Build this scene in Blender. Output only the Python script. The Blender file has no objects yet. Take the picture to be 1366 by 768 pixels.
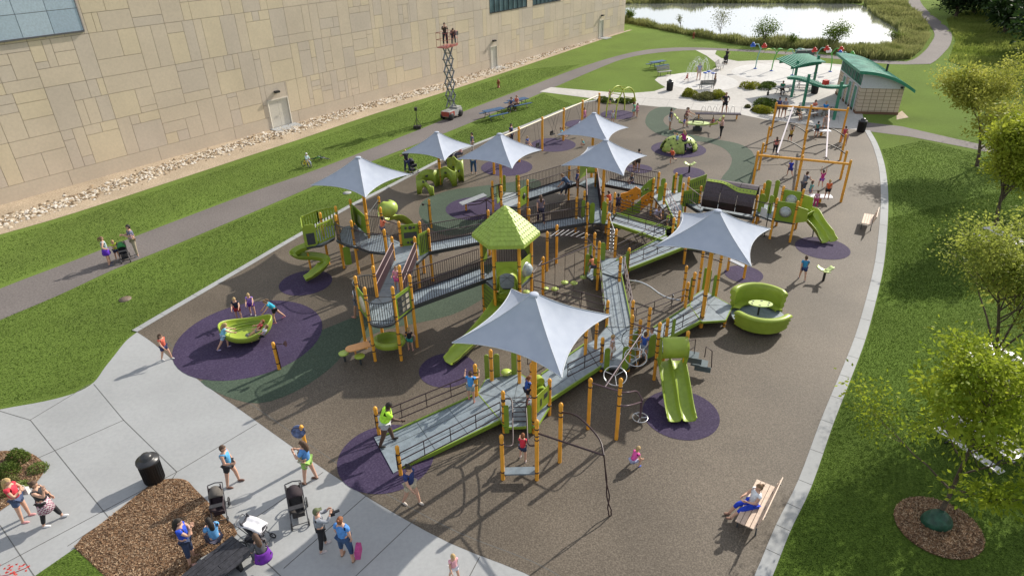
import bpy, bmesh, math, random
import numpy as np
from mathutils import Vector, Matrix
random.seed(7); rng = np.random.default_rng(7)
R = math.radians; PI = math.pi
scene = bpy.context.scene; C = scene.collection
# ---------------------------------------------------------------- camera
CAMH = 15.5; FPX = 874.03; PITCH = R(29.786); ROLL = R(-1.316)
_f = Vector((0, math.cos(PITCH), -math.sin(PITCH))); _r = Vector((1, 0, 0)); _u = _r.cross(_f)
RT = math.cos(ROLL)*_r + math.sin(ROLL)*_u; UP = -math.sin(ROLL)*_r + math.cos(ROLL)*_u; FW = _f
CAM = Vector((0, 0, CAMH))
def ray(x, y): return FW + RT*((x-683)/FPX) + UP*((384-y)/FPX)
def at(x, y, z=0.0):                      # the surveyed point of the place seen at photo position x, y at height z
    d = ray(x, y); t = (z-CAMH)/d.z; p = CAM + d*t; p.z = z; return p
def hz(g, x, y):                          # height over ground point g of what is seen at x, y
    d = ray(x, y); t = (g[0]*d.x+g[1]*d.y)/(d.x**2+d.y**2); return CAMH + t*d.z
cd = bpy.data.cameras.new('camera'); cam = bpy.data.objects.new('camera', cd); C.objects.link(cam)
cd.sensor_width = 36; cd.lens = FPX/1366*36; cd.clip_end = 2000
m = Matrix((( RT.x, UP.x, -FW.x, 0), (RT.y, UP.y, -FW.y, 0), (RT.z, UP.z, -FW.z, CAMH), (0, 0, 0, 1)))
cam.matrix_world = m; scene.camera = cam
# ---------------------------------------------------------------- light
w = bpy.data.worlds.new('World'); scene.world = w; w.use_nodes = True
SUN_AZ = 42.0; SUN_EL = 32.0              # azimuth from +x towards +y
nt = w.node_tree; bg = nt.nodes['Background']; sky = nt.nodes.new('ShaderNodeTexSky')
sky.sky_type = 'NISHITA'; sky.sun_disc = False; sky.sun_elevation = R(SUN_EL); sky.sun_rotation = R(90-SUN_AZ)
sky.air_density = 1.0; sky.dust_density = 2.0
tc = nt.nodes.new('ShaderNodeTexCoord'); mp = nt.nodes.new('ShaderNodeMapping'); mp.inputs['Scale'].default_value = (1, 1, 3)
ns = nt.nodes.new('ShaderNodeTexNoise'); ns.inputs['Scale'].default_value = 2.2; ns.inputs['Detail'].default_value = 6
cr = nt.nodes.new('ShaderNodeValToRGB'); cr.color_ramp.elements[0].position = .40; cr.color_ramp.elements[1].position = .60
mx = nt.nodes.new('ShaderNodeMixRGB'); mx.inputs[2].default_value = (9.0, 9.3, 9.8, 1)
L = nt.links.new
L(tc.outputs['Generated'], mp.inputs[0]); L(mp.outputs[0], ns.inputs['Vector']); L(ns.outputs[0], cr.inputs[0])
L(cr.outputs[0], mx.inputs[0]); L(sky.outputs[0], mx.inputs[1]); L(mx.outputs[0], bg.inputs[0]); bg.inputs[1].default_value = 0.088
sd = bpy.data.lights.new('sun', 'SUN'); sd.energy = 4.5; sd.angle = R(0.6); sd.color = (1, .93, .82)
so = bpy.data.objects.new('sun', sd); C.objects.link(so)
sv = Vector((math.cos(R(SUN_AZ))*math.cos(R(SUN_EL)), math.sin(R(SUN_AZ))*math.cos(R(SUN_EL)), math.sin(R(SUN_EL))))
so.rotation_euler = (-sv).to_track_quat('-Z', 'Y').to_euler()
scene.view_settings.view_transform = 'Standard'; scene.view_settings.look = 'None'
scene.view_settings.exposure = 0.34; scene.view_settings.gamma = 1
scene.render.engine = 'CYCLES'
# ---------------------------------------------------------------- materials
MATS = {}
def mat(name, col, rough=.6, metal=0, noise=.15, scale=8, bump=.0, col2=None, spec=.5, bscale=None, obj=True, detail=4, lo=.35, hi=.65, dist=.02):
    if name in MATS: return MATS[name]
    m = bpy.data.materials.new(name); m.use_nodes = True; nt = m.node_tree; b = nt.nodes['Principled BSDF']
    b.inputs['Roughness'].default_value = rough; b.inputs['Metallic'].default_value = metal
    b.inputs['Specular IOR Level'].default_value = spec
    L = nt.links.new; tc = nt.nodes.new('ShaderNodeTexCoord')
    n = nt.nodes.new('ShaderNodeTexNoise'); n.inputs['Scale'].default_value = scale; n.inputs['Detail'].default_value = detail
    L(tc.outputs['Object'], n.inputs['Vector'])
    r = nt.nodes.new('ShaderNodeValToRGB'); e = r.color_ramp.elements; e[0].position = lo; e[1].position = hi
    c1 = col2 if col2 else tuple(c*(1-noise) for c in col); c2 = col if col2 else tuple(min(1, c*(1+noise)) for c in col)
    e[0].color = (*c1, 1); e[1].color = (*c2, 1)
    L(n.outputs[0], r.inputs[0]); L(r.outputs[0], b.inputs['Base Color'])
    if bump:
        nb = nt.nodes.new('ShaderNodeTexNoise'); nb.inputs['Scale'].default_value = bscale or scale*3; nb.inputs['Detail'].default_value = 5
        L(tc.outputs['Object'], nb.inputs['Vector'])
        bp = nt.nodes.new('ShaderNodeBump'); bp.inputs['Strength'].default_value = bump; bp.inputs['Distance'].default_value = dist
        L(nb.outputs[0], bp.inputs['Height']); L(bp.outputs[0], b.inputs['Normal'])
    MATS[name] = m; return m
def mat3(name, stops, scales, rough=.85, bump=.4, bscale=60, dist=.02, fine=.25, blot=None, spec=.3, sheen=None):
    """mottled ground: a fine speckle times a broad blotch"""
    m = bpy.data.materials.new(name); m.use_nodes = True; nt = m.node_tree; b = nt.nodes['Principled BSDF']; L = nt.links.new
    b.inputs['Roughness'].default_value = rough; b.inputs['Specular IOR Level'].default_value = spec
    if sheen: b.inputs['Sheen Weight'].default_value = sheen[0]; b.inputs['Sheen Roughness'].default_value = .45; b.inputs['Sheen Tint'].default_value = (*sheen[1], 1)
    tc = nt.nodes.new('ShaderNodeTexCoord')
    n1 = nt.nodes.new('ShaderNodeTexNoise'); n1.inputs['Scale'].default_value = scales[0]; n1.inputs['Detail'].default_value = 5; n1.inputs['Roughness'].default_value = .7
    n2 = nt.nodes.new('ShaderNodeTexNoise'); n2.inputs['Scale'].default_value = scales[1]; n2.inputs['Detail'].default_value = 5
    for n in (n1, n2): L(tc.outputs['Object'], n.inputs['Vector'])
    r = nt.nodes.new('ShaderNodeValToRGB'); els = r.color_ramp.elements
    while len(els) < len(stops): els.new(.5)
    for e, (p, c) in zip(els, stops): e.position = p; e.color = (*c, 1)
    L(n1.outputs[0], r.inputs[0])
    r2 = nt.nodes.new('ShaderNodeValToRGB'); r2.color_ramp.elements[0].position = .3; r2.color_ramp.elements[1].position = .7
    a, c = blot or ((1-fine,)*3, (1+fine,)*3)
    r2.color_ramp.elements[0].color = (*a, 1); r2.color_ramp.elements[1].color = (*c, 1)
    L(n2.outputs[0], r2.inputs[0])
    mu = nt.nodes.new('ShaderNodeMixRGB'); mu.blend_type = 'MULTIPLY'; mu.inputs[0].default_value = 1
    L(r.outputs[0], mu.inputs[1]); L(r2.outputs[0], mu.inputs[2]); L(mu.outputs[0], b.inputs['Base Color'])
    nb = nt.nodes.new('ShaderNodeTexNoise'); nb.inputs['Scale'].default_value = bscale; nb.inputs['Detail'].default_value = 4
    L(tc.outputs['Object'], nb.inputs['Vector']); bp = nt.nodes.new('ShaderNodeBump'); bp.inputs['Strength'].default_value = bump; bp.inputs['Distance'].default_value = dist
    L(nb.outputs[0], bp.inputs['Height']); L(bp.outputs[0], b.inputs['Normal'])
    MATS[name] = m; return m
def leafmat(name, c1, c2, trans=.35, scale=1.5, rough=.6):
    m = bpy.data.materials.new(name); m.use_nodes = True; nt = m.node_tree; b = nt.nodes['Principled BSDF']; L = nt.links.new
    out = nt.nodes['Material Output']; b.inputs['Roughness'].default_value = rough; b.inputs['Specular IOR Level'].default_value = .25
    tc = nt.nodes.new('ShaderNodeTexCoord'); n = nt.nodes.new('ShaderNodeTexNoise'); n.inputs['Scale'].default_value = scale; n.inputs['Detail'].default_value = 8; n.inputs['Roughness'].default_value = .75
    L(tc.outputs['Object'], n.inputs['Vector']); r = nt.nodes.new('ShaderNodeValToRGB'); e = r.color_ramp.elements
    e[0].position = .35; e[1].position = .65; e[0].color = (*c1, 1); e[1].color = (*c2, 1); L(n.outputs[0], r.inputs[0]); L(r.outputs[0], b.inputs['Base Color'])
    t = nt.nodes.new('ShaderNodeBsdfTranslucent'); L(r.outputs[0], t.inputs[0]); ms = nt.nodes.new('ShaderNodeMixShader'); ms.inputs[0].default_value = trans
    L(b.outputs[0], ms.inputs[1]); L(t.outputs[0], ms.inputs[2]); L(ms.outputs[0], out.inputs[0]); MATS[name] = m; return m
def plain(name, col, rough=.6, metal=0): return mat(name, col, rough, metal, noise=.06, scale=14)
ORANGE = mat('orange_post_paint', (.80, .37, .040), .38, noise=.08, scale=3)
LIME = mat('lime_plastic', (.30, .395, .045), .38, noise=.08, scale=3)
LIMED = mat('lime_panel', (.205, .31, .032), .45, noise=.08, scale=4)
BROWN = mat('dark_brown_metal', (.035, .017, .022), .4, noise=.1, scale=5)
MAROON = mat('maroon_panel', (.030, .010, .016), .6, noise=.15, scale=6)
DECK = mat('grey_blue_deck', (.21, .255, .29), .5, noise=.14, scale=5, bump=.3, bscale=40)
SLATE = mat('slate_panel', (.16, .20, .235), .5, noise=.12, scale=5)
DGREY = mat('dark_grey_metal', (.05, .055, .06), .5, noise=.1, scale=9)
BLACK = mat('black_metal', (.018, .018, .02), .45, noise=.1, scale=9)
CHROME = mat('galvanised_steel', (.55, .56, .58), .3, .8, noise=.08, scale=9)
WHITE = mat('white_paint', (.74, .75, .77), .5, noise=.06, scale=9)
CREAM = mat('cream_plastic', (.62, .56, .44), .5, noise=.06, scale=9)
BARK = mat('bark', (.10, .075, .055), .9, noise=.35, scale=14, bump=.6)
RED = plain('red_paint', (.5, .03, .02), .4); BLUE = plain('blue_paint', (.02, .09, .42), .4)
WOODL = mat('pale_slats', (.58, .44, .34), .6, noise=.1, scale=9)
TEAL = mat('teal_green_paint', (.035, .22, .14), .45, noise=.12, scale=4)
# ---------------------------------------------------------------- mesh builder
class MB:
    def __init__(s): s.v = []; s.f = []; s.mi = []; s.sm = []
    def add(s, vs, fs, mi=0, smooth=False):
        o = len(s.v); s.v += [tuple(v) for v in vs]
        for f in fs: s.f.append([i+o for i in f]); s.mi.append(mi); s.sm.append(smooth)
        return s
    def box(s, c, d, rz=0, mi=0, rx=0, ry=0, M=None):
        M = M or (Matrix.Translation(Vector(c)) @ Matrix.Rotation(rz, 4, 'Z') @ Matrix.Rotation(ry, 4, 'Y') @ Matrix.Rotation(rx, 4, 'X'))
        vs = [M @ Vector((x*d[0]/2, y*d[1]/2, z*d[2]/2)) for x in (-1, 1) for y in (-1, 1) for z in (-1, 1)]
        return s.add(vs, [(0, 1, 3, 2), (4, 6, 7, 5), (0, 4, 5, 1), (2, 3, 7, 6), (0, 2, 6, 4), (1, 5, 7, 3)], mi)
    def beam(s, a, b, w=.05, h=.05, mi=0):
        a = Vector(a); b = Vector(b); d = b-a; L_ = d.length
        if L_ < 1e-5: return s
        return s.box(0, (L_, w, h), mi=mi, M=Matrix.Translation((a+b)/2) @ d.to_track_quat('X', 'Z').to_matrix().to_4x4())
    def prism(s, poly, z0, z1, mi=0, top=None):
        n = len(poly); vs = [(p[0], p[1], z0 if not callable(z0) else z0(p)) for p in poly]+[(p[0], p[1], z1 if not callable(z1) else z1(p)) for p in poly]
        s.add(vs, [[i, (i+1) % n, n+(i+1) % n, n+i] for i in range(n)], mi)
        o = len(s.v)-2*n
        s.f.append([o+n+i for i in range(n)]); s.mi.append(mi if top is None else top); s.sm.append(False)
        s.f.append([o+n-1-i for i in range(n)]); s.mi.append(mi); s.sm.append(False); return s
    def sheet(s, poly, z, mi=0):
        return s.add([(p[0], p[1], z) for p in poly], [list(range(len(poly)))], mi)
    def tube(s, pts, r, seg=8, mi=0, cap=True, closed=False, smooth=True):
        pts = [Vector(p) for p in pts]; n = len(pts); rr = r if isinstance(r, (list, tuple)) else [r]*n
        up = Vector((0, 0, 1)); o = len(s.v); vs = []; side = None
        for i, p in enumerate(pts):
            a = pts[(i-1) % n] if (i or closed) else p; b = pts[(i+1) % n] if (i < n-1 or closed) else p
            t = (b-a); t = t.normalized() if t.length > 1e-9 else up
            if side is None:
                side = t.cross(up if abs(t.z) < .95 else Vector((1, 0, 0))).normalized()
            else:
                side = (side - t*side.dot(t)); side = side.normalized() if side.length > 1e-6 else t.orthogonal().normalized()
            w_ = t.cross(side)
            for k in range(seg):
                a_ = 2*PI*k/seg; vs.append(p + (side*math.cos(a_)+w_*math.sin(a_))*rr[i])
        fs = []
        for i in range(n if closed else n-1):
            j = (i+1) % n
            for k in range(seg): fs.append((i*seg+k, i*seg+(k+1) % seg, j*seg+(k+1) % seg, j*seg+k))
        s.add(vs, fs, mi, smooth)
        if cap and not closed:
            s.add([vs[k] for k in range(seg)], [list(range(seg))[::-1]], mi); s.add([vs[(n-1)*seg+k] for k in range(seg)], [list(range(seg))], mi)
        return s
    def lathe(s, c, prof, seg=16, mi=0, sc=(1, 1), rz=0, smooth=True, M=None):
        c = Vector(c); vs = []; n = len(prof)
        for r_, z in prof:
            for k in range(seg):
                a = 2*PI*k/seg + rz; v = Vector((r_*math.cos(a)*sc[0], r_*math.sin(a)*sc[1], z))
                vs.append((M @ v if M else v) + c)
        fs = [(i*seg+k, i*seg+(k+1) % seg, (i+1)*seg+(k+1) % seg, (i+1)*seg+k) for i in range(n-1) for k in range(seg)]
        s.add(vs, fs, mi, smooth)
        if prof[0][0] > 1e-4: s.add(vs[:seg], [list(range(seg))[::-1]], mi)
        if prof[-1][0] > 1e-4: s.add(vs[-seg:], [list(range(seg))], mi)
        return s
    def ball(s, c, r, seg=12, rings=8, mi=0, M=None):
        r = r if isinstance(r, (tuple, list)) else (r, r, r)
        prof = [(math.sin(PI*i/rings), -math.cos(PI*i/rings)*r[2]) for i in range(rings+1)]
        return s.lathe(c, prof, seg, mi, (r[0], r[1]), M=M)
    def grid(s, fn, nu, nv, mi=0, smooth=True, closeu=False):
        vs = [fn(i/(nu if closeu else nu-1), j/(nv-1)) for i in range(nu) for j in range(nv)]
        return s.add(vs, [(i*nv+j, ((i+1) % nu)*nv+j, ((i+1) % nu)*nv+j+1, i*nv+j+1) for i in range(nu if closeu else nu-1) for j in range(nv-1)], mi, smooth)
    def build(s, name, mats, parent=None, world=False, solid=0):
        me = bpy.data.meshes.new(name)
        off = parent.matrix_world.inverted() if (world and parent) else None
        o = bpy.data.objects.new(name, me)
        vs = s.v
        if world and parent: vs = [tuple(parent['_inv'] @ Vector(v)) if False else tuple(Vector(v)-ORIG[parent.name]) for v in vs]
        me.from_pydata(vs, [], s.f)
        for m_ in (mats if isinstance(mats, (list, tuple)) else [mats]): me.materials.append(m_)
        me.polygons.foreach_set('material_index', s.mi); me.polygons.foreach_set('use_smooth', s.sm); me.update()
        C.objects.link(o)
        if parent: o.parent = parent
        if solid:
            md = o.modifiers.new('s', 'SOLIDIFY'); md.thickness = solid; md.offset = 0
        return o
ORIG = {}
def thing(name, label, cat, loc=(0, 0, 0), rz=0, group=None, kind=None):
    o = bpy.data.objects.new(name, None); C.objects.link(o); o.empty_display_size = .2
    o.location = loc; o.rotation_euler = (0, 0, rz); ORIG[o.name] = Vector(loc); tag(o, label, cat, group, kind); return o
def tag(o, label, cat, group=None, kind=None):
    if label: o['label'] = label
    if cat: o['category'] = cat
    if group: o['group'] = group
    if kind: o['kind'] = kind
    return o
def struct(mb, name, mats, kind='structure', label=None, cat=None):
    o = mb.build(name, mats); o['kind'] = kind
    if label: o['label'] = label
    if cat: o['category'] = cat
    return o
def dup(root, loc, rz, label=None, group=None, scale=None):
    r = root.copy(); C.objects.link(r); r.location = loc; r.rotation_euler = (0, 0, rz); ORIG[r.name] = Vector(loc)
    if scale: r.scale = (scale,)*3
    if label: r['label'] = label
    if group: r['group'] = group
    for ch in list(root.children):
        c = ch.copy(); C.objects.link(c); c.parent = r
        for g in list(ch.children):
            d = g.copy(); C.objects.link(d); d.parent = c
    return r
def cr_spline(pts, n=5, closed=False):
    P = [Vector(p) for p in pts]; N = len(P); out = []
    for i in range(N if closed else N-1):
        if closed: a, b, c, d = P[(i-1) % N], P[i], P[(i+1) % N], P[(i+2) % N]
        else: a, b, c, d = P[max(i-1, 0)], P[i], P[i+1], P[min(i+2, N-1)]
        for k in range(n):
            t = k/n; out.append(.5*((2*b)+(c-a)*t+(2*a-5*b+4*c-d)*t*t+(3*b-a-3*c+d)*t**3))
    if not closed: out.append(P[-1])
    return out
def W(pts, z=0): return [at(p[0], p[1], z) for p in pts]
def strip(line, w0, w1, z, h=.0):
    """polygon band along a polyline offset by w0..w1 to its right"""
    line = [Vector((p[0], p[1])) for p in line]; a = []; b = []
    for i, p in enumerate(line):
        t = (line[min(i+1, len(line)-1)]-line[max(i-1, 0)]).normalized(); nrm = Vector((t.y, -t.x))
        a.append(p+nrm*w0); b.append(p+nrm*w1)
    return a, b
def band(mb, line, w0, w1, z, mi=0, thick=0):
    a, b = strip(line, w0, w1, z); n = len(a)
    vs = [(p.x, p.y, z) for p in a]+[(p.x, p.y, z) for p in b]
    mb.add(vs, [(i, n+i, n+i+1, i+1) for i in range(n-1)], mi)
    if thick:
        for l_ in (a, b):
            mb.add([(p.x, p.y, z) for p in l_]+[(p.x, p.y, z-thick) for p in l_], [(i, i+1, n+i+1, n+i) for i in range(n-1)], mi)
def inpoly(x, y, poly):
    px = np.array([p[0] for p in poly]); py = np.array([p[1] for p in poly]); res = np.zeros(len(x), bool); j = len(px)-1
    for i in range(len(px)):
        c = ((py[i] > y) != (py[j] > y)) & (x < (px[j]-px[i])*(y-py[i])/(py[j]-py[i]+1e-12)+px[i]); res ^= c; j = i
    return res
def fastmesh(name, V, F, mats, mi=None):
    """V (n,3) float, F (m,k) int"""
    me = bpy.data.meshes.new(name); k = F.shape[1]
    me.vertices.add(len(V)); me.vertices.foreach_set('co', V.astype(np.float32).ravel())
    me.loops.add(F.size); me.loops.foreach_set('vertex_index', F.astype(np.int32).ravel())
    me.polygons.add(len(F)); me.polygons.foreach_set('loop_start', np.arange(0, F.size, k, dtype=np.int32))
    for m_ in mats: me.materials.append(m_)
    if mi is not None: me.polygons.foreach_set('material_index', mi.astype(np.int32))
    me.update(); me.validate(); return me
# ---------------------------------------------------------------- people (built first, batch evaluated)
SKINQ = []
def q_skin(name, V, E_, Rd, mats, parent, extras=None, sub=1, flat=None):
    me = bpy.data.meshes.new(name); me.from_pydata([tuple(v) for v in V], E_, []); o = bpy.data.objects.new(name, me); C.objects.link(o); o.parent = parent
    o.modifiers.new('k', 'SKIN'); d = me.skin_vertices[0].data
    for i, r_ in enumerate(Rd): d[i].radius = r_ if isinstance(r_, tuple) else (r_, r_); d[i].use_root = (i == 0)
    o.modifiers['k'].use_smooth_shade = True
    if sub: s = o.modifiers.new('s', 'SUBSURF'); s.levels = sub; s.render_levels = sub
    SKINQ.append((o, mats, extras)); return o
def flush_skin():
    bpy.context.view_layer.update(); dg = bpy.context.evaluated_depsgraph_get(); res = []
    for o, mats, ex in SKINQ: res.append(bpy.data.meshes.new_from_object(o.evaluated_get(dg)))
    for (o, mats, ex), me in zip(SKINQ, res):
        o.modifiers.clear(); me.name = o.name
        if ex and ex.v:
            bm = bmesh.new(); bm.from_mesh(me); vs = [bm.verts.new(v) for v in ex.v]
            for f, mi, sm in zip(ex.f, ex.mi, ex.sm):
                try: fc = bm.faces.new([vs[i] for i in f]); fc.material_index = mi; fc.smooth = True
                except ValueError: pass
            bm.to_mesh(me); bm.free()
        me.materials.clear()
        for m_ in mats: me.materials.append(m_)
        o.data = me
    SKINQ.clear()
SK = {'fair': (.58, .34, .24), 'tan': (.42, .24, .15), 'dark': (.10, .055, .035)}
HAIR = {'blond': (.42, .29, .13), 'brown': (.09, .05, .03), 'dark': (.02, .015, .012), 'red': (.22, .08, .03), 'grey': (.35, .33, .31), 'lbrown': (.20, .12, .065)}
def cmat(c): return mat('cloth_%d_%d_%d' % tuple(int(x*255) for x in c), c, .85, noise=.14, scale=12, bump=.25, bscale=14, dist=.01)
EYE = plain('eye_dark', (.02, .015, .01), .3)
DEF = dict(lean=0, hL=2, hR=-2, kL=2, kR=2, ab=6, sL=4, sR=-4, saL=8, saR=8, eL=14, eR=14, iL=0, iR=0, nod=5, side=0)
POSES = dict(stand={}, relaxed=dict(hL=8, kL=10, hR=-4, ab=7), walk=dict(hL=17, kL=8, hR=-11, kR=12, sL=-22, sR=24, eL=20, eR=30, lean=4),
 run=dict(hL=48, kL=50, hR=-28, kR=45, sL=-35, sR=45, eL=80, eR=80, lean=14), phone=dict(sR=55, eR=115, iR=15, sL=10), holdup=dict(sL=60, sR=60, eL=85, eR=85, iL=25, iR=25),
 cross=dict(sL=28, sR=28, eL=85, eR=85, iL=65, iR=65), carry=dict(sL=35, sR=30, eL=90, eR=80, iL=35, iR=20), hips=dict(sL=-25, sR=-25, saL=38, saR=38, eL=75, eR=75, iL=25, iR=25, ab=9),
 push=dict(lean=38, sL=75, sR=75, eL=12, eR=12, hL=20, kL=25, hR=-32, kR=5), reach=dict(lean=12, sL=70, sR=60, eL=20, eR=20, hL=10, hR=-6), up=dict(sL=150, sR=150, eL=25, eR=25, saL=15, saR=15),
 sit=dict(hL=84, hR=84, kL=84, kR=84, sL=28, sR=28, eL=60, eR=60, iL=25, iR=25, lean=6), recline=dict(lean=-38, hL=72, hR=66, kL=14, kR=10, sL=20, sR=20, eL=30, eR=30),
 crouch=dict(lean=28, hL=112, hR=100, kL=128, kR=125, sL=45, sR=40, eL=45, eR=40, ab=16), climb=dict(lean=10, hL=65, kL=80, hR=-5, kR=8, sL=125, sR=95, eL=35, eR=50), hang=dict(sL=172, sR=172, eL=8, eR=8, hL=30, hR=18, kL=35, kR=45), kneelean=dict(lean=48, hL=50, kL=30, hR=30, kR=20, sL=60, sR=60, eL=30, eR=30), lunge=dict(lean=20, hL=40, kL=30, hR=-30, kR=20, sL=60, sR=-20, eL=25, eR=60, saL=15, saR=15),
 one_out=dict(sR=70, eR=20, saR=25, hL=5))
def person(loc, h, head, pose='stand', top=(.5, .5, .5), bot='shorts', bcol=(.05, .05, .07), hair='brown', hs='short', sleeve=.5, skin='fair', shoe=(.3, .3, .3), label='', group=None, seat=None, over=None, extra=None, fine=False, bulk=1.0):
    q = dict(DEF); q.update(POSES[pose]); q.update(over or {})
    s = h/1.70; kid = max(0, min(1, (1.5-h)/.6)); hs_ = 1+.32*kid; leg = 1-.10*kid; fat = (1.13+.03*kid)*bulk
    root = thing('person', label, 'person', loc, R(head), group)
    ly = lambda a, ab, sd: Vector((math.sin(a)*math.cos(ab), sd*math.sin(ab), -math.cos(a)*math.cos(ab)))
    ln = R(q['lean']); sp = Vector((math.sin(ln), 0, math.cos(ln))); fx = Vector((math.cos(ln), 0, -math.sin(ln)))
    P = Vector((0, 0, 0)); J = {}
    J['pel'] = P; J['wai'] = P+sp*.13*s; J['che'] = P+sp*.33*s; J['nb'] = P+sp*.455*s; J['nk'] = P+sp*.53*s
    nd = ln+R(q['nod']); hd = J['nk']+Vector((math.sin(nd)*.06, 0, math.cos(nd)*.10))*s*hs_
    for sd, n in ((1, 'L'), (-1, 'R')):
        J['h'+n] = P+Vector((0, sd*.09*s, -.05*s)); a = R(q['h'+n]); ab = R(q['ab'])
        J['k'+n] = J['h'+n]+ly(a, ab, sd)*.41*s*leg; a2 = a-R(q['k'+n]); J['t'+n] = J['h'+n].lerp(J['k'+n], .45)
        J['a'+n] = J['k'+n]+ly(a2, ab*.3, sd)*.41*s*leg; J['c'+n] = J['k'+n].lerp(J['a'+n], .33)
        fa = min(max(a2*.5, -.5), .6) if pose != 'recline' else .9; J['o'+n] = J['a'+n]+Vector((math.cos(fa)*.13, 0, math.sin(fa)*.13-.045))*s
        J['f'+n] = J['a'+n]+Vector((-.03, 0, -.045))*s
        sh = J['nb']-sp*.035*s+Vector((0, sd*.175*s, 0)); J['s'+n] = sh
        def tr(v): return fx*v.x+Vector((0, v.y, 0))+sp*v.z
        A = R(q['s'+n]); B = R(q['sa'+n]); J['e'+n] = sh+tr(ly(A, B, sd))*.27*s
        A2 = A+R(q['e'+n]); iv = R(q['i'+n]); v = Vector((math.sin(A2)*math.cos(iv), -sd*math.sin(iv), -math.cos(A2)*math.cos(iv))); J['w'+n] = J['e'+n]+tr(v)*.235*s; J['v'+n] = tr(v)
    zmin = min(J['fL'].z, J['fR'].z, J['oL'].z, J['oR'].z)-.025*s
    if seat is not None: off = Vector((0, 0, seat+.09*s))
    else:
        ax = (J['aL'].x+J['aR'].x)/2
        if pose in ('run', 'walk', 'lunge', 'climb'): ax = J['aL'].x if J['aL'].z < J['aR'].z else J['aR'].x
        off = Vector((-ax, 0, -zmin))
    for k in J:
        if k[0] != 'v': J[k] = J[k]+off
    hd = hd+off
    # body
    names = ['pel', 'wai', 'che', 'nb', 'nk']; V = [J[n] for n in names]+[J['nk']+(hd-J['nk'])*.6]; Rd = [(.115*s*fat, .10*s*fat), .105*s*fat, .118*s*fat, .07*s, .05*s, .05*s]
    E_ = [(0, 1), (1, 2), (2, 3), (3, 4), (4, 5)]
    for n in 'LR':
        b = len(V); V += [J['h'+n], J['t'+n], J['k'+n], J['c'+n], J['a'+n], J['f'+n], J['o'+n]]; Rd += [.088*s*fat, .078*s*fat, .056*s*fat, .052*s*fat, .036*s*fat, .034*s, .03*s]
        E_ += [(0, b), (b, b+1), (b+1, b+2), (b+2, b+3), (b+3, b+4), (b+4, b+5), (b+5, b+6)]
        b = len(V); V += [J['s'+n], J['e'+n], J['e'+n].lerp(J['w'+n], .3), J['w'+n]]; Rd += [.055*s, .042*s*fat, .039*s*fat, .027*s]
        E_ += [(3, b), (b, b+1), (b+1, b+2), (b+2, b+3)]
    ex = MB()
    # head with face
    M = Matrix.Rotation(nd, 3, 'Y') if True else None
    a_, b_, c_ = .095*s*hs_, .076*s*hs_, .118*s*hs_
    def hp(v):
        x, y, z = v
        if z < 0: y *= 1+.22*z; x = x*(1+.12*z)+(.10*-z if x > 0 else 0)*.6
        return M @ Vector((x*a_, y*b_, z*c_)) + hd
    sg, rg = (14, 10) if fine else (10, 8)
    vs = []; fs = []
    for i in range(rg+1):
        for k in range(sg):
            t = PI*i/rg; p = 2*PI*k/sg; vs.append(hp((math.sin(t)*math.cos(p), math.sin(t)*math.sin(p), math.cos(t))))
    fs = [(i*sg+k, i*sg+(k+1) % sg, (i+1)*sg+(k+1) % sg, (i+1)*sg+k) for i in range(rg) for k in range(sg)]
    ex.add(vs, fs, 0, True)
    ex.add([hp((.95, -.16, -.22)), hp((.95, .16, -.22)), hp((.97, 0, .12)), hp((1.22, 0, -.2))], [(0, 1, 3), (1, 2, 3), (2, 0, 3)], 0)
    for sd in (1, -1):
        ex.ball(hp((0, sd*1.02, -.05)), (.012*s, .014*s, .028*s), 6, 4, 0); ex.ball(hp((.90, sd*.38, .08)), (.008*s, .013*s, .008*s), 6, 4, 1)
    ex.box(hp((.99, 0, -.48)), (.006*s, .045*s, .009*s), 0, 1)
    # hands: palm, four unequal curled fingers, thumb
    for sd, n in ((1, 'L'), (-1, 'R')):
        d = J['v'+n].normalized(); lat = Vector((0, 1, 0)).cross(d); lat = lat.normalized() if lat.length > .1 else Vector((1, 0, 0)); pn = d.cross(lat)
        w0 = J['w'+n]-d*.01*s; hs2 = s*hs_**.5
        def q_(u, v_, w_): return w0+(d*u+lat*v_+pn*w_)*hs2
        ex.add([q_(u, v_, w_) for u, hw in ((0, .024), (.085, .040)) for v_ in (-hw, hw) for w_ in (-.013, .013)], [(0, 1, 3, 2), (4, 6, 7, 5), (0, 4, 5, 1), (2, 3, 7, 6), (0, 2, 6, 4), (1, 5, 7, 3)], 0, True)
        for i, (fy, fl) in enumerate(((-.030, .062), (-.010, .074), (.010, .078), (.030, .070))):
            ex.tube([q_(.078, fy, 0), q_(.085+fl*.5, fy*1.08, -sd*.008), q_(.085+fl*.85, fy*1.1, -sd*.03)], [.0095*hs2, .009*hs2, .007*hs2], 5)
        ex.tube([q_(.02, .028, 0), q_(.05, .055, -sd*.01), q_(.085, .064, -sd*.022)], [.012*hs2, .011*hs2, .008*hs2], 5)
    sub = 1
    body = q_skin('body', V, E_, Rd, [mat('skin_'+skin, SK[skin], .6, noise=.07, scale=8), EYE], root, ex, sub)
    # shirt
    tm = cmat(top); g = .016*s
    low = -.06 if bot != 'dress' else -.10
    V = [J['pel']-sp*0.045*s, J['wai'], J['che'], J['nb']-sp*.0*s]; Rd = [.142*s*fat, .132*s*fat, .146*s*fat, .080*s]; E_ = [(0, 1), (1, 2), (2, 3)]
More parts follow.
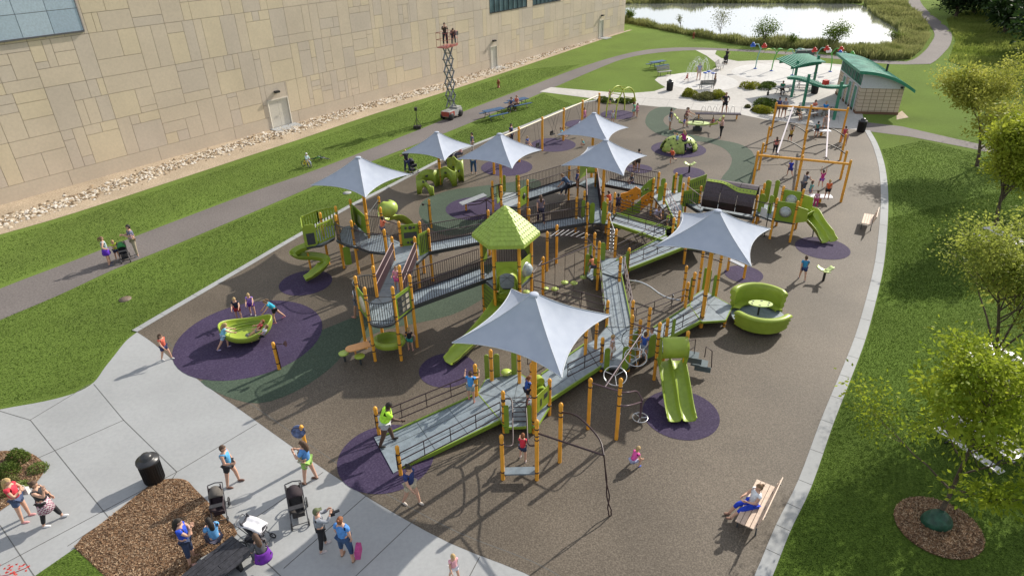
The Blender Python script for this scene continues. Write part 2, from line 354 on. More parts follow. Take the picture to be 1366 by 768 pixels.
    for n in 'LR':
        b = len(V); V.append(J['s'+n]); Rd.append(.073*s); E_.append((3, b))
        if sleeve > 0:
            if sleeve <= 1: V.append(J['s'+n].lerp(J['e'+n], sleeve)); Rd.append(.062*s*fat); E_.append((b, b+1))
            else: V += [J['e'+n], J['e'+n].lerp(J['w'+n], sleeve-1)]; Rd += [.058*s*fat, .045*s]; E_ += [(b, b+1), (b+1, b+2)]
    q_skin('shirt' if bot != 'dress' else 'dress', V, E_, Rd, [tm], root, None, 1)
    # lower garment
    bm_ = cmat(bcol)
    if bot in ('skirt', 'dress'):
        mid = (J['kL']+J['kR'])/2; top_ = J['pel']+sp*.04*s; mb = MB(); seg = 16; vs = []
        kn = .62 if bot == 'skirt' else .8
        for j, t in enumerate((0, .35, 1)):
            c = top_.lerp(top_.lerp(mid, kn), t); rx = (.13+.06*t)*s*fat; ry = (.145+.075*t)*s*fat+abs(J['kL'].y-J['kR'].y)*.25*t
            for k in range(seg): a = 2*PI*k/seg; wv = 1+.07*math.sin(a*5)*t; vs.append(c+Vector((math.cos(a)*rx*wv, math.sin(a)*ry*wv, 0)))
        mb.add(vs, [(j*seg+k, (j+1)*seg+k, (j+1)*seg+(k+1) % seg, j*seg+(k+1) % seg) for j in range(2) for k in range(seg)], 0, True)
        mb.build('skirt', bm_ if bot == 'skirt' else tm, root, solid=.01*s)
    else:
        t_ = {'shorts': .62, 'capri': 1.45, 'long': 2.0, 'tiny': .35}[bot]
        V = [J['pel']+sp*.02*s]; Rd = [.128*s*fat]; E_ = []
        for n in 'LR':
            b = len(V); V.append(J['h'+n]); Rd.append(.106*s*fat); E_.append((0, b))
            if t_ <= 1: V.append(J['h'+n].lerp(J['k'+n], t_)); Rd.append(.094*s*fat); E_.append((b, b+1))
            else: V += [J['t'+n], J['k'+n], J['k'+n].lerp(J['a'+n], min(t_-1, .9))]; Rd += [.092*s*fat, .070*s*fat, .054*s*fat]; E_ += [(b, b+1), (b+1, b+2), (b+2, b+3)]
        q_skin('trousers' if t_ > 1 else 'shorts', V, E_, Rd, [bm_], root, None, 1)
    # shoes
    for n in 'LR':
        mb = MB(); a, o_ = J['f'+n], J['o'+n]; d = (o_-a).normalized(); M3 = d.to_track_quat('X', 'Z').to_matrix()
        mb.ball((a+o_)/2+d*.01*s-Vector((0, 0, .004*s)), (.125*s, .046*s, .042*s), 10, 6, M=M3); mb.build('shoe', cmat(shoe), root)
    # hair
    hm = mat('hair_'+hair, HAIR[hair], .7, noise=.3, scale=30, bump=.4, bscale=40) if hs != 'helmet' else WHITE
    mb = MB(); vs = []; k_ = 1.13
    for i in range(9):
        for k in range(14):
            t = PI*i/8*.78; p = 2*PI*k/14; x, y, z = math.sin(t)*math.cos(p), math.sin(t)*math.sin(p), math.cos(t)
            if x > .15 and z < .45: z = .45+(z-.45)*.1; 
            x2 = x*k_-.05; vs.append(hp((x2, y*k_*1.02, z*1.10+.02)) if z > -.2 else M @ Vector((x2*a_, y*k_*b_, z*1.1*c_))+hd)
    mb.add(vs, [(i*14+k, (i+1)*14+k, (i+1)*14+(k+1) % 14, i*14+(k+1) % 14) for i in range(8) for k in range(14)], 0, True)
    if hs == 'long':
        b0 = hp((-.75, 0, .2)); mb.tube([hp((-.5, 0, .6)), hp((-.9, 0, -.1)), hp((-1.1, 0, -1.0)), hp((-1.25, 0, -2.1)), hp((-1.2, 0, -2.7))], [.06*s*hs_, .075*s*hs_, .082*s*hs_, .07*s*hs_, .02*s], 8)
    if hs == 'tail':
        mb.tube([hp((-.8, 0, .55)), hp((-1.45, 0, .45)), hp((-1.75, 0, -.4)), hp((-1.6, 0, -1.5))], [.03*s, .036*s, .034*s, .01*s], 7)
    if hs == 'bun': mb.ball(hp((-1.15, 0, .6)), .045*s, 8, 6)
    if hs == 'cap':
        pass
    mb.build('hair' if hs not in ('helmet', 'cap') else ('cap' if hs == 'cap' else 'helmet'), hm if hs != 'cap' else cmat((.12, .14, .07)), root)
    if hs == 'cap': mb = MB(); mb.box(hp((1.2, 0, .5)), (.09*s, .12*s, .012*s), mi=0); mb.build('cap_visor', cmat((.12, .14, .07)), root)
    if extra: extra(root, J, hd, s, sp)
    return root
def ex_bag(col, side='L'):
    def f(root, J, hd, s, sp):
        mb = MB(); p = J['w'+side]-Vector((0, 0, .22*s)); mb.box(p, (.26*s, .12*s, .22*s)); mb.tube([p+Vector((.1*s, 0, .1*s)), J['w'+side]+Vector((0, 0, .02)), p+Vector((-.1*s, 0, .1*s))], .008, 6)
        ob = mb.build('handbag', cmat(col)); ob.location = root.location; ob.rotation_euler = root.rotation_euler; BAGS.append(ob); return
    return f
BAGS = []
FS = []
def pp(x, y, h, head, *a, z=0, **k):
    p = at(x, y, z)
    return person(p, h, head, *a, **k)
def bag(root, dx, dy, dz, d, col, label, rz=0):
    mb = MB(); mb.box((0, 0, d[2]/2), d); mb.box((0, 0, d[2]), (d[0]*.94, d[1]*.8, .03)); mb.tube([(-d[0]*.35, 0, d[2]), (-d[0]*.25, 0, d[2]+.12), (d[0]*.25, 0, d[2]+.12), (d[0]*.35, 0, d[2])], .01, 6)
    o = mb.build('handbag', cmat(col)); M = Matrix.Translation(root.location) @ Matrix.Rotation(root.rotation_euler.z, 4, 'Z'); o.location = M @ Vector((dx, dy, dz)); o.rotation_euler.z = root.rotation_euler.z+rz
    tag(o, label, 'bag'); return o
BLU = (.10, .28, .62)
p = pp(36, 692, 1.68, 8, 'cross', top=(.62, .04, .07), bcol=(.06, .09, .18), hair='blond', hs='long', sleeve=.35, shoe=(.6, .3, .3), fine=True, label='woman in red top and denim shorts with folded arms at the left plaza edge')
bag(p, .1, .27, .78, (.28, .14, .2), (.62, .6, .58), 'white handbag hanging at the side of the woman in red top')
def plaid(root, J, hd, s, sp):
    mb = MB(); seg = 20; vs = []
    for j, t in enumerate((0, .5, 1)):
        c = J['pel']+Vector((0, 0, .05-.42*t))*s
        for k in range(seg): a = 2*PI*k/seg; vs.append(c+Vector((math.cos(a)*(.15+.07*t), math.sin(a)*(.165+.08*t)*(1+.05*math.sin(5*a)), 0))*s)
    mb.add(vs, [(j*seg+k, (j+1)*seg+k, (j+1)*seg+(k+1) % seg, j*seg+(k+1) % seg) for j in range(2) for k in range(seg)], 0, True)
    m_ = bpy.data.materials.new('checked_cloth'); m_.use_nodes = True; nt = m_.node_tree; tc = nt.nodes.new('ShaderNodeTexCoord'); ck = nt.nodes.new('ShaderNodeTexChecker'); ck.inputs['Scale'].default_value = 22
    ck.inputs['Color1'].default_value = (.25, .04, .12, 1); ck.inputs['Color2'].default_value = (.6, .55, .55, 1); nt.links.new(tc.outputs['Object'], ck.inputs[0]); nt.links.new(ck.outputs[0], nt.nodes['Principled BSDF'].inputs[0])
    mb.build('tied_shirt', m_, root, solid=.01)
p = pp(72, 696, 1.70, 12, 'phone', top=(.025, .025, .03), bot='long', bcol=(.015, .015, .018), hair='brown', hs='bun', sleeve=0, shoe=(.75, .75, .75), extra=plaid, over=dict(hL=16, hR=-12), fine=True, label='woman in black tank with a checked shirt tied round her waist')
bag(p, -.05, .28, .72, (.24, .12, .2), (.25, .14, .06), 'brown shoulder bag behind the woman with the checked shirt')
p = pp(312, 646, 1.66, 0, 'relaxed', top=(.10, .36, .62), bcol=(.02, .02, .025), hair='brown', hs='short', sleeve=0, shoe=(.15, .08, .06), over=dict(eR=95, sR=10, iR=-10, hL=14, hR=-8), fine=True, label='woman in light blue sleeveless top and black shorts holding a dark cup')
mb = MB(); mb.lathe((0, 0, 0), [(.03, 0), (.038, .16), (.03, .17)], 10); o = mb.build('cup', BLACK); q = p.rotation_euler.z; o.location = p.location+Vector((.30, -.17, 1.02)); tag(o, 'dark drink cup held by the woman in light blue sleeveless top', 'cup')
pp(415, 642, 1.72, 170, 'carry', top=BLU, bot='shorts', bcol=(.3, .5, .12), hair='brown', hs='long', sleeve=.6, shoe=(.12, .07, .05), over=dict(hL=10, hR=-8), fine=True, label='woman in long blue T-shirt carrying a baby beside the sign post')
pp(408, 646, .75, 0, 'sit', z=0.0, top=(.45, .5, .3), bot='shorts', bcol=(.5, .5, .4), hair='lbrown', seat=1.0, shoe=(.5, .4, .4), label='baby carried by the woman in long blue T-shirt')
pp(257, 748, 1.70, 15, 'cross', top=(.02, .07, .52), bot='capri', bcol=(.03, .045, .10), hair='dark', hs='long', sleeve=.4, skin='fair', shoe=(.5, .3, .25), over=dict(sR=50, eR=105, iR=30), fine=True, label='woman in cobalt blue top and navy capri trousers standing on the mulch edge')
pp(293, 733, 1.62, 135, 'sit', top=(.12, .35, .66), bot='long', bcol=(.05, .05, .08), hair='dark', hs='long', sleeve=.5, seat=.45, fine=True, label='woman with long black hair in light blue top sitting on the black slatted bench')
def shawl(root, J, hd, s, sp):
    mb = MB(); P0 = J['pel']; mb.grid(lambda u, v: P0+Vector((-(.15+.07*v)*math.cos((u-.5)*3.6), (.18+.07*v+.015*math.sin(u*22)*v)*math.sin((u-.5)*3.6), .20-.34*v))*s, 18, 6); mb.build('purple_jacket', cmat((.14, .02, .30)), root, solid=.02)
pp(356, 757, 1.62, 135, 'sit', top=(.09, .09, .10), bot='long', bcol=(.1, .1, .12), hair='brown', hs='long', sleeve=.9, seat=.45, extra=shawl, over=dict(lean=16), fine=True, label='woman with brown hair and a purple jacket round her waist sitting on the nearer bench')
p = pp(432, 731, 1.60, 25, 'holdup', top=(.26, .28, .32), bot='long', bcol=(.015, .015, .02), hs='cap', sleeve=1.8, shoe=(.5, .45, .45), over=dict(hL=6, hR=-8), fine=True, label='photographer in grey hooded top and green cap holding a camera')
mb = MB(); mb.box((0, 0, 0), (.12, .16, .11)); mb.tube([(.05, 0, 0), (.20, 0, 0)], .042, 12); mb.box((0, 0, .07), (.06, .06, .04)); o = mb.build('photo_camera', BLACK); o.location = p.location+Vector((.40, .14, 1.27)); o.rotation_euler.z = R(25); tag(o, 'black camera held by the photographer in the green cap', 'camera')
p = pp(464, 745, 1.66, 75, 'relaxed', top=(.08, .25, .62), bot='capri', bcol=(.03, .07, .16), hair='red', hs='bun', sleeve=.6, shoe=(.25, .15, .1), over=dict(ab=12), fine=True, label='woman in mid blue T-shirt and jeans seen from behind beside the photographer')
bag(p, .0, -.38, .30, (.34, .14, .28), (.42, .06, .22), 'pink and red patterned bag beside the woman in mid blue T-shirt', .3)
pp(609, 776, 1.05, -60, 'walk', top=(.7, .35, .4), bcol=(.6, .6, .65), hair='blond', sleeve=.3, label='small blond child in pink top at the bottom edge of the photo')
pp(556, 675, 1.64, -35, 'walk', top=(.02, .04, .16), bcol=(.5, .44, .33), hair='dark', hs='bun', sleeve=.6, shoe=(.5, .45, .4), fine=True, label='woman in navy T-shirt and khaki shorts walking near the lowest ramp')
pp(227, 480, 1.28, -20, 'walk', top=(.68, .14, .09), bcol=(.03, .04, .12), hair='brown', hs='long', sleeve=.2, shoe=(.6, .6, .6), label='girl in coral top walking at the plaza corner near the purple circle')
# on the low structure
p = pp(525, 590, 1.80, 12, 'walk', z=.08, top=(.45, .85, .05), bcol=(.52, .53, .55), hair='dark', sleeve=.7, skin='dark', shoe=(.02, .02, .02), bulk=1.28, over=dict(lean=20, sR=55, eR=35, sL=-30, eL=40), fine=True, label='man in neon yellow T-shirt leaning forward on the nearest ramp')
pp(629, 535, 1.30, 80, 'reach', z=.36, top=(.06, .30, .70), bcol=(.25, .3, .3), hair='brown', sleeve=.5, shoe=(.4, .1, .1), over=dict(sL=75, sR=75, saL=35, saR=35, eL=70, eR=70), label='boy in bright blue T-shirt at the top of the nearest ramp')
pp(703.5, 537, 1.18, 30, 'reach', z=.42, top=(.03, .10, .42), bcol=(.02, .02, .04), hair='red', hs='tail', sleeve=.2, shoe=(.6, .3, .4), over=dict(sL=110, sR=90), label='girl with ponytail in blue top beside the shade pole on the low deck')
pp(697, 616, 1.12, 80, 'climb', top=(.60, .03, .06), bcol=(.02, .03, .08), hair='red', sleeve=.3, shoe=(.6, .6, .65), over=dict(hL=35, kL=55, sR=25, sL=45, eL=50, lean=8), label='boy in red vest stepping up to the ladder of the low deck')
pp(848, 619, 1.1, 35, 'crouch', top=(.75, .10, .38), bcol=(.35, .38, .55), hair='blond', sleeve=.3, shoe=(.05, .12, .5), label='toddler in pink top squatting on the brown rubber surface')
pp(1001, 687, 1.66, 188, 'sit', top=(.75, .78, .82), bot='capri', bcol=(.01, .05, .50), hair='lbrown', hs='bun', sleeve=.3, seat=.44, fine=True, over=dict(hL=88, hR=80, kL=38, kR=48, lean=-8), shoe=(.25, .14, .1), label='woman in blue and white striped top reading on the pale bench')
pp(1069, 371.5, 1.30, 75, 'walk', top=(.04, .26, .50), bcol=(.03, .05, .15), hair='brown', sleeve=.6, shoe=(.5, .5, .55), label='boy in teal blue T-shirt walking above the green boat glider')
pp(815.5, 478, 1.12, -10, 'stand', z=.45, top=(.70, .60, .62), bot='skirt', bcol=(.75, .70, .72), hair='blond', sleeve=.2, label='blond girl in white dress on the middle deck beside the green panel')
pp(858, 478, 1.2, 60, 'stand', z=.85, top=(.03, .10, .45), bcol=(.2, .25, .35), hair='brown', sleeve=.5, label='child with blue shirt standing behind the ring climber')
pp(867, 472, 1.22, 190, 'stand', z=.85, top=(.72, .72, .74), bcol=(.1, .14, .1), hair='brown', sleeve=.5, label='child in white T-shirt beside the double slide entrance')
pp(676, 396, 1.05, 262, 'sit', z=1.05, top=(.55, .28, .50), bot='long', bcol=(.03, .03, .09), hair='red', hs='long', seat=.1, sleeve=.5, over=dict(hL=55, hR=55, kL=10, kR=10, lean=-8), label='girl in lilac top sliding down from the hexagonal tower')
pp(531, 388, 1.15, 265, 'stand', z=1.95, top=(.60, .25, .35), bot='shorts', bcol=(.65, .12, .35), hair='lbrown', sleeve=.5, over=dict(hL=12, sL=30, eL=80, sR=30, eR=80), label='girl in pink on the near left tower deck at the foot of the maroon ramp')
pp(476, 422, 1.74, 160, 'walk', top=(.75, .76, .80), bcol=(.12, .13, .17), hair='dark', sleeve=.7, shoe=(.4, .2, .15), skin='tan', label='man in white T-shirt walking behind the near left tower')
pp(548, 467, 1.12, 80, 'stand', top=(.015, .015, .025), bcol=(.06, .35, .28), hair='blond', hs='tail', sleeve=.3, shoe=(.6, .25, .3), over=dict(saL=45, saR=45, eL=10, eR=10), label='blond girl in black T-shirt holding the orange posts under the tower')
pp(512, 318, 1.18, 60, 'reach', z=1.6, top=(.72, .18, .10), bcol=(.1, .1, .15), hair='dark', sleeve=.5, skin='tan', label='boy in coral shirt at the rail of the upper left deck')
# bowl spinner
pp(298, 466, 1.28, 25, 'push', top=(.20, .50, .66), bcol=(.28, .45, .60), hair='blond', hs='long', sleeve=.2, shoe=(.4, .35, .55), over=dict(lean=22), label='blond girl in light blue pushing the spinning bowl from the left')
pp(320, 427, 1.25, -75, 'reach', top=(.02, .02, .05), bcol=(.30, .02, .03), hair='blond', sleeve=.5, label='blond boy in black T-shirt behind the spinning bowl')
pp(338, 420, 1.2, -75, 'reach', top=(.30, .18, .55), bcol=(.12, .03, .30), hair='blond', sleeve=.3, label='blond child in lilac vest behind the spinning bowl')
pp(374, 428, 1.35, 205, 'push', top=(.03, .38, .55), bcol=(.015, .015, .02), hair='lbrown', hs='tail', sleeve=.3, shoe=(.6, .2, .3), label='girl in turquoise top and black shorts leaning on the bowl from the right')
pp(345, 441, 1.1, 195, 'recline', z=.42, top=(.50, .06, .08), bcol=(.2, .22, .32), hair='red', sleeve=.5, seat=.02, label='child in red shirt lying in the bowl farther from the camera')
pp(350, 448, 1.15, 190, 'recline', z=.42, top=(.60, .62, .68), bcol=(.02, .02, .03), hair='lbrown', sleeve=.5, seat=.02, shoe=(.02, .02, .02), label='child in pale shirt and black shorts lying in the bowl nearer the camera')
# family on the path
pp(147, 353, 1.62, 30, 'hips', top=(.35, .45, .50), bot='skirt', bcol=(.10, .02, .42), hair='lbrown', hs='tail', sleeve=0, shoe=(.1, .1, .15), fine=True, label='woman in purple skirt standing on the asphalt path')
pp(158, 346, 1.15, -20, 'stand', top=(.50, .60, .03), bcol=(.02, .03, .10), hair='blond', sleeve=.5, over=dict(sL=40, eL=90, sR=40, eR=90), label='boy in yellow green T-shirt on the asphalt path')
pp(184, 341, 1.82, 220, 'carry', top=(.14, .15, .24), bot='long', bcol=(.38, .32, .24), hair='dark', sleeve=.6, fine=True, label='man in grey blue T-shirt and khaki trousers carrying a baby on the path')
pp(183, 343, .75, 40, 'sit', top=(.65, .40, .45), bcol=(.6, .45, .5), hair='lbrown', seat=1.12, sleeve=.6, label='baby in pink carried by the man on the asphalt path')
pp(411, 222, 1.15, -35, 'sit', top=(.45, .58, .62), bot='long', bcol=(.35, .4, .5), hs='helmet', sleeve=1.8, seat=.42, over=dict(hL=60, hR=40, kL=60, kR=50), label='child in white helmet astride the yellow bicycle')
pp(544, 231, 1.68, 120, 'reach', top=(.02, .02, .03), bot='long', bcol=(.03, .04, .10), hair='blond', sleeve=.3, label='woman in black top with a pram on the grass behind a grey sail')
pp(632, 232, 1.70, 90, 'stand', top=(.74, .74, .76), bot='long', bcol=(.03, .08, .20), hair='brown', hs='tail', sleeve=.5, label='woman in white T-shirt and jeans between the two left sails')
pp(615, 213, 1.6, 200, 'sit', top=(.62, .35, .38), bot='long', bcol=(.1, .1, .14), hair='brown', seat=.45, sleeve=.5, label='woman in pink sitting beside the pram near the kerb')
pp(631, 205, 1.6, 200, 'stand', top=(.10, .12, .2), bot='long', bcol=(.55, .5, .45), hair='dark', sleeve=.5, label='person in dark blue standing on the kerb behind the pink seated woman')
# swings and around
SWINGK = [((703, 197), (.45, .55, .1), 'child in yellow green top on the second swing bay'), ((750, 186), (.10, .36, .42), 'child in teal top swinging high over the middle purple circle'), ((779, 166), (.65, .25, .42), 'girl in pink standing in the far swing bay')]
pp(703, 200, 1.1, -40, 'sit', top=(.03, .10, .35), bcol=(.2, .2, .3), hair='blond', seat=.5, sleeve=.5, over=dict(kL=30, kR=30), label='child in blue with a yellow cap on the second swing')
pp(750, 189, 1.1, -40, 'sit', top=(.10, .36, .42), bcol=(.6, .3, .1), hair='brown', seat=.55, sleeve=.5, over=dict(kL=10, kR=20, lean=-25), label='child in teal swinging over the middle purple circle')
pp(779, 165, 1.35, -60, 'stand', top=(.65, .25, .42), bot='shorts', bcol=(.6, .3, .45), hair='brown', hs='long', sleeve=.3, label='girl in pink standing among the far swings')
pp(682, 194, 1.7, -30, 'stand', top=(.03, .05, .14), bot='long', bcol=(.03, .03, .05), hair='dark', label='adult in navy standing behind the nearest swing bay')
pp(777, 196, .9, 200, 'crouch', top=(.05, .42, .45), bcol=(.3, .2, .2), hair='blond', sleeve=.4, label='small child in turquoise squatting right of the middle purple circle')
pp(817, 164, 1.05, -90, 'stand', top=(.55, .6, .6), bcol=(.3, .35, .4), hair='blond', label='small blond child in front of the lime arch climber')
pp(812, 142, 1.3, 60, 'climb', z=.5, top=(.55, .35, .3), bcol=(.03, .04, .09), hair='brown', label='child climbing the left leg of the lime arch')
pp(845, 156, 1.3, -30, 'stand', top=(.15, .5, .35), bot='skirt', bcol=(.2, .45, .4), hair='brown', hs='long', label='girl in mint green right of the lime arch')
pp(849.5, 157, 1.25, 190, 'stand', top=(.72, .22, .38), bcol=(.6, .3, .4), hair='brown', label='girl in bright pink right of the lime arch')
pp(893, 173, 1.74, 0, 'stand', top=(.10, .09, .14), bcol=(.65, .68, .72), hair='dark', shoe=(.35, .15, .12), skin='tan', label='man in dark shirt and white shorts left of the big seesaw')
pp(914, 170, 1.66, -40, 'reach', top=(.22, .09, .10), bcol=(.2, .15, .15), hair='brown', hs='tail', label='woman in maroon patterned top behind the seesaw seat')
pp(911.5, 174, 1.0, -20, 'sit', top=(.03, .08, .42), bcol=(.5, .4, .4), hair='brown', seat=.55, label='child in blue on the left seat of the big seesaw')
pp(950, 174, 1.0, 190, 'sit', top=(.55, .04, .06), bcol=(.2, .2, .3), hair='blond', seat=.55, label='child in red on the right seat of the big seesaw')
pp(961, 184, 1.66, 170, 'carry', top=(.62, .40, .38), bot='long', bcol=(.015, .015, .02), hair='blond', hs='bun', sleeve=0, label='woman in pale pink vest and black leggings right of the big seesaw')
pp(958.5, 184.6, .7, 0, 'sit', top=(.6, .5, .45), bcol=(.5, .4, .4), hair='blond', seat=1.05, label='baby held by the woman in pale pink vest')
pp(965.5, 152, 1.80, -90, 'hips', z=.42, top=(.025, .02, .035), bcol=(.015, .015, .02), hair='lbrown', sleeve=.6, label='man in black T-shirt with hands on hips standing on the long spring bench')
pp(910.8, 203.5, 1.68, 110, 'reach', top=(.38, .02, .20), bot='long', bcol=(.03, .03, .06), hair='blond', hs='long', sleeve=.3, label='blond woman in magenta vest at the lime climbing dome')
pp(903.5, 196, 1.0, 120, 'climb', z=.45, top=(.25, .40, .62), bcol=(.3, .3, .2), hair='blond', label='small boy in light blue climbing on the lime dome')
pp(893, 218.5, 1.28, 200, 'run', top=(.72, .12, .05), bcol=(.03, .04, .10), hair='brown', sleeve=.6, label='boy in orange red T-shirt running below the climbing dome')
pp(850, 229, 1.6, 60, 'reach', top=(.05, .04, .04), bcol=(.04, .03, .03), hair='dark', skin='tan', label='woman in black bending behind the sail tip above the barred bridge')
pp(845, 228, 1.1, 20, 'stand', top=(.12, .09, .08), bcol=(.1, .08, .08), hair='brown', label='child in brown beside the woman in black behind the barred bridge')
# on bridges
pp(751, 262, 1.68, 150, 'kneelean', z=.95, top=(.05, .09, .17), bot='long', bcol=(.03, .04, .07), hair='lbrown', sleeve=.6, label='adult in dark blue bending on the far left barred bridge')
pp(770, 250, 1.1, 200, 'stand', z=1.0, top=(.04, .08, .28), bcol=(.1, .1, .2), hair='brown', label='child in blue at the end of the far left barred bridge')
pp(843, 246, 1.25, 200, 'sit', z=.9, top=(.05, .08, .12), bcol=(.06, .12, .30), hair='blond', seat=.1, label='child in dark top sitting on the far right barred bridge')
pp(720.5, 296, 1.62, 100, 'walk', z=1.1, top=(.16, .13, .17), bot='long', bcol=(.03, .03, .06), hair='brown', hs='long', label='woman with long brown hair on the barred bridge behind the hexagonal tower')
pp(812, 282, 1.25, 120, 'reach', z=.5, top=(.72, .12, .05), bcol=(.4, .3, .3), hair='brown', label='child in orange red between the climbing wall and the steep grey ramp')
pp(823.5, 285, 1.25, 80, 'stand', z=.3, top=(.03, .04, .12), bcol=(.02, .02, .04), hair='dark', skin='tan', label='child in navy at the left end of the orange climbing wall')
pp(789, 366, 1.2, 110, 'kneelean', z=.6, top=(.72, .26, .14), bcol=(.05, .06, .1), hair='dark', sleeve=.4, skin='tan', label='child in peach shirt bending between the lime panels of the centre deck')
pp(873, 300, 1.66, -60, 'sit', z=0, top=(.52, .47, .66), bot='long', bcol=(.13, .10, .09), hair='brown', seat=.5, sleeve=.8, over=dict(lean=28), label='woman in lavender shirt sitting beside the bright grey ramp')
pp(890, 306, 1.1, 170, 'stand', z=.5, top=(.45, .65, .03), bcol=(.2, .22, .25), hair='brown', label='child in lime yellow shirt next to the woman in lavender')
# right side
pp(1033, 206, 1.30, 80, 'stand', top=(.62, .20, .18), bot='long', bcol=(.02, .02, .03), hair='brown', hs='long', label='girl in coral top and black leggings under the left track ride')
pp(1052, 234, 1.25, 80, 'run', top=(.02, .04, .38), bcol=(.02, .03, .2), hair='blond', label='boy in royal blue running between the frame posts')
pp(1094, 250, 1.15, 80, 'hang', z=.75, top=(.48, .03, .22), bcol=(.25, .08, .35), hair='brown', label='child in magenta hanging from the right track ride')
pp(1102, 266, 1.25, 80, 'stand', z=.35, top=(.70, .12, .03), bcol=(.015, .015, .02), hair='blond', label='boy in orange shirt and black shorts standing on the white rocking board')
pp(1069, 262, 1.62, 20, 'reach', top=(.17, .20, .26), bot='long', bcol=(.08, .09, .12), hair='brown', label='adult in grey behind the lime panels with round windows')
pp(1079, 266, 1.2, 0, 'stand', top=(.12, .42, .42), bcol=(.2, .2, .3), hair='brown', label='child in teal beside the white rocking board')
pp(1087, 277, 1.1, 80, 'stand', top=(.62, .35, .50), bot='long', bcol=(.50, .04, .18), hair='brown', label='girl in pale pink top and crimson leggings in front of the white rocking board')
pp(1053, 190, 1.15, 90, 'hang', z=.7, top=(.45, .30, .04), bcol=(.03, .02, .02), hair='brown', label='child in yellow and black hanging from the left track ride')
pp(1088, 183, 1.25, 60, 'stand', top=(.07, .22, .22), bcol=(.03, .03, .06), hair='dark', label='child in dark teal beside the far rocking board')
pp(1098, 178, 1.6, 250, 'reach', top=(.34, .28, .27), bot='shorts', bcol=(.35, .3, .28), hair='brown', label='adult in taupe behind the far rocking board')
pp(1124, 191, 1.3, 90, 'stand', top=(.45, .06, .10), bcol=(.3, .1, .1), hair='brown', label='child in dark red behind the right back post')
pp(1126.5, 194, 1.1, 90, 'stand', top=(.6, .35, .4), bcol=(.4, .3, .3), hair='blond', label='blond child right of the right back post')
pp(1036, 157, 1.72, -80, 'stand', top=(.06, .07, .22), bcol=(.2, .15, .12), hair='dark', skin='tan', label='man in navy beside the left back post of the track ride')
pp(1044, 158, 1.76, -90, 'stand', top=(.28, .27, .33), bcol=(.11, .08, .07), hair='dark', label='man in grey T-shirt and brown shorts left of the near pergola tables')
pp(1062, 160, 1.6, -60, 'sit', top=(.05, .07, .05), bcol=(.05, .05, .05), hair='dark', seat=.45, skin='tan', label='person in dark green sitting at the left end of the near pergola table')
pp(1084, 153, 1.66, -70, 'sit', top=(.62, .16, .10), bcol=(.1, .1, .2), hair='dark', seat=.45, label='person in orange top sitting at the near pergola table')
pp(1099, 155, 1.66, 240, 'sit', top=(.02, .22, .58), bot='long', bcol=(.2, .18, .15), hair='blond', seat=.45, label='man in bright blue sitting at the right table under the near pergola')
pp(1042, 126, 1.68, -100, 'sit', top=(.01, .20, .11), bot='long', bcol=(.015, .015, .02), hair='dark', seat=.45, skin='tan', label='woman in dark green sitting at the table left of the pergola post')
pp(931.5, 107, 1.76, 90, 'stand', top=(.30, .33, .48), bcol=(.5, .42, .38), hair='grey', label='man in pale blue standing in the fountain spray')
pp(953, 114.5, 1.25, 180, 'stand', top=(.30, .20, .15), bcol=(.03, .03, .04), hair='dark', skin='tan', label='child in dark swimwear beside the blue spray flowers')
pp(968, 86, 1.7, 60, 'reach', top=(.015, .015, .02), bot='long', bcol=(.02, .02, .03), hair='dark', label='adult in black leaning over a pram at the splash pad entrance')
pp(917, 109, .95, -60, 'run', top=(.6, .2, .18), bcol=(.4, .1, .1), hair='blond', label='small child in red swimwear left of the fountain')
pp(683, 148.5, 1.66, -130, 'sit', top=(.05, .08, .20), bot='long', bcol=(.05, .06, .1), hair='dark', seat=.45, label='person in navy sitting at the farther blue picnic table')
pp(690, 146, 1.66, -130, 'sit', top=(.60, .15, .10), bot='long', bcol=(.1, .06, .05), hair='red', seat=.45, label='red haired person in orange sitting at the farther blue picnic table')
# lift crew
LIFTP = at(603, 157); LZ = hz(LIFTP, 603, 61)
person(LIFTP+Vector((-.15, .1, LZ)), 1.8, -80, 'holdup', top=(.07, .05, .04), bot='long', bcol=(.03, .03, .04), hair='dark', sleeve=1.8, label='cameraman in dark brown jacket in the scissor lift basket')
person(LIFTP+Vector((.55, -.1, LZ)), 1.7, -90, 'kneelean', top=(.16, .09, .10), bot='long', bcol=(.04, .04, .06), hair='brown', sleeve=1.5, label='crouching helper in the right half of the scissor lift basket')
flush_skin()
# ---------------------------------------------------------------- setting
GRASS = mat3('lawn_grass', [(.30, (.040, .070, .011)), (.48, (.066, .112, .016)), (.64, (.095, .150, .023)), (.82, (.15, .20, .05))], (17, .22), bump=.8, bscale=20, dist=.06, fine=.24, rough=.95, spec=.05, sheen=(.40, (.62, .78, .25)))
RUBBER = mat3('brown_rubber', [(.30, (.050, .040, .030)), (.5, (.108, .088, .066)), (.70, (.190, .160, .126))], (22, .22), bump=.35, bscale=40, dist=.008, fine=.24, rough=.62)
PURPLE = mat3('purple_rubber', [(.32, (.030, .018, .050)), (.5, (.043, .030, .070)), (.7, (.078, .060, .112))], (16, .5), bump=.4, bscale=30, dist=.01, fine=.12)
GREENR = mat3('green_rubber', [(.32, (.035, .052, .034)), (.5, (.052, .078, .054)), (.7, (.09, .12, .085))], (16, .4), bump=.4, bscale=30, dist=.01, fine=.12)
CONC = mat3('pale_concrete', [(.3, (.305, .315, .318)), (.55, (.335, .345, .35)), (.75, (.355, .365, .368))], (7, .22), bump=.12, bscale=25, dist=.002, fine=.13, rough=.75)
CONCW = mat3('splash_pad_concrete', [(.3, (.46, .45, .43)), (.55, (.54, .53, .51)), (.75, (.6, .59, .57))], (3, .12), bump=.1, bscale=60, dist=.004, fine=.14, rough=.55)
JOINT = plain('joint_dark', (.11, .11, .105), .9)  # own dark colour of the sawn joints
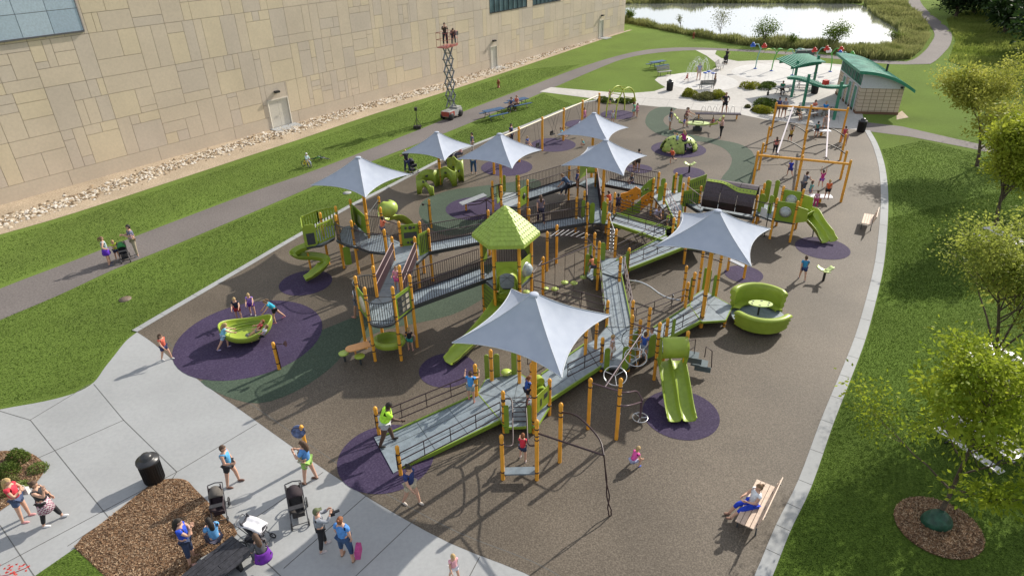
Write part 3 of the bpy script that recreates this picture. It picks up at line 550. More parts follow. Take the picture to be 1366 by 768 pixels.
ASPH = mat3('path_asphalt', [(.3, (.105, .093, .09)), (.5, (.155, .138, .132)), (.7, (.21, .19, .18))], (11, .2), bump=.4, bscale=50, dist=.008, fine=.12)
MULCH = mat3('wood_mulch', [(.32, (.045, .024, .013)), (.5, (.17, .095, .05)), (.66, (.33, .20, .11)), (.8, (.5, .36, .22))], (7, .6), bump=1, bscale=10, dist=.06, fine=.18)
GRAVEL = mat3('tan_gravel', [(.3, (.26, .20, .14)), (.5, (.40, .32, .23)), (.7, (.55, .46, .34))], (9, .5), bump=.8, bscale=14, dist=.03, fine=.15)
def hill(x, y):
    d = np.clip((x*0.86-y*.30-24.5), 0, None); t = np.clip((y-62)/25, 0, 1)
    return (d*.12)*t*t*(3-2*t)
# ground: one sheet reaching the horizon
xs = np.concatenate([[-900, -400, -200, -100], np.arange(-60, 130, 3.0), [160, 260, 450, 900]])
ys = np.concatenate([[-200, -60, -10], np.arange(3, 190, 3.0), [220, 300, 500, 900, 1500]])
X, Y = np.meshgrid(xs, ys, indexing='ij'); Z = hill(X, Y)-0.0
V = np.stack([X, Y, Z], -1).reshape(-1, 3); nx, ny = X.shape
I = (np.arange(nx-1)[:, None]*ny+np.arange(ny-1)[None]).ravel(); F = np.stack([I, I+ny, I+ny+1, I+1], -1)
me = fastmesh('ground', V, F, [GRASS]); g = bpy.data.objects.new('ground', me); C.objects.link(g); g['kind'] = 'structure'; g['label'] = 'green mown lawn around the playground'
me.polygons.foreach_set('use_smooth', [True]*len(F))
# rubber play surface
leftedge = [(183, 443), (220, 421), (290, 380), (380, 327), (405, 312.6), (459, 281.6), (477.5, 271.7), (519.7, 250.6), (560, 229.5), (618.6, 200.5), (700, 169), (769, 141), (800, 134)]
topedge = [(847, 139.7), (900, 145), (980, 151.4), (1019.5, 159.5), (1054, 163.5), (1100, 170), (1153, 174)]
rightedge = [(1153, 174), (1162, 190), (1169, 210), (1173, 230), (1175, 260), (1173, 300), (1167, 350), (1155, 400), (1140, 450), (1120, 500), (1095, 560), (1065, 640), (1035, 700), (1006, 768), (960, 860)]
botedge = [(960, 860), (860, 850), (760, 798), (700, 764), (600, 724), (512, 676), (434, 626.8), (339.6, 560), (268, 509), (234, 483), (205, 458), (183, 443)]
Ledge = cr_spline(W(leftedge), 3); Tedge = W(topedge); Redge = cr_spline(W(rightedge), 4); Bedge = cr_spline(W(botedge), 3)
poly = Ledge+Tedge+Redge[1:]+Bedge[1:-1]
struct(MB().sheet(poly, .012), 'play_surface', RUBBER, label='brown speckled rubber play surface')
RUBPOLY = [(p.x, p.y) for p in poly]
kb = MB(); band(kb, Ledge, 0, -.32, .03, thick=.03); struct(kb, 'concrete_kerb', CONC, label='pale concrete edging on the lawn side of the rubber surface')
kb = MB(); band(kb, [Vector(p) for p in Redge], -.40, 0, .03, thick=.03)
struct(kb, 'concrete_kerb', CONC, label='pale concrete edging along the right lawn')
jb = MB()
for k in range(2, len(Redge)-1, 2):
    a, b = strip(Redge, -.40, 0, 0); jb.beam((a[k].x, a[k].y, .029), (b[k].x, b[k].y, .029), .02, .006)
for k in range(1, len(Ledge)-1, 2):
    a, b = strip(Ledge, 0, -.32, 0); jb.beam((a[k].x, a[k].y, .029), (b[k].x, b[k].y, .029), .02, .006)
# plaza
plz = [(60, 535), (100, 524), (125, 510), (140, 490), (152, 475), (168, 455), (183, 443)]
pl = cr_spline(W([(-60, 560)]+[(0, 546)]+plz), 4)+Bedge[::-1][1:]+W([(960, 1000), (-200, 1200), (-400, 620)])
# order: Bedge reversed goes from plaza corner to the bottom of the rubber
pl = cr_spline(W([(-60, 560), (0, 546)]+plz), 4)+[p for p in Bedge[::-1][1:]]+W([(960, 1000), (400, 1300), (-200, 1000)])
struct(MB().sheet(pl, .008), 'plaza_pavement', CONC, label='pale concrete pavement at the near left')
for a, b in [((40.6, 560), (146, 691)), ((0, 700), (46, 768)), ((165, 560), (236, 629)), ((236, 629), (230, 638)), ((342.7, 565), (236, 629)), ((314.6, 707.5), (431, 629.5)), ((378.5, 757.5), (496, 654)), ((470, 772), (556, 690)), ((316, 711), (420, 812)), ((-20, 542), (40.6, 560)), ((236, 629), (-20, 765)), ((165, 560), (45, 613)), ((125, 512), (165, 560)), ((146, 691), (90, 728)), ((40, 560), (120, 512)), ((620, 780), (640, 742))]:
    jb.beam(at(*a, .009), at(*b, .009), .022, .008)
a, b = strip(Bedge, .42, .44, 0)
for l_ in (a,):
    for k in range(3, len(l_)-4): jb.beam((l_[k].x, l_[k].y, .009), (l_[k+1].x, l_[k+1].y, .009), .022, .008)
struct(jb, 'pavement_joints', JOINT, label='dark sawn joints in the concrete')
# back plaza and splash pad
bp = [(800, 134), (786, 131), (720, 122.5), (734.9, 116.6), (820, 123.8), (843.8, 124.4), (872.5, 122), (887.9, 116.7), (880, 112), (873.5, 106.8), (878, 103), (890, 100), (934, 96.9), (950, 93), (956, 90), (954, 83.6), (943, 74.8), (927.5, 67), (956, 67.4), (953.9, 72.6), (962.7, 78), (984.7, 82), (1011, 80.8), (1053.6, 80.4), (1128.6, 87), (1150, 100), (1150, 150), (1155, 175)]
poly = Ledge[-1:]+W(bp[1:])+Tedge[::-1][1:]
BRK = mat3('brushed_pavers', [(.3, (.40, .385, .36)), (.55, (.47, .455, .43)), (.75, (.52, .505, .48))], (3, .25), bump=.1, bscale=60, dist=.004, fine=.1)
struct(MB().sheet(poly, .008), 'splash_plaza', BRK, label='light concrete plaza around the splash pad')
def ell(cx, cy, x0, x1, y0, y1, n=48):
    c = (at(cx, y0)+at(cx, y1))/2; rx = (at(x1, cy)-at(x0, cy)).length/2; ry = (at(cx, y0)-at(cx, y1)).length/2
    return [Vector((c.x+rx*math.cos(2*PI*i/n), c.y+ry*math.sin(2*PI*i/n))) for i in range(n)]
def disc(cx, cy, x0, x1, y0, y1, z, m_, name, label):
    c = (at(cx, y0)+at(cx, y1))/2; r1 = (at(x1, cy)-at(x0, cy)).length/2; r2 = (at(cx, y0)-at(cx, y1)).length/2; r_ = r1*.75+r2*.25
    return struct(MB().sheet([(c.x+r_*math.cos(2*PI*i/48), c.y+r_*math.sin(2*PI*i/48)) for i in range(48)], z), name, m_, label=label)
struct(MB().sheet(ell(936, 107, 898, 992, 97, 121), .012), 'splash_pad', CONCW, label='round wet splash pad with the low fountain')
struct(MB().sheet(ell(1060, 98, 980, 1150, 84, 112), .012), 'splash_pad', CONCW, label='large white splash pad behind the green pergola')
jb = MB()
for k in range(10):
    jb.beam(at(830+k*32, 126+k*3.2, .0135), at(822+k*33, 138+k*3.0, .0135), .03, .004)
jb.beam(at(800, 128, .0135), at(900, 133, .0135), .03, .004); jb.beam(at(900, 133, .0135), at(1010, 146, .0135), .03, .004); jb.beam(at(1000, 80, .0135), at(1120, 110, .0135), .04, .004); jb.beam(at(1040, 130, .0135), at(1130, 95, .0135), .04, .004)
struct(jb, 'plaza_joints', plain('joint_grey', (.3, .29, .28), .9))
# purple circles
for a, lb in [((333, 453, 239.5, 427, 404, 504), 'largest purple circle, round the spinning bowl'), ((408, 377, 374, 442, 361.5, 394), 'purple circle under the spiral slide'), ((597, 494, 559.5, 636, 472, 516), 'purple circle at the foot of the hexagonal tower slide'), ((515, 612, 452, 578, 566, 660), 'purple circle at the foot of the nearest ramp'), ((908, 553, 858, 959, 521, 587), 'purple circle under the double slide'), ((992, 366.5, 967, 1017, 354.5, 378), 'purple circle beside the green boat glider'), ((1097, 331, 1062, 1133, 318, 345), 'purple circle at the foot of the curved slide'), ((634, 278, 593, 676, 265.5, 291), 'purple circle inside the green ring'), ((676, 223.5, 641.7, 711, 212.5, 235), 'purple circle under the nearest swings'), ((738, 194, 710, 769, 184, 203.5), 'purple circle under the middle swings'), ((775, 165, 757, 800, 160, 172), 'purple circle under the far swings'), ((824, 153.5, 802, 847, 147, 160), 'purple circle under the arch climber'), ((905, 199, 867, 942, 189.5, 209.5), 'purple circle under the climbing dome'), ((919, 230, 899, 941, 223.5, 237), 'purple circle under the small spinner'), ((852, 226, 834, 869, 219, 232), 'purple circle behind the barred bridge')]:
    disc(*a, .020, PURPLE, 'purple_circle', lb)
gm = MB()
low = [(268, 509), (300, 528), (345, 538), (395, 522), (440, 492), (466, 465), (503, 444), (532, 436), (603, 420), (650, 395), (690, 368), (655, 352), (600, 372), (553, 400), (510, 410), (470, 424), (440, 436), (410, 447), (370, 460), (330, 492), (290, 505)]
gm.sheet(cr_spline(W(low), 3, True), .016)
mid = [(561, 290), (561, 273), (573, 263.5), (600, 254), (634, 249.5), (678, 244), (712, 239), (722, 248), (700, 262), (688, 285), (660, 300), (620, 312), (585, 312)]
gm.sheet(cr_spline(W(mid), 3, True), .016)
far = [(903, 145), (881, 143), (866, 150), (861, 160), (862.5, 168), (873.4, 177), (894, 184), (922, 188), (940, 190), (956, 194), (969, 201), (976.6, 212), (972, 226), (960, 243), (985, 250), (1005, 243), (1010, 222), (1003, 202), (985, 192), (960, 187), (922, 180), (901.6, 174), (887.5, 166), (886, 157)]
gm.sheet(cr_spline(W(far), 2, True), .016)
struct(gm, 'green_path_bands', GREENR, label='dark green rubber bands curving across the play surface')
# asphalt path
up = [(-200, 487), (-60, 414), (0, 385), (100, 347), (184, 314), (340, 255), (426, 225), (552, 176), (611, 152), (700, 118), (780, 88), (846, 69.5), (901, 63.8), (967, 65), (1080, 71.5), (1166, 80), (1205, 82)]
lo = [(-200, 540), (-60, 455), (0, 427), (80, 393), (153, 359), (230, 328), (340, 282), (440, 239), (497, 215), (590.5, 179), (690, 138), (790, 95), (835, 78), (879, 70.5), (930, 67.3), (1000, 69.5), (1080, 76), (1134, 80.5), (1190, 86), (1241, 86)]
U = cr_spline(W(up), 3); Lw = cr_spline(W(lo), 3)
struct(MB().sheet(U+Lw[::-1], .006), 'asphalt_path', ASPH, label='grey asphalt path between the building and the playground')
wl = [(1190, 86), (1217, 80.4), (1232, 70), (1241, 59), (1246.5, 45.5), (1236, 29.5), (1222, 16), (1212, 5), (1208, 1)]
wr = [(1241, 86), (1250, 80), (1260, 70), (1268, 59), (1269, 45), (1258, 32), (1242, 20), (1230, 8), (1226, 1)]
a = cr_spline(W(wl), 4); b = cr_spline(W(wr), 4); n = len(a)
tz = lambda p: float(hill(np.array(p.x), np.array(p.y)))+.04
pm = MB(); pm.add([(p.x, p.y, tz(p)-.034 if i < 3 else tz(p)) for i, p in enumerate(a)]+[(p.x, p.y, tz(p)) for p in b], [(i, n+i, n+i+1, i+1) for i in range(n-1)])
struct(pm, 'winding_path', ASPH, label='winding asphalt path beside the pond')
sp = W([(1153, 163), (1203.7, 169), (1273, 185), (1321.5, 195.6), (1400, 210)])+W([(1400, 222), (1294.8, 198), (1214, 182.5), (1155, 175)])
sp = [Vector((p.x, p.y, 0)) for p in sp]
struct(MB().sheet(sp, .01), 'side_path', ASPH, label='asphalt side path past the restroom building')
# pond
wm = bpy.data.materials.new('pond_water'); wm.use_nodes = True; b_ = wm.node_tree.nodes['Principled BSDF']
b_.inputs['Base Color'].default_value = (.80, .83, .86, 1); b_.inputs['Roughness'].default_value = .06; b_.inputs['Metallic'].default_value = .85
tcw = wm.node_tree.nodes.new('ShaderNodeTexCoord'); nw = wm.node_tree.nodes.new('ShaderNodeTexNoise'); nw.inputs['Scale'].default_value = 1.2; nw.inputs['Detail'].default_value = 3
bw = wm.node_tree.nodes.new('ShaderNodeBump'); bw.inputs['Strength'].default_value = .12; bw.inputs['Distance'].default_value = .03
wm.node_tree.links.new(tcw.outputs['Object'], nw.inputs['Vector']); wm.node_tree.links.new(nw.outputs[0], bw.inputs['Height']); wm.node_tree.links.new(bw.outputs[0], b_.inputs['Normal'])
pond = [(770, 20), (808.6, 27), (845, 31), (879, 37), (934, 47), (989, 57), (1030, 58.5), (1080, 60), (1128.6, 66), (1160, 69), (1185, 63), (1201, 52), (1198, 40), (1166, 21), (1152, 8), (1110, 4.5), (1000, 3.5), (880, 4), (770, 5)]
struct(MB().sheet(cr_spline(W(pond), 3, True), .012), 'pond_water', wm, label='bright pond mirroring the pale sky')
# beds
struct(MB().sheet(cr_spline(W([(100, 730), (146, 691), (175, 667), (206, 644), (230, 638.6), (249, 641), (260, 652), (284.5, 676.5), (317, 712), (268, 744), (232, 780), (180, 810), (140, 768)]), 3, True), .030), 'mulch_bed', MULCH, label='wood mulch bed in the plaza beside the black litter bin')
struct(MB().sheet(cr_spline(W([(-60, 610), (0, 602), (16, 602), (35, 603), (49, 609), (60, 620), (57, 633), (40.6, 652), (0, 682), (-60, 720)]), 3, True), .030), 'mulch_bed', MULCH, label='wood mulch bed at the left edge with green plants')
struct(MB().sheet(W([(38, 775), (100, 732), (118, 748), (143, 772), (150, 900), (0, 900)]), .034), 'lawn_corner', GRASS, label='green grass corner in the near left plaza')
struct(MB().sheet(ell(1251, 703, 1197, 1304, 668, 741), .014), 'tree_mulch', MULCH, label='round mulch bed under the nearest tree')
struct(MB().sheet(ell(1330, 512, 1296, 1364, 497, 527), .014), 'tree_mulch', MULCH, label='mulch bed under the second tree')
struct(MB().sheet(W([(1196, 153), (1203, 148), (1212, 157), (1196, 160)]), .014), 'bare_patch', GRAVEL, label='bare gravel patch at the corner of the restroom building')
# gravel strip along the building
Wd = Vector((math.sin(R(38.29)), math.cos(R(38.29)), 0)); Wn = Vector((Wd.y, -Wd.x, 0))   # Wn points to the playground
W0 = at(400, 162.6)
ls = W([(-200, 370), (0, 313), (100, 284), (281, 225), (340, 205.5), (400, 186), (500, 152), (600, 121), (700, 88), (800, 54), (844, 40)])
wb = [W0+Wd*s for s in (-60, -30, -20, -5, 0, 20, 40, 60, 66)]
wend = W0+Wd*((at(808, 40)-W0).dot(Wd))
struct(MB().sheet([W0+Wd*-60+Vector((0, 0, 0)), wend+Wd*1.5]+cr_spline(ls, 3)[::-1], .010), 'gravel_strip', GRAVEL, label='tan gravel strip at the foot of the big building')
# field stones, hundreds of them: stuff
def stones(path, n, wid, smin, smax, seed):
    r_ = np.random.default_rng(seed); P = [Vector((p.x, p.y, 0)) for p in path]; seg = np.array([(P[i+1]-P[i]).length for i in range(len(P)-1)]); cum = np.concatenate([[0], np.cumsum(seg)])
    base = [(1, 0, 0), (0, 1, 0), (-1, 0, 0), (0, -1, 0), (0, 0, 1), (0, 0, -1), ]
    bv = np.array(base, float); bf = np.array([(0, 1, 4), (1, 2, 4), (2, 3, 4), (3, 0, 4)])
    Vs = []; Fs = []; mi = []
    for i in range(n):
        s = r_.random()*cum[-1]; k = min(np.searchsorted(cum, s)-1, len(seg)-1); k = max(k, 0); p = P[k].lerp(P[k+1], (s-cum[k])/seg[k]); t = (P[k+1]-P[k]).normalized()
        o = r_.normal(0, wid/2); c = np.array([p.x+t.y*o, p.y-t.x*o, .02]); sz = r_.uniform(smin, smax)
        a = r_.random()*6.28; Rm = np.array([[math.cos(a), -math.sin(a), 0], [math.sin(a), math.cos(a), 0], [0, 0, 1]])
        v = bv*(r_.uniform(.6, 1.2, (6, 1)))*np.array([sz, sz*r_.uniform(.5, .9), sz*.6]); v = v@Rm.T+c
        Fs.append(bf+len(Vs)*6); Vs.append(v); mi += [r_.integers(0, 4)]*4
    return np.concatenate(Vs), np.concatenate(Fs), np.array(mi)
sm_ = [plain('stone_pale', (.55, .47, .36), .9), plain('stone_tan', (.34, .25, .16), .9), plain('stone_brown', (.17, .12, .07), .9), plain('stone_white', (.62, .57, .5), .9)]
cl = cr_spline(W([(-60, 318), (0, 297), (60, 279), (150, 249), (250, 215), (340, 187), (400, 170), (500, 138.5), (600, 113), (700, 80), (800, 49)]), 2)
V, F, mi = stones(cl, 9000, .95, .06, .21, 3)
o = bpy.data.objects.new('field_stones', fastmesh('field_stones', V, F, sm_, mi)); C.objects.link(o); tag(o, 'band of rounded field stones along the building', 'stones', kind='stuff')
# grass blades
def blades(poly, dens, h, wd, seed, excl=(), zf=None, maxn=400000):
    r_ = np.random.default_rng(seed); px = np.array([p[0] for p in poly]); py = np.array([p[1] for p in poly])
    A = (px.max()-px.min())*(py.max()-py.min()); n = int(min(A*dens, maxn*3)); x = r_.uniform(px.min(), px.max(), n); y = r_.uniform(py.min(), py.max(), n)
    k = inpoly(x, y, poly)
    for e in excl: k &= ~inpoly(x, y, e)
    x = x[k][:maxn]; y = y[k][:maxn]; n = len(x); a = r_.uniform(0, 6.28, n); hh = h*r_.uniform(.5, 1.3, n); w_ = wd*r_.uniform(.6, 1.3, n)
    z = zf(x, y) if zf is not None else np.zeros(n); lx = r_.normal(0, .5, n)*hh; ly = r_.normal(0, .5, n)*hh
    V = np.zeros((n, 3, 3)); V[:, 0] = np.stack([x-w_*np.cos(a), y-w_*np.sin(a), z], -1); V[:, 1] = np.stack([x+w_*np.cos(a), y+w_*np.sin(a), z], -1); V[:, 2] = np.stack([x+lx, y+ly, z+hh], -1)
    return V.reshape(-1, 3), np.arange(n*3).reshape(n, 3)
BLADE = leafmat('grass_blades', (.046, .088, .012), (.100, .158, .024), .4, .3)
def grasspatch(polypx, dens, h, wd, seed, label, excl=(), m_=None, name='lawn_grass', zf=None, maxn=300000, world=None):
    poly = world or [(p.x, p.y) for p in W(polypx)]; V, F = blades(poly, dens, h, wd, seed, excl, zf, maxn)
    o = bpy.data.objects.new(name, fastmesh(name, V, F, [m_ or BLADE])); C.objects.link(o); tag(o, label, 'grass', kind='stuff'); return o
kerbR = [(p.x, p.y) for p in strip(Redge, -.45, 0, 0)[0]]
rl = [(p[0], p[1]) for p in kerbR if p[1] > 10][:]
i0 = min(range(len(rl)), key=lambda i: abs(rl[i][1]-34))
reg = rl[i0:]+[(14.5, 9), (18, 16), (27, 28), (36, 40)]
tm = [(v.x, v.y) for v in ell(1251, 703, 1197, 1304, 668, 741)]
grasspatch(None, 620, .036, .013, 11, 'mown grass right of the playground', excl=[tm], world=reg, maxn=260000)
grasspatch([(-10, 430), (150, 365), (340, 285), (430, 248), (520, 210), (600, 182), (690, 141), (725, 125), (765, 140), (700, 167), (618, 198), (519, 248), (459, 279), (380, 325), (290, 378), (218, 418), (178, 444), (150, 470), (124, 506), (98, 521), (0, 542), (-10, 545)], 300, .04, .015, 12, 'mown grass between the path and the playground', maxn=160000)
grasspatch([(0, 318), (100, 290), (281, 231), (400, 192), (600, 126), (700, 93), (775, 86), (700, 116), (552, 173), (426, 222), (340, 252), (184, 311), (0, 380)], 190, .04, .017, 13, 'mown grass between the gravel and the path', maxn=120000)
grasspatch([(1176, 200), (1230, 188), (1290, 202), (1400, 228), (1420, 340), (1420, 400), (1185, 400), (1192, 330), (1190, 260), (1184, 220)], 220, .04, .022, 15, 'mown grass between the side path and the second tree', maxn=150000)
grasspatch([(44, 772), (100, 733), (117, 748), (142, 772), (150, 860), (20, 860)], 900, .07, .012, 14, 'grass in the near left corner of the plaza')

def chips(poly, n, seed, label, size=.05):
    r_ = np.random.default_rng(seed); px = np.array([p[0] for p in poly]); py = np.array([p[1] for p in poly]); x = r_.uniform(px.min(), px.max(), n*3); y = r_.uniform(py.min(), py.max(), n*3); k = inpoly(x, y, poly); x, y = x[k][:n], y[k][:n]; n = len(x)
    a = r_.uniform(0, 6.28, n); l_ = size*r_.uniform(.4, 1.5, n); w_ = size*r_.uniform(.15, .4, n); t = r_.normal(0, .35, n); z = .045+r_.uniform(0, .03, n); d = np.stack([np.cos(a), np.sin(a), t], -1)*l_[:, None]; e = np.stack([-np.sin(a), np.cos(a), r_.normal(0, .3, n)], -1)*w_[:, None]; c = np.stack([x, y, z], -1)
    V = np.stack([c-d-e, c+d-e, c+d+e, c-d+e], 1).reshape(-1, 3); mi = r_.integers(0, 4, n)
    o = bpy.data.objects.new('mulch_chips', fastmesh('mulch_chips', V, np.arange(n*4).reshape(n, 4), [plain('chip_dark', (.07, .035, .018), .9), plain('chip_brown', (.20, .11, .055), .9), plain('chip_tan', (.27, .155, .08), .9), plain('chip_pale', (.42, .30, .19), .9)], mi)); C.objects.link(o); tag(o, label, 'wood chips', kind='stuff')
chips([(p.x, p.y) for p in W([(100, 730), (146, 691), (206, 646), (230, 641), (249, 643), (260, 654), (283, 677), (315, 713), (268, 744), (232, 780), (180, 800), (143, 768)])], 26000, 1, 'loose wood chips on the mulch bed beside the bin', .026)
chips([(p.x, p.y) for p in W([(-20, 605), (16, 603), (49, 610), (59, 621), (56, 633), (40, 651), (0, 680), (-20, 690)])], 7000, 2, 'loose wood chips on the mulch bed at the left edge', .028)
chips(tm, 9000, 3, 'loose wood chips under the nearest tree', .028)
chips([(v.x, v.y) for v in ell(1330, 512, 1296, 1364, 497, 527)], 1600, 4, 'loose wood chips under the second tree', .05)
# ---------------------------------------------------------------- the play structure
ROOT = thing('play_structure', 'sprawling orange, lime and grey play structure of decks, ramps and slides', 'play structure', (1, 26, 0))
def pb(mb, name, mats, parent=None, label=None, solid=0):
    """a part (or sub-part) of the play structure, given in world coordinates"""
    mb.v = [tuple(Vector(v)-ORIG[ROOT.name]) for v in mb.v]
    o = mb.build(name, mats, parent or ROOT, solid=solid)
    if label: o['label'] = label
    return o
POSTM = [ORANGE, BROWN]
def post(x, y, zt, rings=(), px=True, z0=0, r=.064, root=None):
    p = at(x, y, zt) if px else Vector((x, y, 0)); mb = MB(); z = zt-.07
    mb.tube([(p.x, p.y, z0), (p.x, p.y, z)], r, 12)
    mb.lathe((p.x, p.y, z), [(r*1.12, 0), (r*1.15, .05), (r*.95, .10), (r*.5, .135), (.001, .145)], 12)
    for q in list(rings)+[zt-.28]:
        mb.lathe((p.x, p.y, q), [(r*1.02, -.02), (r*1.22, -.02), (r*1.22, .02), (r*1.02, .02)], 12, 1)
    if root is None: pb(mb, 'post', POSTM)
    else: mb.build('post', POSTM, root, world=True)
    return Vector((p.x, p.y, 0))
# posts: photo position of the top, height of the top, clamp heights
PO = {}
for k, x, y, zt, rg in [('a1', 426.8, 284.9, 2.83, (1.5,)), ('a2b', 447.5, 288.2, 2.88, (1.6, 1.9)), ('a2', 447.5, 276.4, 2.85, (1.6,)), ('a3b', 468.3, 295.5, 2.84, (1.6, 1.9)), ('a3', 467, 267, 2.85, (1.7,)),
  ('a4b', 488, 286.2, 2.85, (1.7, 2.3)), ('a5', 504.9, 263.2, 2.85, (1.8,)), ('a5b', 507.2, 277.7, 2.85, (1.7,)), ('a6', 531.8, 296.8, 2.85, (1.7, 2.3)), ('a6b', 512.2, 307.3, 2.85, (1.6,)), ('a7', 522.3, 317.2, 2.75, (1.7,)), ('a8', 552.9, 317.2, 2.75, (1.7, 1.4)), ('a9', 559.5, 296.8, 2.75, (1.8,)), ('a9b', 571.2, 306.3, 2.75, (1.8,)),
  ('m6', 692, 271.4, 2.45, (1.5,)), ('m7', 705.6, 280, 2.45, (1.4, 1.2)), ('m8', 651, 281.3, 2.5, (1.4,)),
  ('m2', 656.6, 242.4, 2.25, (1.1,)), ('m3', 668, 249, 2.25, (1.1, 1.5)), ('m4', 691.8, 235.2, 2.25, (1.2,)), ('m4b', 692, 248.3, 2.25, (1.2, 1.7)), ('m5', 703.6, 241, 2.25, (1.2,)),
  ('h1', 759.5, 220.5, 2.25, (1.2,)), ('h2', 771.8, 220.5, 2.35, (1.2,)), ('h3', 780, 255.5, 2.1, (1.0, 1.4)), ('h4', 769.4, 264, 2.05, (1.0, 1.3)), ('h5', 784.2, 271.3, 2.0, (.8, 1.3)), ('h6', 795, 224, 2.2, (1.2,)),
  ('h7', 810.3, 266, 2.0, (.9, 1.2)), ('h8', 812.9, 285.8, 2.0, (.8, 1.2)), ('h9', 820.4, 258.1, 2.0, (1.2,)), ('h14', 822.3, 307, 2.0, (.9,)), ('h11', 872.2, 239, 2.2, (1.1, 1.5, .9)), ('h12', 879.4, 231, 2.2, (1.2,)), ('h13', 888, 245.6, 2.15, (1.1, 1.4)),
  ('l2', 902.4, 231.7, 2.15, (1.2,)), ('l4', 912, 245.6, 2.15, (1.1, 1.4)), ('l5', 919, 237.7, 2.15, (1.2,)), ('l6', 935.5, 249.5, 1.9, (1.1,)), ('l7', 906.8, 282.5, 2.0, (1.1,)), ('l8', 899.3, 291.7, 2.0, (1.2,)),
  ('n1', 1020.2, 245.7, 2.2, (1.4,)), ('n1b', 1016.5, 254, 2.15, (1.2,)), ('n2', 1010.6, 261.5, 2.1, (.9, 1.3)), ('n3', 1045.6, 249.6, 2.3, (1.9,)), ('n4', 1036.9, 265.5, 2.3, (1.2, 1.9)), ('n5', 1072.2, 253.6, 2.3, (1.9,)), ('n6', 1064.7, 269.4, 2.3, (1.1, 1.9)),
  ('i1', 730, 310.4, 2.1, (1.7,)), ('i2', 743, 301.2, 2.08, (1.6,)), ('i3', 782.2, 312.4, 2.15, (1.7,)), ('i4', 793.6, 311.7, 2.0, (1.2,)), ('i5', 799.7, 323.6, 2.48, (1.2, 1.5, .9)), ('i6', 724.4, 344, 2.05, ()), ('i7', 828.2, 344, 1.8, (1.1, .8)), ('i8', 839.4, 332.2, 1.66, (1.3,)),
  ('j1', 811.1, 402.3, 1.6, (1.3, .9)), ('j2', 844.7, 402.3, 1.6, (1.3,)), ('j3', 843.9, 422, 2.5, (1.0, 1.3, 2.1)), ('j4', 854.6, 428, 2.1, (1.3,)), ('j5', 867.4, 411.5, 1.75, (1.2,)), ('j6', 891.1, 426, 1.95, (1.2,)), ('j7', 880.5, 432, 2.52, (1.0, 1.3, 1.6, 1.9)), ('j8', 918.1, 443.1, 2.3, (1.4, 1.9)), ('j9', 918, 378, 1.7, (1.4, 1.1)), ('j10', 804.1, 451.7, 1.52, (.9, 1.3)), ('j11', 796.2, 432, 1.6, (1.2,)), ('j12', 782.1, 440.5, 1.6, (1.3,)),
  ('k1', 927.2, 364.8, 1.8, (1.2, 1.5)), ('k1b', 916, 356, 1.8, (1.2,)), ('k2', 939, 331, 2.5, (1.0, 1.3, 2.1)), ('k3', 963.4, 337.8, 2.5, (1.2, 2.1)), ('k7', 915, 327, 1.05, (.8,)),
  ('p1', 500.3, 544.3, 1.16, (.6,)), ('p2', 529.5, 596.3, 1.18, (.55,)), ('p3', 633.4, 487.4, 1.74, (1.2, .9)), ('p4', 670.8, 523.3, 1.74, (.5, .9, 1.2, 1.4)), ('p5', 654.4, 468, 1.74, (.9,)), ('p6', 692.3, 471.4, 1.74, (1.0,)), ('p8', 733.2, 507, 1.55, (.45, 1.2)), ('p9', 709, 486, 1.74, (1.2,)),
  ('p10', 668.8, 581.7, 1.80, (.35,)), ('p11', 716, 561.9, 2.40, (.35, 1.7, 1.85))]:
    PO[k] = post(x, y, zt, rg)
for k, (x, y, zt, rg) in dict(b3=(-6.08, 22.34, 3.35, (1.9,)), D=(-5.55, 21.43, 3.35, (.5, .8, 1.9, 2.2, 2.9)), b1=(-5.55, 23.25, 3.3, (1.9, 2.9)), b2=(-4.5, 23.25, 3.3, (2.9,)), E=(-4.5, 21.43, 3.35, (.3, .8, 1.3, 1.9, 2.1, 2.9)), F=(-3.97, 22.34, 3.35, (1.9, 2.3, 2.9))).items(): PO[k] = post(x, y, zt, rg, px=False)
# ---- decks and ramps
def deck(poly, z, trim=LIMED, th=.10, name='deck', seams=True, cover=DECK):
    """poly: world xy points (z may differ per point when z is a function)"""
    zf = z if callable(z) else (lambda p: z)
    mb = MB(); n = len(poly)
    vs = [(p[0], p[1], zf(p)) for p in poly]+[(p[0], p[1], zf(p)-th) for p in poly]
    mb.add(vs, [list(range(n))], 0); mb.add(vs, [[n+n-1-i for i in range(n)]], 1)
    mb.add(vs, [[i, n+i, n+(i+1) % n, (i+1) % n] for i in range(n)], 1)
    if seams:
        c = Vector((sum(p[0] for p in poly)/n, sum(p[1] for p in poly)/n, 0)); c.z = zf(c)+.003
        for p in poly: mb.beam(c, (p[0], p[1], zf(p)+.003), .012, .006, 2)
    for i in range(n):     # raised edge trim
        a, b = poly[i], poly[(i+1) % n]; mb.beam((a[0], a[1], zf(a)-.03), (b[0], b[1], zf(b)-.03), .035, .075, 1)
    return pb(mb, name, [cover, trim, DGREY])
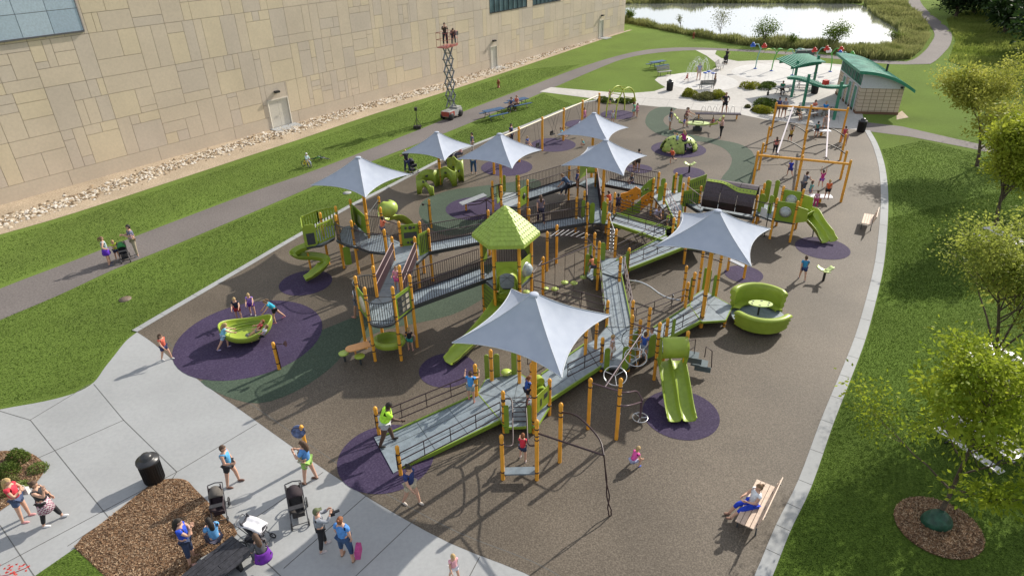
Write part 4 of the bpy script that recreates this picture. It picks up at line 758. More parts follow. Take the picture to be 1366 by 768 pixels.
def ramp(l0, l1, r1, r0, trim=LIMED, th=.12, name='ramp', lines=3, cover=DECK):
    """corners as 3D points, left edge l0-l1, right edge r0-r1"""
    l0, l1, r1, r0 = map(Vector, (l0, l1, r1, r0)); mb = MB(); d = Vector((0, 0, th))
    mb.add([l0, l1, r1, r0, l0-d, l1-d, r1-d, r0-d], [(0, 3, 2, 1)], 0); mb.add([l0, l1, r1, r0, l0-d, l1-d, r1-d, r0-d], [(4, 5, 6, 7), (0, 1, 5, 4), (1, 2, 6, 5), (2, 3, 7, 6), (3, 0, 4, 7)], 1)
    for a, b in ((l0, l1), (r0, r1)): mb.beam(a+Vector((0, 0, .01)), b+Vector((0, 0, .01)), .045, .11, 1)
    e = Vector((0, 0, .003)); L_ = (l1-l0).length; k = max(2, int(L_/1.1))
    for i in range(1, k): t = i/k; mb.beam(l0.lerp(l1, t)+e, r0.lerp(r1, t)+e, .012, .006, 2)
    for i in range(1, lines): t = i/lines; mb.beam(l0.lerp(r0, t)+e, l1.lerp(r1, t)+e, .010, .006, 2)
    return pb(mb, name, [cover, trim, DGREY])
def bars(pts, h=.98, gap=.11, name='barred_railing', lift=.06, m_=BROWN, r=.011, mid=None):
    pts = [Vector(p) for p in pts]; mb = MB(); u = Vector((0, 0, 1))
    mb.tube([p+u*h for p in pts], .022, 6); mb.tube([p+u*lift for p in pts], .018, 6)
    if mid: mb.tube([p+u*mid for p in pts], .018, 6)
    for i in range(len(pts)-1):
        a, b = pts[i], pts[i+1]; n = max(1, round((b-a).length/gap))
        for k in range(n+1 if i == len(pts)-2 else n):
            p = a.lerp(b, k/n); mb.tube([p+u*lift, p+u*h], r, 4, cap=False)
    return pb(mb, name, m_)
def hrail(pts, h=.85, n=3, name='handrail', every=1.0, low=.28, curl=True, m_=BROWN):
    pts = [Vector(p) for p in pts]; mb = MB(); u = Vector((0, 0, 1))
    zs = [low+(h-low)*i/(n-1) for i in range(n)]
    for z in zs: mb.tube([p+u*z for p in pts], .021, 6)
    for i in range(len(pts)-1):
        a, b = pts[i], pts[i+1]; k = max(1, round((b-a).length/every))
        for j in range(k+1): p = a.lerp(b, j/k); mb.tube([p+u*low*.98, p+u*h], .017, 5, cap=False)
    return pb(mb, name, m_)
def panel(a, b, z0, z1, th=.03, m_=LIMED, name='panel', holes=None, hcol=DGREY, deco=None, round_=0, ztop2=None):
    """vertical panel from ground point a to b"""
    a = Vector((a[0], a[1], 0)); b = Vector((b[0], b[1], 0)); d = (b-a); L_ = d.length; d.normalize(); nrm = Vector((d.y, -d.x, 0))
    mb = MB(); h = z1-z0; pts = []
    if round_:
        r_ = min(round_, L_/2, h/2)
        for cx, cz, a0 in ((L_-r_, z1-r_, 0), (r_, z1-r_, 90), (r_, z0+r_, 180), (L_-r_, z0+r_, 270)):
            for k in range(5): t = R(a0+k*22.5); pts.append((cx+r_*math.cos(t), cz+r_*math.sin(t)))
    else: pts = [(L_, z0), (L_, z1), (0, z1 if ztop2 is None else ztop2), (0, z0)]
    n = len(pts); F_ = [a+d*s+Vector((0, 0, z))+nrm*th/2 for s, z in pts]; B_ = [p-nrm*th for p in F_]
    mb.add(F_+B_, [list(range(n)), [2*n-1-i for i in range(n)]]+[[i, n+i, n+(i+1) % n, (i+1) % n] for i in range(n)], 0)
    ms = [m_, hcol, CREAM, CHROME]
    def q(s, z, o): return a+d*(s*L_)+Vector((0, 0, z0+z*h))+nrm*o
    for it in (deco or []):
        k = it[0]; rot = Matrix.Rotation(math.atan2(d.y, d.x), 4, 'Z')
        if k == 'rect':
            _, s, z, w_, hh, mi = it
            for o_ in (1, -1): mb.box(0, (w_, .012, hh), mi=mi, M=Matrix.Translation(q(s, z, o_*(th/2+.004))) @ rot)
        if k == 'circ':
            _, s, z, r_, mi = it
            for o_ in (1, -1): mb.lathe(q(s, z, o_*(th/2)), [(r_, 0), (r_, .016*o_), (.001, .017*o_)] if o_ > 0 else [(.001, .017*o_), (r_, .016*o_), (r_, 0)][::-1], 16, mi, M=(rot.to_3x3() @ Matrix.Rotation(R(90), 3, 'X')) if True else None)
    return pb(mb, name, ms)
def holes(n=9): return None
Z = lambda p, z: Vector((p[0], p[1], z))
def pz(x, y, z): return at(x, y, z)
# near left tower
T1 = [(-6.08, 22.34), (-5.55, 21.43), (-4.5, 21.43), (-3.97, 22.34), (-4.5, 23.25), (-5.55, 23.25)]
deck(T1, 1.9, DGREY)
arc = lambda c, r_, a0, a1, n, z, sx=1, sy=1: [Vector((c[0]+r_*sx*math.cos(R(a0+(a1-a0)*i/n)), c[1]+r_*sy*math.sin(R(a0+(a1-a0)*i/n)), z)) for i in range(n+1)]
c = arc((-5.02, 21.43), .50, 180, 360, 8, 1.9, 1, .75); bars(c, 1.0, .085, 'curved_railing', m_=DGREY, r=.013)
deck([(p.x, p.y) for p in c], 1.9, DGREY, name='balcony_deck', seams=False)
c = arc((-5.82, 22.8), .52, 60, 240, 8, 1.9); bars(c, 1.0, .085, 'curved_railing', m_=DGREY, r=.013)
panel((-4.5, 21.43), (-3.97, 22.34), 1.85, 2.95, m_=LIMED, name='tic_tac_toe_panel', deco=[('rect', .5, .5, .72, .82, 1)]+[('rect', .27+.23*i, .27+.23*j, .19, .17, 2) for i in range(3) for j in range(3)])
panel((-6.08, 22.34), (-5.55, 21.43), 1.85, 2.95, name='maze_panel', deco=[('circ', .5, .5, .34, 2), ('circ', .5, .5, .18, 0), ('circ', .5, .5, .08, 1)])
# play counter and stools under the tower
mb = MB(); mb.lathe((-5.02, 22.0, .42), [(.62, .0), (.68, .12), (.62, .30), (.5, .30), (.48, .12), (.001, .1)], 20, sc=(1, .75)); pb(mb, 'play_bowl', LIME)
mb = MB(); a = at(480, 461, .62); b = at(492, 456, .62); mb.tube([(-5.62, 21.35, .62), (-5.9, 21.2, .62)], .04, 6)
A = at(468, 464.5, .65); B = at(493, 458, .65); d = (B-A).normalized(); nn = Vector((-d.y, d.x, 0)); prof = [A+nn*.22*math.sin(R(90+k*20))+d*.22*math.cos(R(90+k*20)) for k in range(10)]+[B-nn*.22, B+nn*.22]
mb = MB(); mb.prism(prof, .62, .66); g0 = at(475.5, 478); mb.tube([(g0.x, g0.y, 0), (g0.x, g0.y, .62)], .04, 8); pb(mb, 'play_table', mat('peach_plastic', (.75, .36, .12), .4, noise=.05))
# ramp with maroon sides from the tower to the upper deck
a7, a8 = PO['a7'], PO['a8']
ramp((-5.55, 23.25, 1.9), (a7.x, a7.y, 1.6), (a8.x, a8.y, 1.6), (-4.5, 23.25, 1.9), DGREY, lines=1)
for x0, e in ((-5.55, a7), (-4.5, a8)):
    mb = MB(); A = Vector((x0, 23.3, 1.92)); B = Vector((e.x, e.y-.06, 1.62)); u = Vector((0, 0, .92)); t = Vector((.02, 0, 0))
    mb.add([A-t, B-t, B-t+u, A-t+u, A+t, B+t, B+t+u, A+t+u], [(0, 1, 2, 3), (7, 6, 5, 4), (3, 2, 6, 7), (0, 4, 5, 1), (0, 3, 7, 4), (1, 5, 6, 2)], 0)
    mb.tube([A+u, B+u], .025, 6, 1); mb.tube([A+u*.62+t*(2 if x0 < -5 else 2), B+u*.62+t*2], .018, 6, 1); pb(mb, 'side_panel', [MAROON, mat('worn_rail', (.32, .24, .24), .4, noise=.1)])
# upper left deck
UL = 1.6
dk = [(459, 333), (475, 340), (500, 346), (520, 349), (556, 352), (574, 342), (561, 320), (535, 309), (512, 300), (490, 302), (470, 296), (452, 300), (449, 318)]
deck([at(x, y, UL) for x, y in [(449, 321), (462, 327), (476, 329.5), (493, 336), (514, 338), (524, 349), (556, 351), (574, 336), (566, 322), (536, 324), (512, 311), (492, 312), (474, 300), (458, 303)]], UL, DGREY, seams=False)
c = [at(x, y, UL) for x, y in [(450, 320), (456, 325), (465, 328), (474, 329)]]; bars(c, .95, .09, 'curved_railing', m_=DGREY, r=.012)
c = [at(x, y, UL) for x, y in [(475, 329), (482, 333), (492, 336.5), (503, 338), (514, 337.5), (519, 334)]]; bars(c, .98, .085, 'curved_railing', m_=BROWN, r=.012)
bars([at(492, 312, UL), at(512, 314, UL)], .98, .09, m_=BROWN); bars([at(514, 316, UL), at(534, 324, UL)], .98, .09)
panel(PO['a3'], PO['a4b'], UL+.05, UL+1.1, name='sound_panel', deco=[('rect', .5+.06*(j-2)+.02*i, .3+.1*i, .06, .05, 2) for i in range(5) for j in range(4)])
panel(PO['a6'], PO['a9'], UL, UL+1.1, name='play_panel', deco=[('rect', .5, .5, .62, .3, 1), ('circ', .3, .85, .06, 1), ('circ', .52, .85, .09, 1), ('circ', .7, .85, .06, 1), ('circ', .55, .15, .09, 1), ('circ', .35, .15, .06, 1)])
panel(PO['a9b'], at(560, 343, UL), UL+.05, UL+1.15, name='slotted_panel', deco=[('rect', .15+.16*i, .5, .03, .9, 1) for i in range(5)], round_=.08)
for k0, k1 in (('a2', 'a2b'), ('a3', 'a3b')):
    a, b = PO[k0], PO[k1]; panel(a.lerp(b, .1), a.lerp(b, .45), UL-.1, UL+1.1, name='end_panel', round_=.12)
a = at(459, 343, 1.0); b = at(468, 341, 1.0); panel(a, b, .55, UL-.08, name='lower_panel'); mb = MB()
mesh_ = []
for (x0, y0, z0), (x1, y1, z1), nm in [((PO['a3b'].x, PO['a3b'].y, 2.3), (PO['a5'].x, PO['a5'].y, 2.6), 0)]: pass
mb = MB(); A = PO['a4b']; B = PO['a5']; 
for i in range(9): t = i/8; mb.tube([Z(A.lerp(B, t), UL), Z(A.lerp(B, t), UL+1.15)], .008, 4)
for i in range(7): z = UL+.1+i*.17; mb.tube([Z(A, z), Z(B, z)], .008, 4)
mb.tube([Z(A, UL+1.15), Z(B, UL+1.15)], .022, 6); pb(mb, 'mesh_panel', DGREY)
# platform with lime slatted rails and spiral slide
PL = 1.6
q = [at(x, y, PL) for x, y in [(446, 318), (429, 327), (409, 330), (405, 316), (428, 305), (447, 300)]]
deck(q, PL, DGREY, seams=False)
def slatrail(a, b, z, h=.95, name='slatted_railing', m_=LIME):
    mb = MB(); a = Z(a, z); b = Z(b, z); u = Vector((0, 0, 1)); mb.beam(a+u*h, b+u*h, .06, .08); mb.beam(a+u*.1, b+u*.1, .05, .08); n = max(2, round((b-a).length/.16))
    for i in range(n+1): p = a.lerp(b, i/n); mb.beam(p+u*.1, p+u*h, .035, .06)
    return pb(mb, name, m_)
slatrail(at(447, 317, PL), at(427, 326, PL), PL, 1.0); slatrail(at(447, 301, PL), at(427, 305, PL), PL, 1.0); slatrail(at(427, 305, PL), at(407, 314, PL), PL, 1.0)
panel(at(408, 330, PL), at(425, 327, PL), PL, PL+1.15, name='slide_hood', m_=LIME, round_=.2, deco=[('rect', .5, .35, .38, .6, 1)]); panel(at(406, 316, PL), at(408, 330, PL), PL, PL+1.1, name='slide_hood_side', m_=LIME, round_=.1)
def trough(path, w, hw=.22, name='slide', m_=LIME, th=.035, lanes=1, flat=None, wall=None):
    pts = cr_spline([Vector(p) for p in path], 5); mb = MB(); n = len(pts); pr = []
    us = []
    for l_ in range(lanes):
        x0 = -w/2+w*l_/lanes; lw = w/lanes
        prof = [(0, 1), (.03, .92), (.10, .28), (.25, .06), (.5, 0), (.75, .06), (.90, .28), (.97, .92)]+([(1, 1)] if l_ == lanes-1 else [])
        us += [(x0+lw*a, b) for a, b in prof]
    inner = us; outer = [(a*1.0+(th if a > 0 else -th)*(.9 if abs(a) > w*.4 else 0), (b-th/max(hw, .1)*(1 if abs(a) < w*.46 else 0))) for a, b in us][::-1]
    ring = inner+outer; k = len(ring); vs = []
    for i, p in enumerate(pts):
        t = (pts[min(i+1, n-1)]-pts[max(i-1, 0)]); th_ = Vector((t.x, t.y, 0)); th_ = th_.normalized() if th_.length > 1e-5 else Vector((0, 1, 0)); sd = Vector((th_.y, -th_.x, 0)); up = sd.cross(t.normalized()); up = up if up.z > 0 else -up
        hh = hw*(1 if i < n-4 else .75)
        wf = 1-(.22*max(0, (i-(n-6))/5)**2 if lanes == 1 else 0)
        for a, b in ring: vs.append(p+sd*a*wf+up*(b*hh))
    mb.add(vs, [(i*k+j, i*k+(j+1) % k, (i+1)*k+(j+1) % k, (i+1)*k+j) for i in range(n-1) for j in range(k)], 0, True)
    mb.add([vs[j] for j in range(k)], [list(range(k))], 0); mb.add([vs[(n-1)*k+j] for j in range(k)], [list(range(k))[::-1]], 0)
    return pb(mb, name, m_)
trough([pz(*q) for q in [(424, 324, 1.55), (412, 331, 1.42), (400, 336, 1.28), (395, 340.5, 1.15), (402, 344.5, 1.03), (418, 345, .92), (431, 348, .74), (432, 356, .52), (422, 366, .3), (408, 374, .14)]], .52, .24, 'spiral_slide')
mb = MB(); g0 = at(416, 366); mb.tube([(g0.x, g0.y, 0), (g0.x, g0.y, 1.2)], .05, 8); pb(mb, 'slide_support', ORANGE)
# hooded double slide at the back of the upper deck
trough([pz(*q) for q in [(512, 292, UL+.02), (520, 291, 1.5), (530, 293, 1.1), (541, 299, .6), (552, 305, .2)]], .95, .25, 'double_slide', lanes=2)
A = at(511, 297, UL+.05); B = at(524, 283, UL+.05)
mb = MB(); P0 = at(512, 296, UL); P1 = at(520, 283, UL); d = (P1-P0); 
hc = at(516, 280, 2.25)
mb.grid(lambda u, v: hc+Vector((.05+.52*math.sin(PI*(.08+.92*v))*math.cos(PI*(u*1.25-.85)), .46*math.sin(PI*(.08+.92*v))*math.sin(PI*(u*1.25-.85)), .50*math.cos(PI*(.05+.80*v)))), 16, 10); pb(mb, 'slide_hood', mat('pale_lime_plastic', (.40, .52, .10), .35, noise=.06), solid=.03)
# ---- barred bridges
def bridge(a0, a1, w, h=1.0, trim=DGREY, side=1, name='bridge', both=True):
    a0 = Vector(a0); a1 = Vector(a1); d = (a1-a0); t = Vector((d.x, d.y, 0)).normalized(); nn = Vector((-t.y, t.x, 0))*w*side
    r = ramp(a0, a1, a1+nn, a0+nn, trim, name=name, lines=1); bars([a0, a1], h); 
    if both: bars([a0+nn, a1+nn], h)
bridge((-3.95, 22.42, 1.9), (-.80, 24.75, 1.85), 1.05)
bridge((-3.9, 27.75, 1.62), (.9, 30.55, 1.2), 1.05); bridge((.9, 30.55, 1.2), (4.25, 32.5, .82), 1.05)
bridge(at(703, 267, 1.0), at(772, 245, 1.05), 1.05)
bridge(at(806, 247, 1.05), at(871, 259.5, .95), 1.05)
deck([at(x, y, 1.02) for x, y in [(771, 246), (783, 238), (800, 236), (808, 246), (800, 250), (782, 250)]], 1.02, DGREY, seams=False)
mb = MB(); P0 = at(783, 233, 1.1); P1 = at(797, 233, 1.1); d = P1-P0
mb.grid(lambda u, v: P0+d*u+Vector((0, .15+.5*math.sin(v*PI), .05+1.0*math.sin(min(1, v*1.15)*PI/2)+.15*math.sin(u*PI)*v)), 9, 7); pb(mb, 'slide_hood', LIME, solid=.03)
panel(at(773, 240, 1.05), at(783, 233.5, 1.05), 1.1, 2.1, name='end_panel'); 
# steep grey ramp with maroon sides
A0, A1, B1, B0 = at(783, 297.5, .82), at(781.5, 243, 1.05), at(796, 242, 1.05), at(803, 297, .82)
ramp(A0, A1, B1, B0, DGREY, lines=1)
for A, B in ((Vector(A0), Vector(A1)), (Vector(B0), Vector(B1))):
    A2 = A.lerp(B, .3); mb = MB(); u = Vector((0, 0, .85)); t = Vector((.02, 0, 0))
    mb.add([A2-t, B-t, B-t+u, A2-t+u, A2+t, B+t, B+t+u, A2+t+u], [(0, 1, 2, 3), (7, 6, 5, 4), (3, 2, 6, 7), (0, 4, 5, 1), (0, 3, 7, 4), (1, 5, 6, 2)], 0); mb.tube([A2+u, B+u], .025, 6, 1); pb(mb, 'side_panel', [MAROON, MATS['worn_rail']])
panel(at(786, 298, .82), at(792.5, 297, .82), .8, 2.0, name='end_panel', round_=.15); panel(at(802, 298, .82), at(808, 298.5, .82), .8, 2.1, name='end_panel', round_=.15); panel(at(775.5, 290, .9), at(780, 289, .9), .9, 1.9, name='end_panel', round_=.1)
# ladder below
mb = MB(); a = at(790, 297, .8); b = at(801, 297, .8); f = Vector((.15, -.5, -.8))
for p in (a, b): mb.tube([p, p+f], .025, 6)
for i in range(5): t = (i+.5)/5; mb.tube([a+f*t, b+f*t], .018, 6)
pb(mb, 'ladder', BLACK)
# chute deck and seesaw board behind the tower
deck([at(x, y, 1.0) for x, y in [(673, 276), (692, 276), (703, 268), (702, 258), (688, 256.5), (674, 257), (667, 266)]], 1.0, DGREY, seams=False, cover=mat('bright_deck', (.34, .38, .42), .45, noise=.1))
for p0, p1 in (((668, 262, 1), (669.5, 255, 1)), ((688, 256, 1), (693, 256, 1)), ((671, 256, 1), (675, 256, 1)), ((663, 272, 1), (667, 268, 1))): panel(at(*p0), at(*p1), 1.0, 2.05, name='end_panel', round_=.08)
panel(PO['m4b'].lerp(PO['m5'], .15), PO['m5'], .95, 2.0, name='play_panel', deco=[('circ', .5, .5, .16, 1), ('rect', .5, .5, .5, .04, 1), ('rect', .5, .5, .04, .5, 1)])
mb = MB(); a = at(656, 250, 1.9); b = at(667, 246, 2.2); mb.tube([a, b], .03, 6); mb.beam(a, a-Vector((0, 0, .7)), .05, .16); mb.beam(b-Vector((.02, 0, 0)), b-Vector((0, 0, .8)), .05, .18); pb(mb, 'bucket_arm', BROWN)
mb = MB(); pts = [at(624, 274, .4), at(640, 272, .55), at(655, 264, .9), at(666, 260, 1.0)]
mb.tube(pts, .03, 6); mb.tube([p+Vector((.2, .5, 0)) for p in pts], .03, 6); a = at(648.5, 266, 1.2); mb.tube([Z(a, 0), a], .03, 6); mb.tube([a, at(660, 274, .5)], .03, 6); pb(mb, 'curved_climber', BROWN)
# hexagonal tower
TC = Vector((-.2, 24.72)); TH = [(TC.x+1.05*math.cos(R(a)), TC.y+1.05*math.sin(R(a))) for a in range(0, 360, 60)]
for p in TH: post(p[0], p[1], 4.10, (.5, .9, 1.85, 2.1, 2.9), px=False)
deck(TH, 1.85, DGREY)
apex = Vector((TC.x, TC.y, 5.35)); mb = MB(); RO = []; n = 6; nr = 7
for j in range(nr+1):
    t = j/nr; r_ = 1.36*(1-t)**.93+.06; z = 3.98+1.20*t**.95
    for k in range(6):
        RO.append(Vector((TC.x+r_*math.cos(R(60*k)), TC.y+r_*math.sin(R(60*k)), z)))
mb.add(RO, [(j*6+k, j*6+(k+1) % 6, (j+1)*6+(k+1) % 6, (j+1)*6+k) for j in range(nr) for k in range(6)], 0)
mb.add([RO[nr*6+k] for k in range(6)], [list(range(6))], 0); mb.add([RO[k]-Vector((0, 0, .14)) for k in range(6)]+[RO[k] for k in range(6)], [(k, (k+1) % 6, 6+(k+1) % 6, 6+k) for k in range(6)]+[[5, 4, 3, 2, 1, 0]], 0)
# fish scale shingles as raised scalloped tiles on each face
for k in range(6):
    for j in range(9):
        t0 = j/9; z = 3.98+1.2*t0**.95; r_ = 1.36*(1-t0)**.93+.06; t1 = (j+1)/9; z1 = 3.98+1.2*t1**.95; r1 = 1.36*(1-t1)**.93+.06
        A = Vector((TC.x+r_*math.cos(R(60*k)), TC.y+r_*math.sin(R(60*k)), z)); B = Vector((TC.x+r_*math.cos(R(60*k+60)), TC.y+r_*math.sin(R(60*k+60)), z))
        A1_ = Vector((TC.x+r1*math.cos(R(60*k)), TC.y+r1*math.sin(R(60*k)), z1)); B1_ = Vector((TC.x+r1*math.cos(R(60*k+60)), TC.y+r1*math.sin(R(60*k+60)), z1))
        nrm = (B-A).cross(A1_-A).normalized(); nn_ = max(1, round((B-A).length/.17))
        for i in range(nn_):
            s0, s1 = (i+.06)/nn_, (i+.94)/nn_; sh_ = .5/nn_ if j % 2 else 0
            s0 = min(s0+sh_, 1); s1 = min(s1+sh_, 1); sm_m = (s0+s1)/2
            if s1-s0 < .02: continue
            lo = lambda s: A.lerp(B, s); hi = lambda s: A1_.lerp(B1_, s); up_ = lambda s, v: lo(s).lerp(hi(s), v)+nrm*(.022*(1-v)+.004)
            ps = [up_(s0, .95), up_(s0, .35), up_(s0*.8+s1*.2, .12), up_(sm_m, .03), up_(s0*.2+s1*.8, .12), up_(s1, .35), up_(s1, .95)]
            ps2 = [p-nrm*.02 for p in ps]; m7 = len(ps)
            mb.add(ps+ps2, [list(range(m7))]+[[i_, m7+i_, m7+(i_+1) % m7, (i_+1) % m7] for i_ in range(m7)], 0)
pb(mb, 'shingled_roof', mat('lime_shingles', (.34, .46, .075), .5, noise=.1, scale=6))
for k, (z0, z1) in ((5, (2.35, 3.35)),):
    a, b = Vector(TH[5]), Vector(TH[0]); panel(a.lerp(b, .0), b, 1.95, 3.05, name='bubble_panel', m_=LIME, deco=[('circ', .5, .5, .33, 3)])
mb = MB(); c_ = (Vector(TH[5])+Vector(TH[0]))/2; n_ = (c_-TC).normalized(); mb.ball((c_.x+n_.x*.02, c_.y+n_.y*.02, 2.5), (.30, .30, .30), 16, 10); bub = pb(mb, 'bubble_window', mat('bubble_glass', (.35, .40, .42), .08, noise=.2))
panel(Vector(TH[0]), Vector(TH[1]), 2.0, 3.9, name='lattice_panel', deco=[('circ', .5, .35, .3, 1)]); panel(Vector(TH[3]), Vector(TH[3]).lerp(Vector(TH[2]), .4), 2.6, 3.7, name='wing_panel'); panel(Vector(TH[3]), Vector(TH[4]).lerp(Vector(TH[3]), .1), .45, 1.7, name='louvre_panel', deco=[('rect', .5, .15+.17*i, .8, .02, 1) for i in range(5)])
bars([Vector((TH[1][0], TH[1][1], 1.85)), Vector((TH[2][0], TH[2][1], 1.85))], 1.0)
# slide entrance arch
a, b = Vector(TH[4]), Vector(TH[5]); mb = MB(); L_ = (b-a).length; yy = a.y-.05; cx = (a.x+b.x)/2
outer = [(-L_/2+.08, 0), (-L_/2+.08, 1.32), (L_/2-.08, 1.32), (L_/2-.08, 0)]; ri = .30
arch = [(-ri, 0)]+[(-ri*math.cos(R(t)), .62+.36*math.sin(R(t))) for t in range(0, 181, 20)]+[(ri, 0)]
for sgn in (1, -1):
    half_o = [(sgn*ri, 0), (sgn*(L_/2-.08), 0), (sgn*(L_/2-.08), 1.32), (0, 1.32)]; half_i = [(0, .98)]+[(sgn*ri*math.sin(R(t)), .62+.36*math.cos(R(t))) for t in range(20, 91, 14)]+[(sgn*ri, .62)]
    pl_ = half_o+half_i; n = len(pl_); F_ = [Vector((cx+s, yy, 1.8+z)) for s, z in pl_]; mb.add(F_+[p+Vector((0, .05, 0)) for p in F_], [list(range(n)), list(range(2*n-1, n-1, -1))]+[[i, n+i, n+(i+1) % n, (i+1) % n] for i in range(n)], 0)
hood = [(math.cos(R(t))*.43, math.sin(R(t))*.46) for t in range(0, 181, 15)]
mb.grid(lambda u, v: Vector((cx+.43*math.cos(PI*u), yy-.02-.38*v, 1.8+.58+.5*math.sin(PI*u)*(1-.12*v))), 14, 5); mb.grid(lambda u, v: Vector((cx-.43, yy-.02-.38*u, 1.75+.63*v)), 3, 3); mb.grid(lambda u, v: Vector((cx+.43, yy-.02-.38*u, 1.75+.63*v)), 3, 3)
pb(mb, 'slide_entrance', LIME)
trough([(cx, yy+.1, 1.82), (cx, yy-.35, 1.66)]+[pz(*q) for q in [(673, 400, 1.15), (664, 415, .95), (650, 434, .70), (632, 455, .45), (614, 472, .25), (599, 485, .14)]], .66, .30, 'long_slide')
# ---- low deck with its ramp
DL = .42
ramp(pz(512.2, 581.5, .03), pz(638, 525, DL), pz(668, 561, DL), pz(537, 624, .03), LIMED, lines=3)
mb = MB(); q = [at(499, 584), at(512.5, 581), at(538, 624.5), at(525, 632)]; mb.prism(q, .022, .045); pb(mb, 'ramp_plate', DECK)
q = [at(x, y, DL) for x, y in [(637, 524), (648, 505), (693, 498), (716, 512), (734, 541), (717, 568), (674, 570), (668, 561)]]; deck(q, DL, LIMED)
hrail([pz(503.5, 579, .05), pz(634, 524, DL)], .88); hrail([pz(532, 634, .05), pz(668, 563, DL)], .88)
for A, B in (('p3', 'p5'),):
    pass
for x, y, dx in ((650, 503, 3), (663, 502, 4), (686, 499, 3.5), (637, 521, 2)): panel(at(x-dx, y, DL), at(x+dx, y-.4, DL), .30, 1.45, name='end_panel', round_=.18)
for x, y in ((676, 569), (706, 569)): panel(at(x-3.2, y, DL), at(x+3.2, y, DL), .15, 1.35, name='end_panel', round_=.04)
mb = MB(); c = at(675.5, 496, .55); mb.lathe((c.x, c.y, 0), [(.03, 0), (.03, .5), (.2, .52), (.21, .56), (.001, .57)], 16); pb(mb, 'stool', mat('pale_lime_plastic', (.40, .52, .10), .35, noise=.06))
panel(at(716, 556, DL).lerp(at(717, 560, DL), .5), at(732, 543, DL), DL+.25, DL+1.0, name='play_panel', m_=LIME, deco=[('rect', .3, .45, .06, .3, 1), ('rect', .7, .6, .2, .2, 1)])
mb = MB(); c = at(720.5, 523, .9); mb.tube([c+Vector((-.05, .25, -.1)), c+Vector((.05, -.25, .1))], .24, 14); pb(mb, 'drum', LIMED)
mb = MB(); c = at(718, 508, 1.25); mb.tube([c+Vector((-.05, .1, 0)), c+Vector((.05, -.1, .0))], .20, 14); pb(mb, 'drum', LIME)
# ladder with curved rails
p10, p11, p4, p7 = PO['p10'], PO['p11'], PO['p4'], Vector((.66, 17.05, 0))
mb = MB(); xl, xr = p4.x+.30, p7.x-.28
for x, s in ((xl, -1), (xr, 1)):
    px_ = p4.x if s < 0 else p7.x; pq = p10.x if s < 0 else p11.x
    mb.tube(cr_spline([(px_, p4.y, 1.45), (x-s*-.0+s*.08, p4.y-.02, 1.5), (x, p4.y-.2, 1.42), (x, p4.y-1.0, 1.32), (x, p10.y+.35, 1.30), (x+s*.06, p10.y+.06, 1.35), (pq, p10.y, 1.42)], 4), .026, 7)
pb(mb, 'curved_handrail', BROWN)
mb = MB(); 
for i in range(6): t = i/5; z = .42+.62*t; y = p4.y-.1+.0; mb.tube([(xl, p4.y+.05+.5*t, z+.02), (xr, p4.y+.05+.5*t, z+.02)], .016, 6)
pb(mb, 'ladder_rungs', BROWN)
mb = MB(); mb.box(((p10.x+p11.x)/2, p10.y-.0, .35), (abs(p11.x-p10.x)-.12, .30, .05)); mb.v = [v for v in mb.v]; pb(mb, 'step_board', SLATE)
# arched climber with twisted pole
q3 = post(748.3, 539.4, 2.40, (1.95,)); q1 = post(828.2, 506.4, 2.52, (1.5, 1.9)); q2 = post(787.7, 506.4, 2.12, ())
tipz = 2.0; gp = at(814, 688); tip = at(805.5, 607, hz(gp, 805.5, 607)); q3t = Z(q3, 2.1)
mb = MB(); mb.tube([Z(p11, 1.95), tip], .028, 8); mid_ = (q3t+tip)/2+Vector((.18, 0, .28)); mb.tube(cr_spline([q3t, q3t.lerp(mid_, .5)+Vector((.02, 0, .14)), mid_, mid_.lerp(tip, .55)+Vector((.10, 0, .04)), tip], 4), .028, 8)
for ph in (0, PI):
    mb.tube([tip.lerp(gp, t/24)+Vector((math.cos(t/24*3.2*PI+ph), math.sin(t/24*3.2*PI+ph), 0))*(.07*max(0, (t-5)/19) if t < 22 else .04) for t in range(25)], .02, 7)
pb(mb, 'twisted_climber', BROWN)
# ramp between low deck and middle deck
DC = .45
ramp(pz(722, 500, DL), pz(782, 458, DC), pz(802, 489, DC), pz(735, 533, DL), LIMED)
ramp_r = [pz(737, 534, DL), pz(802, 491, DC)]
hrail([pz(757, 510, .44), pz(801, 488, DC)], .85); hrail([pz(704, 494, DL), pz(775, 448, DC)], .85, n=3)
q = [at(x, y, DC) for x, y in [(799, 490), (838, 491), (862, 470), (884, 452), (866, 440), (846, 437), (809, 436), (795, 452), (780, 460)]]; deck(q, DC, DGREY)
panel(at(805.5, 492, DC), at(812.5, 491, DC), .35, 1.4, name='end_panel', round_=.16); panel(at(829, 491, DC), at(838, 491, DC), .35, 1.45, name='end_panel', round_=.2); panel(at(840, 482, DC), at(852, 473, DC), .5, 1.7, name='end_panel', round_=.2)
mb = MB(); c = at(843, 452, 1.6); mb.tube([c+Vector((.38*math.cos(R(k*15)), .05*math.sin(R(k*15)), .42*math.sin(R(k*15)))) for k in range(24)], .014, 6, closed=True); pb(mb, 'ring_guard', DGREY)
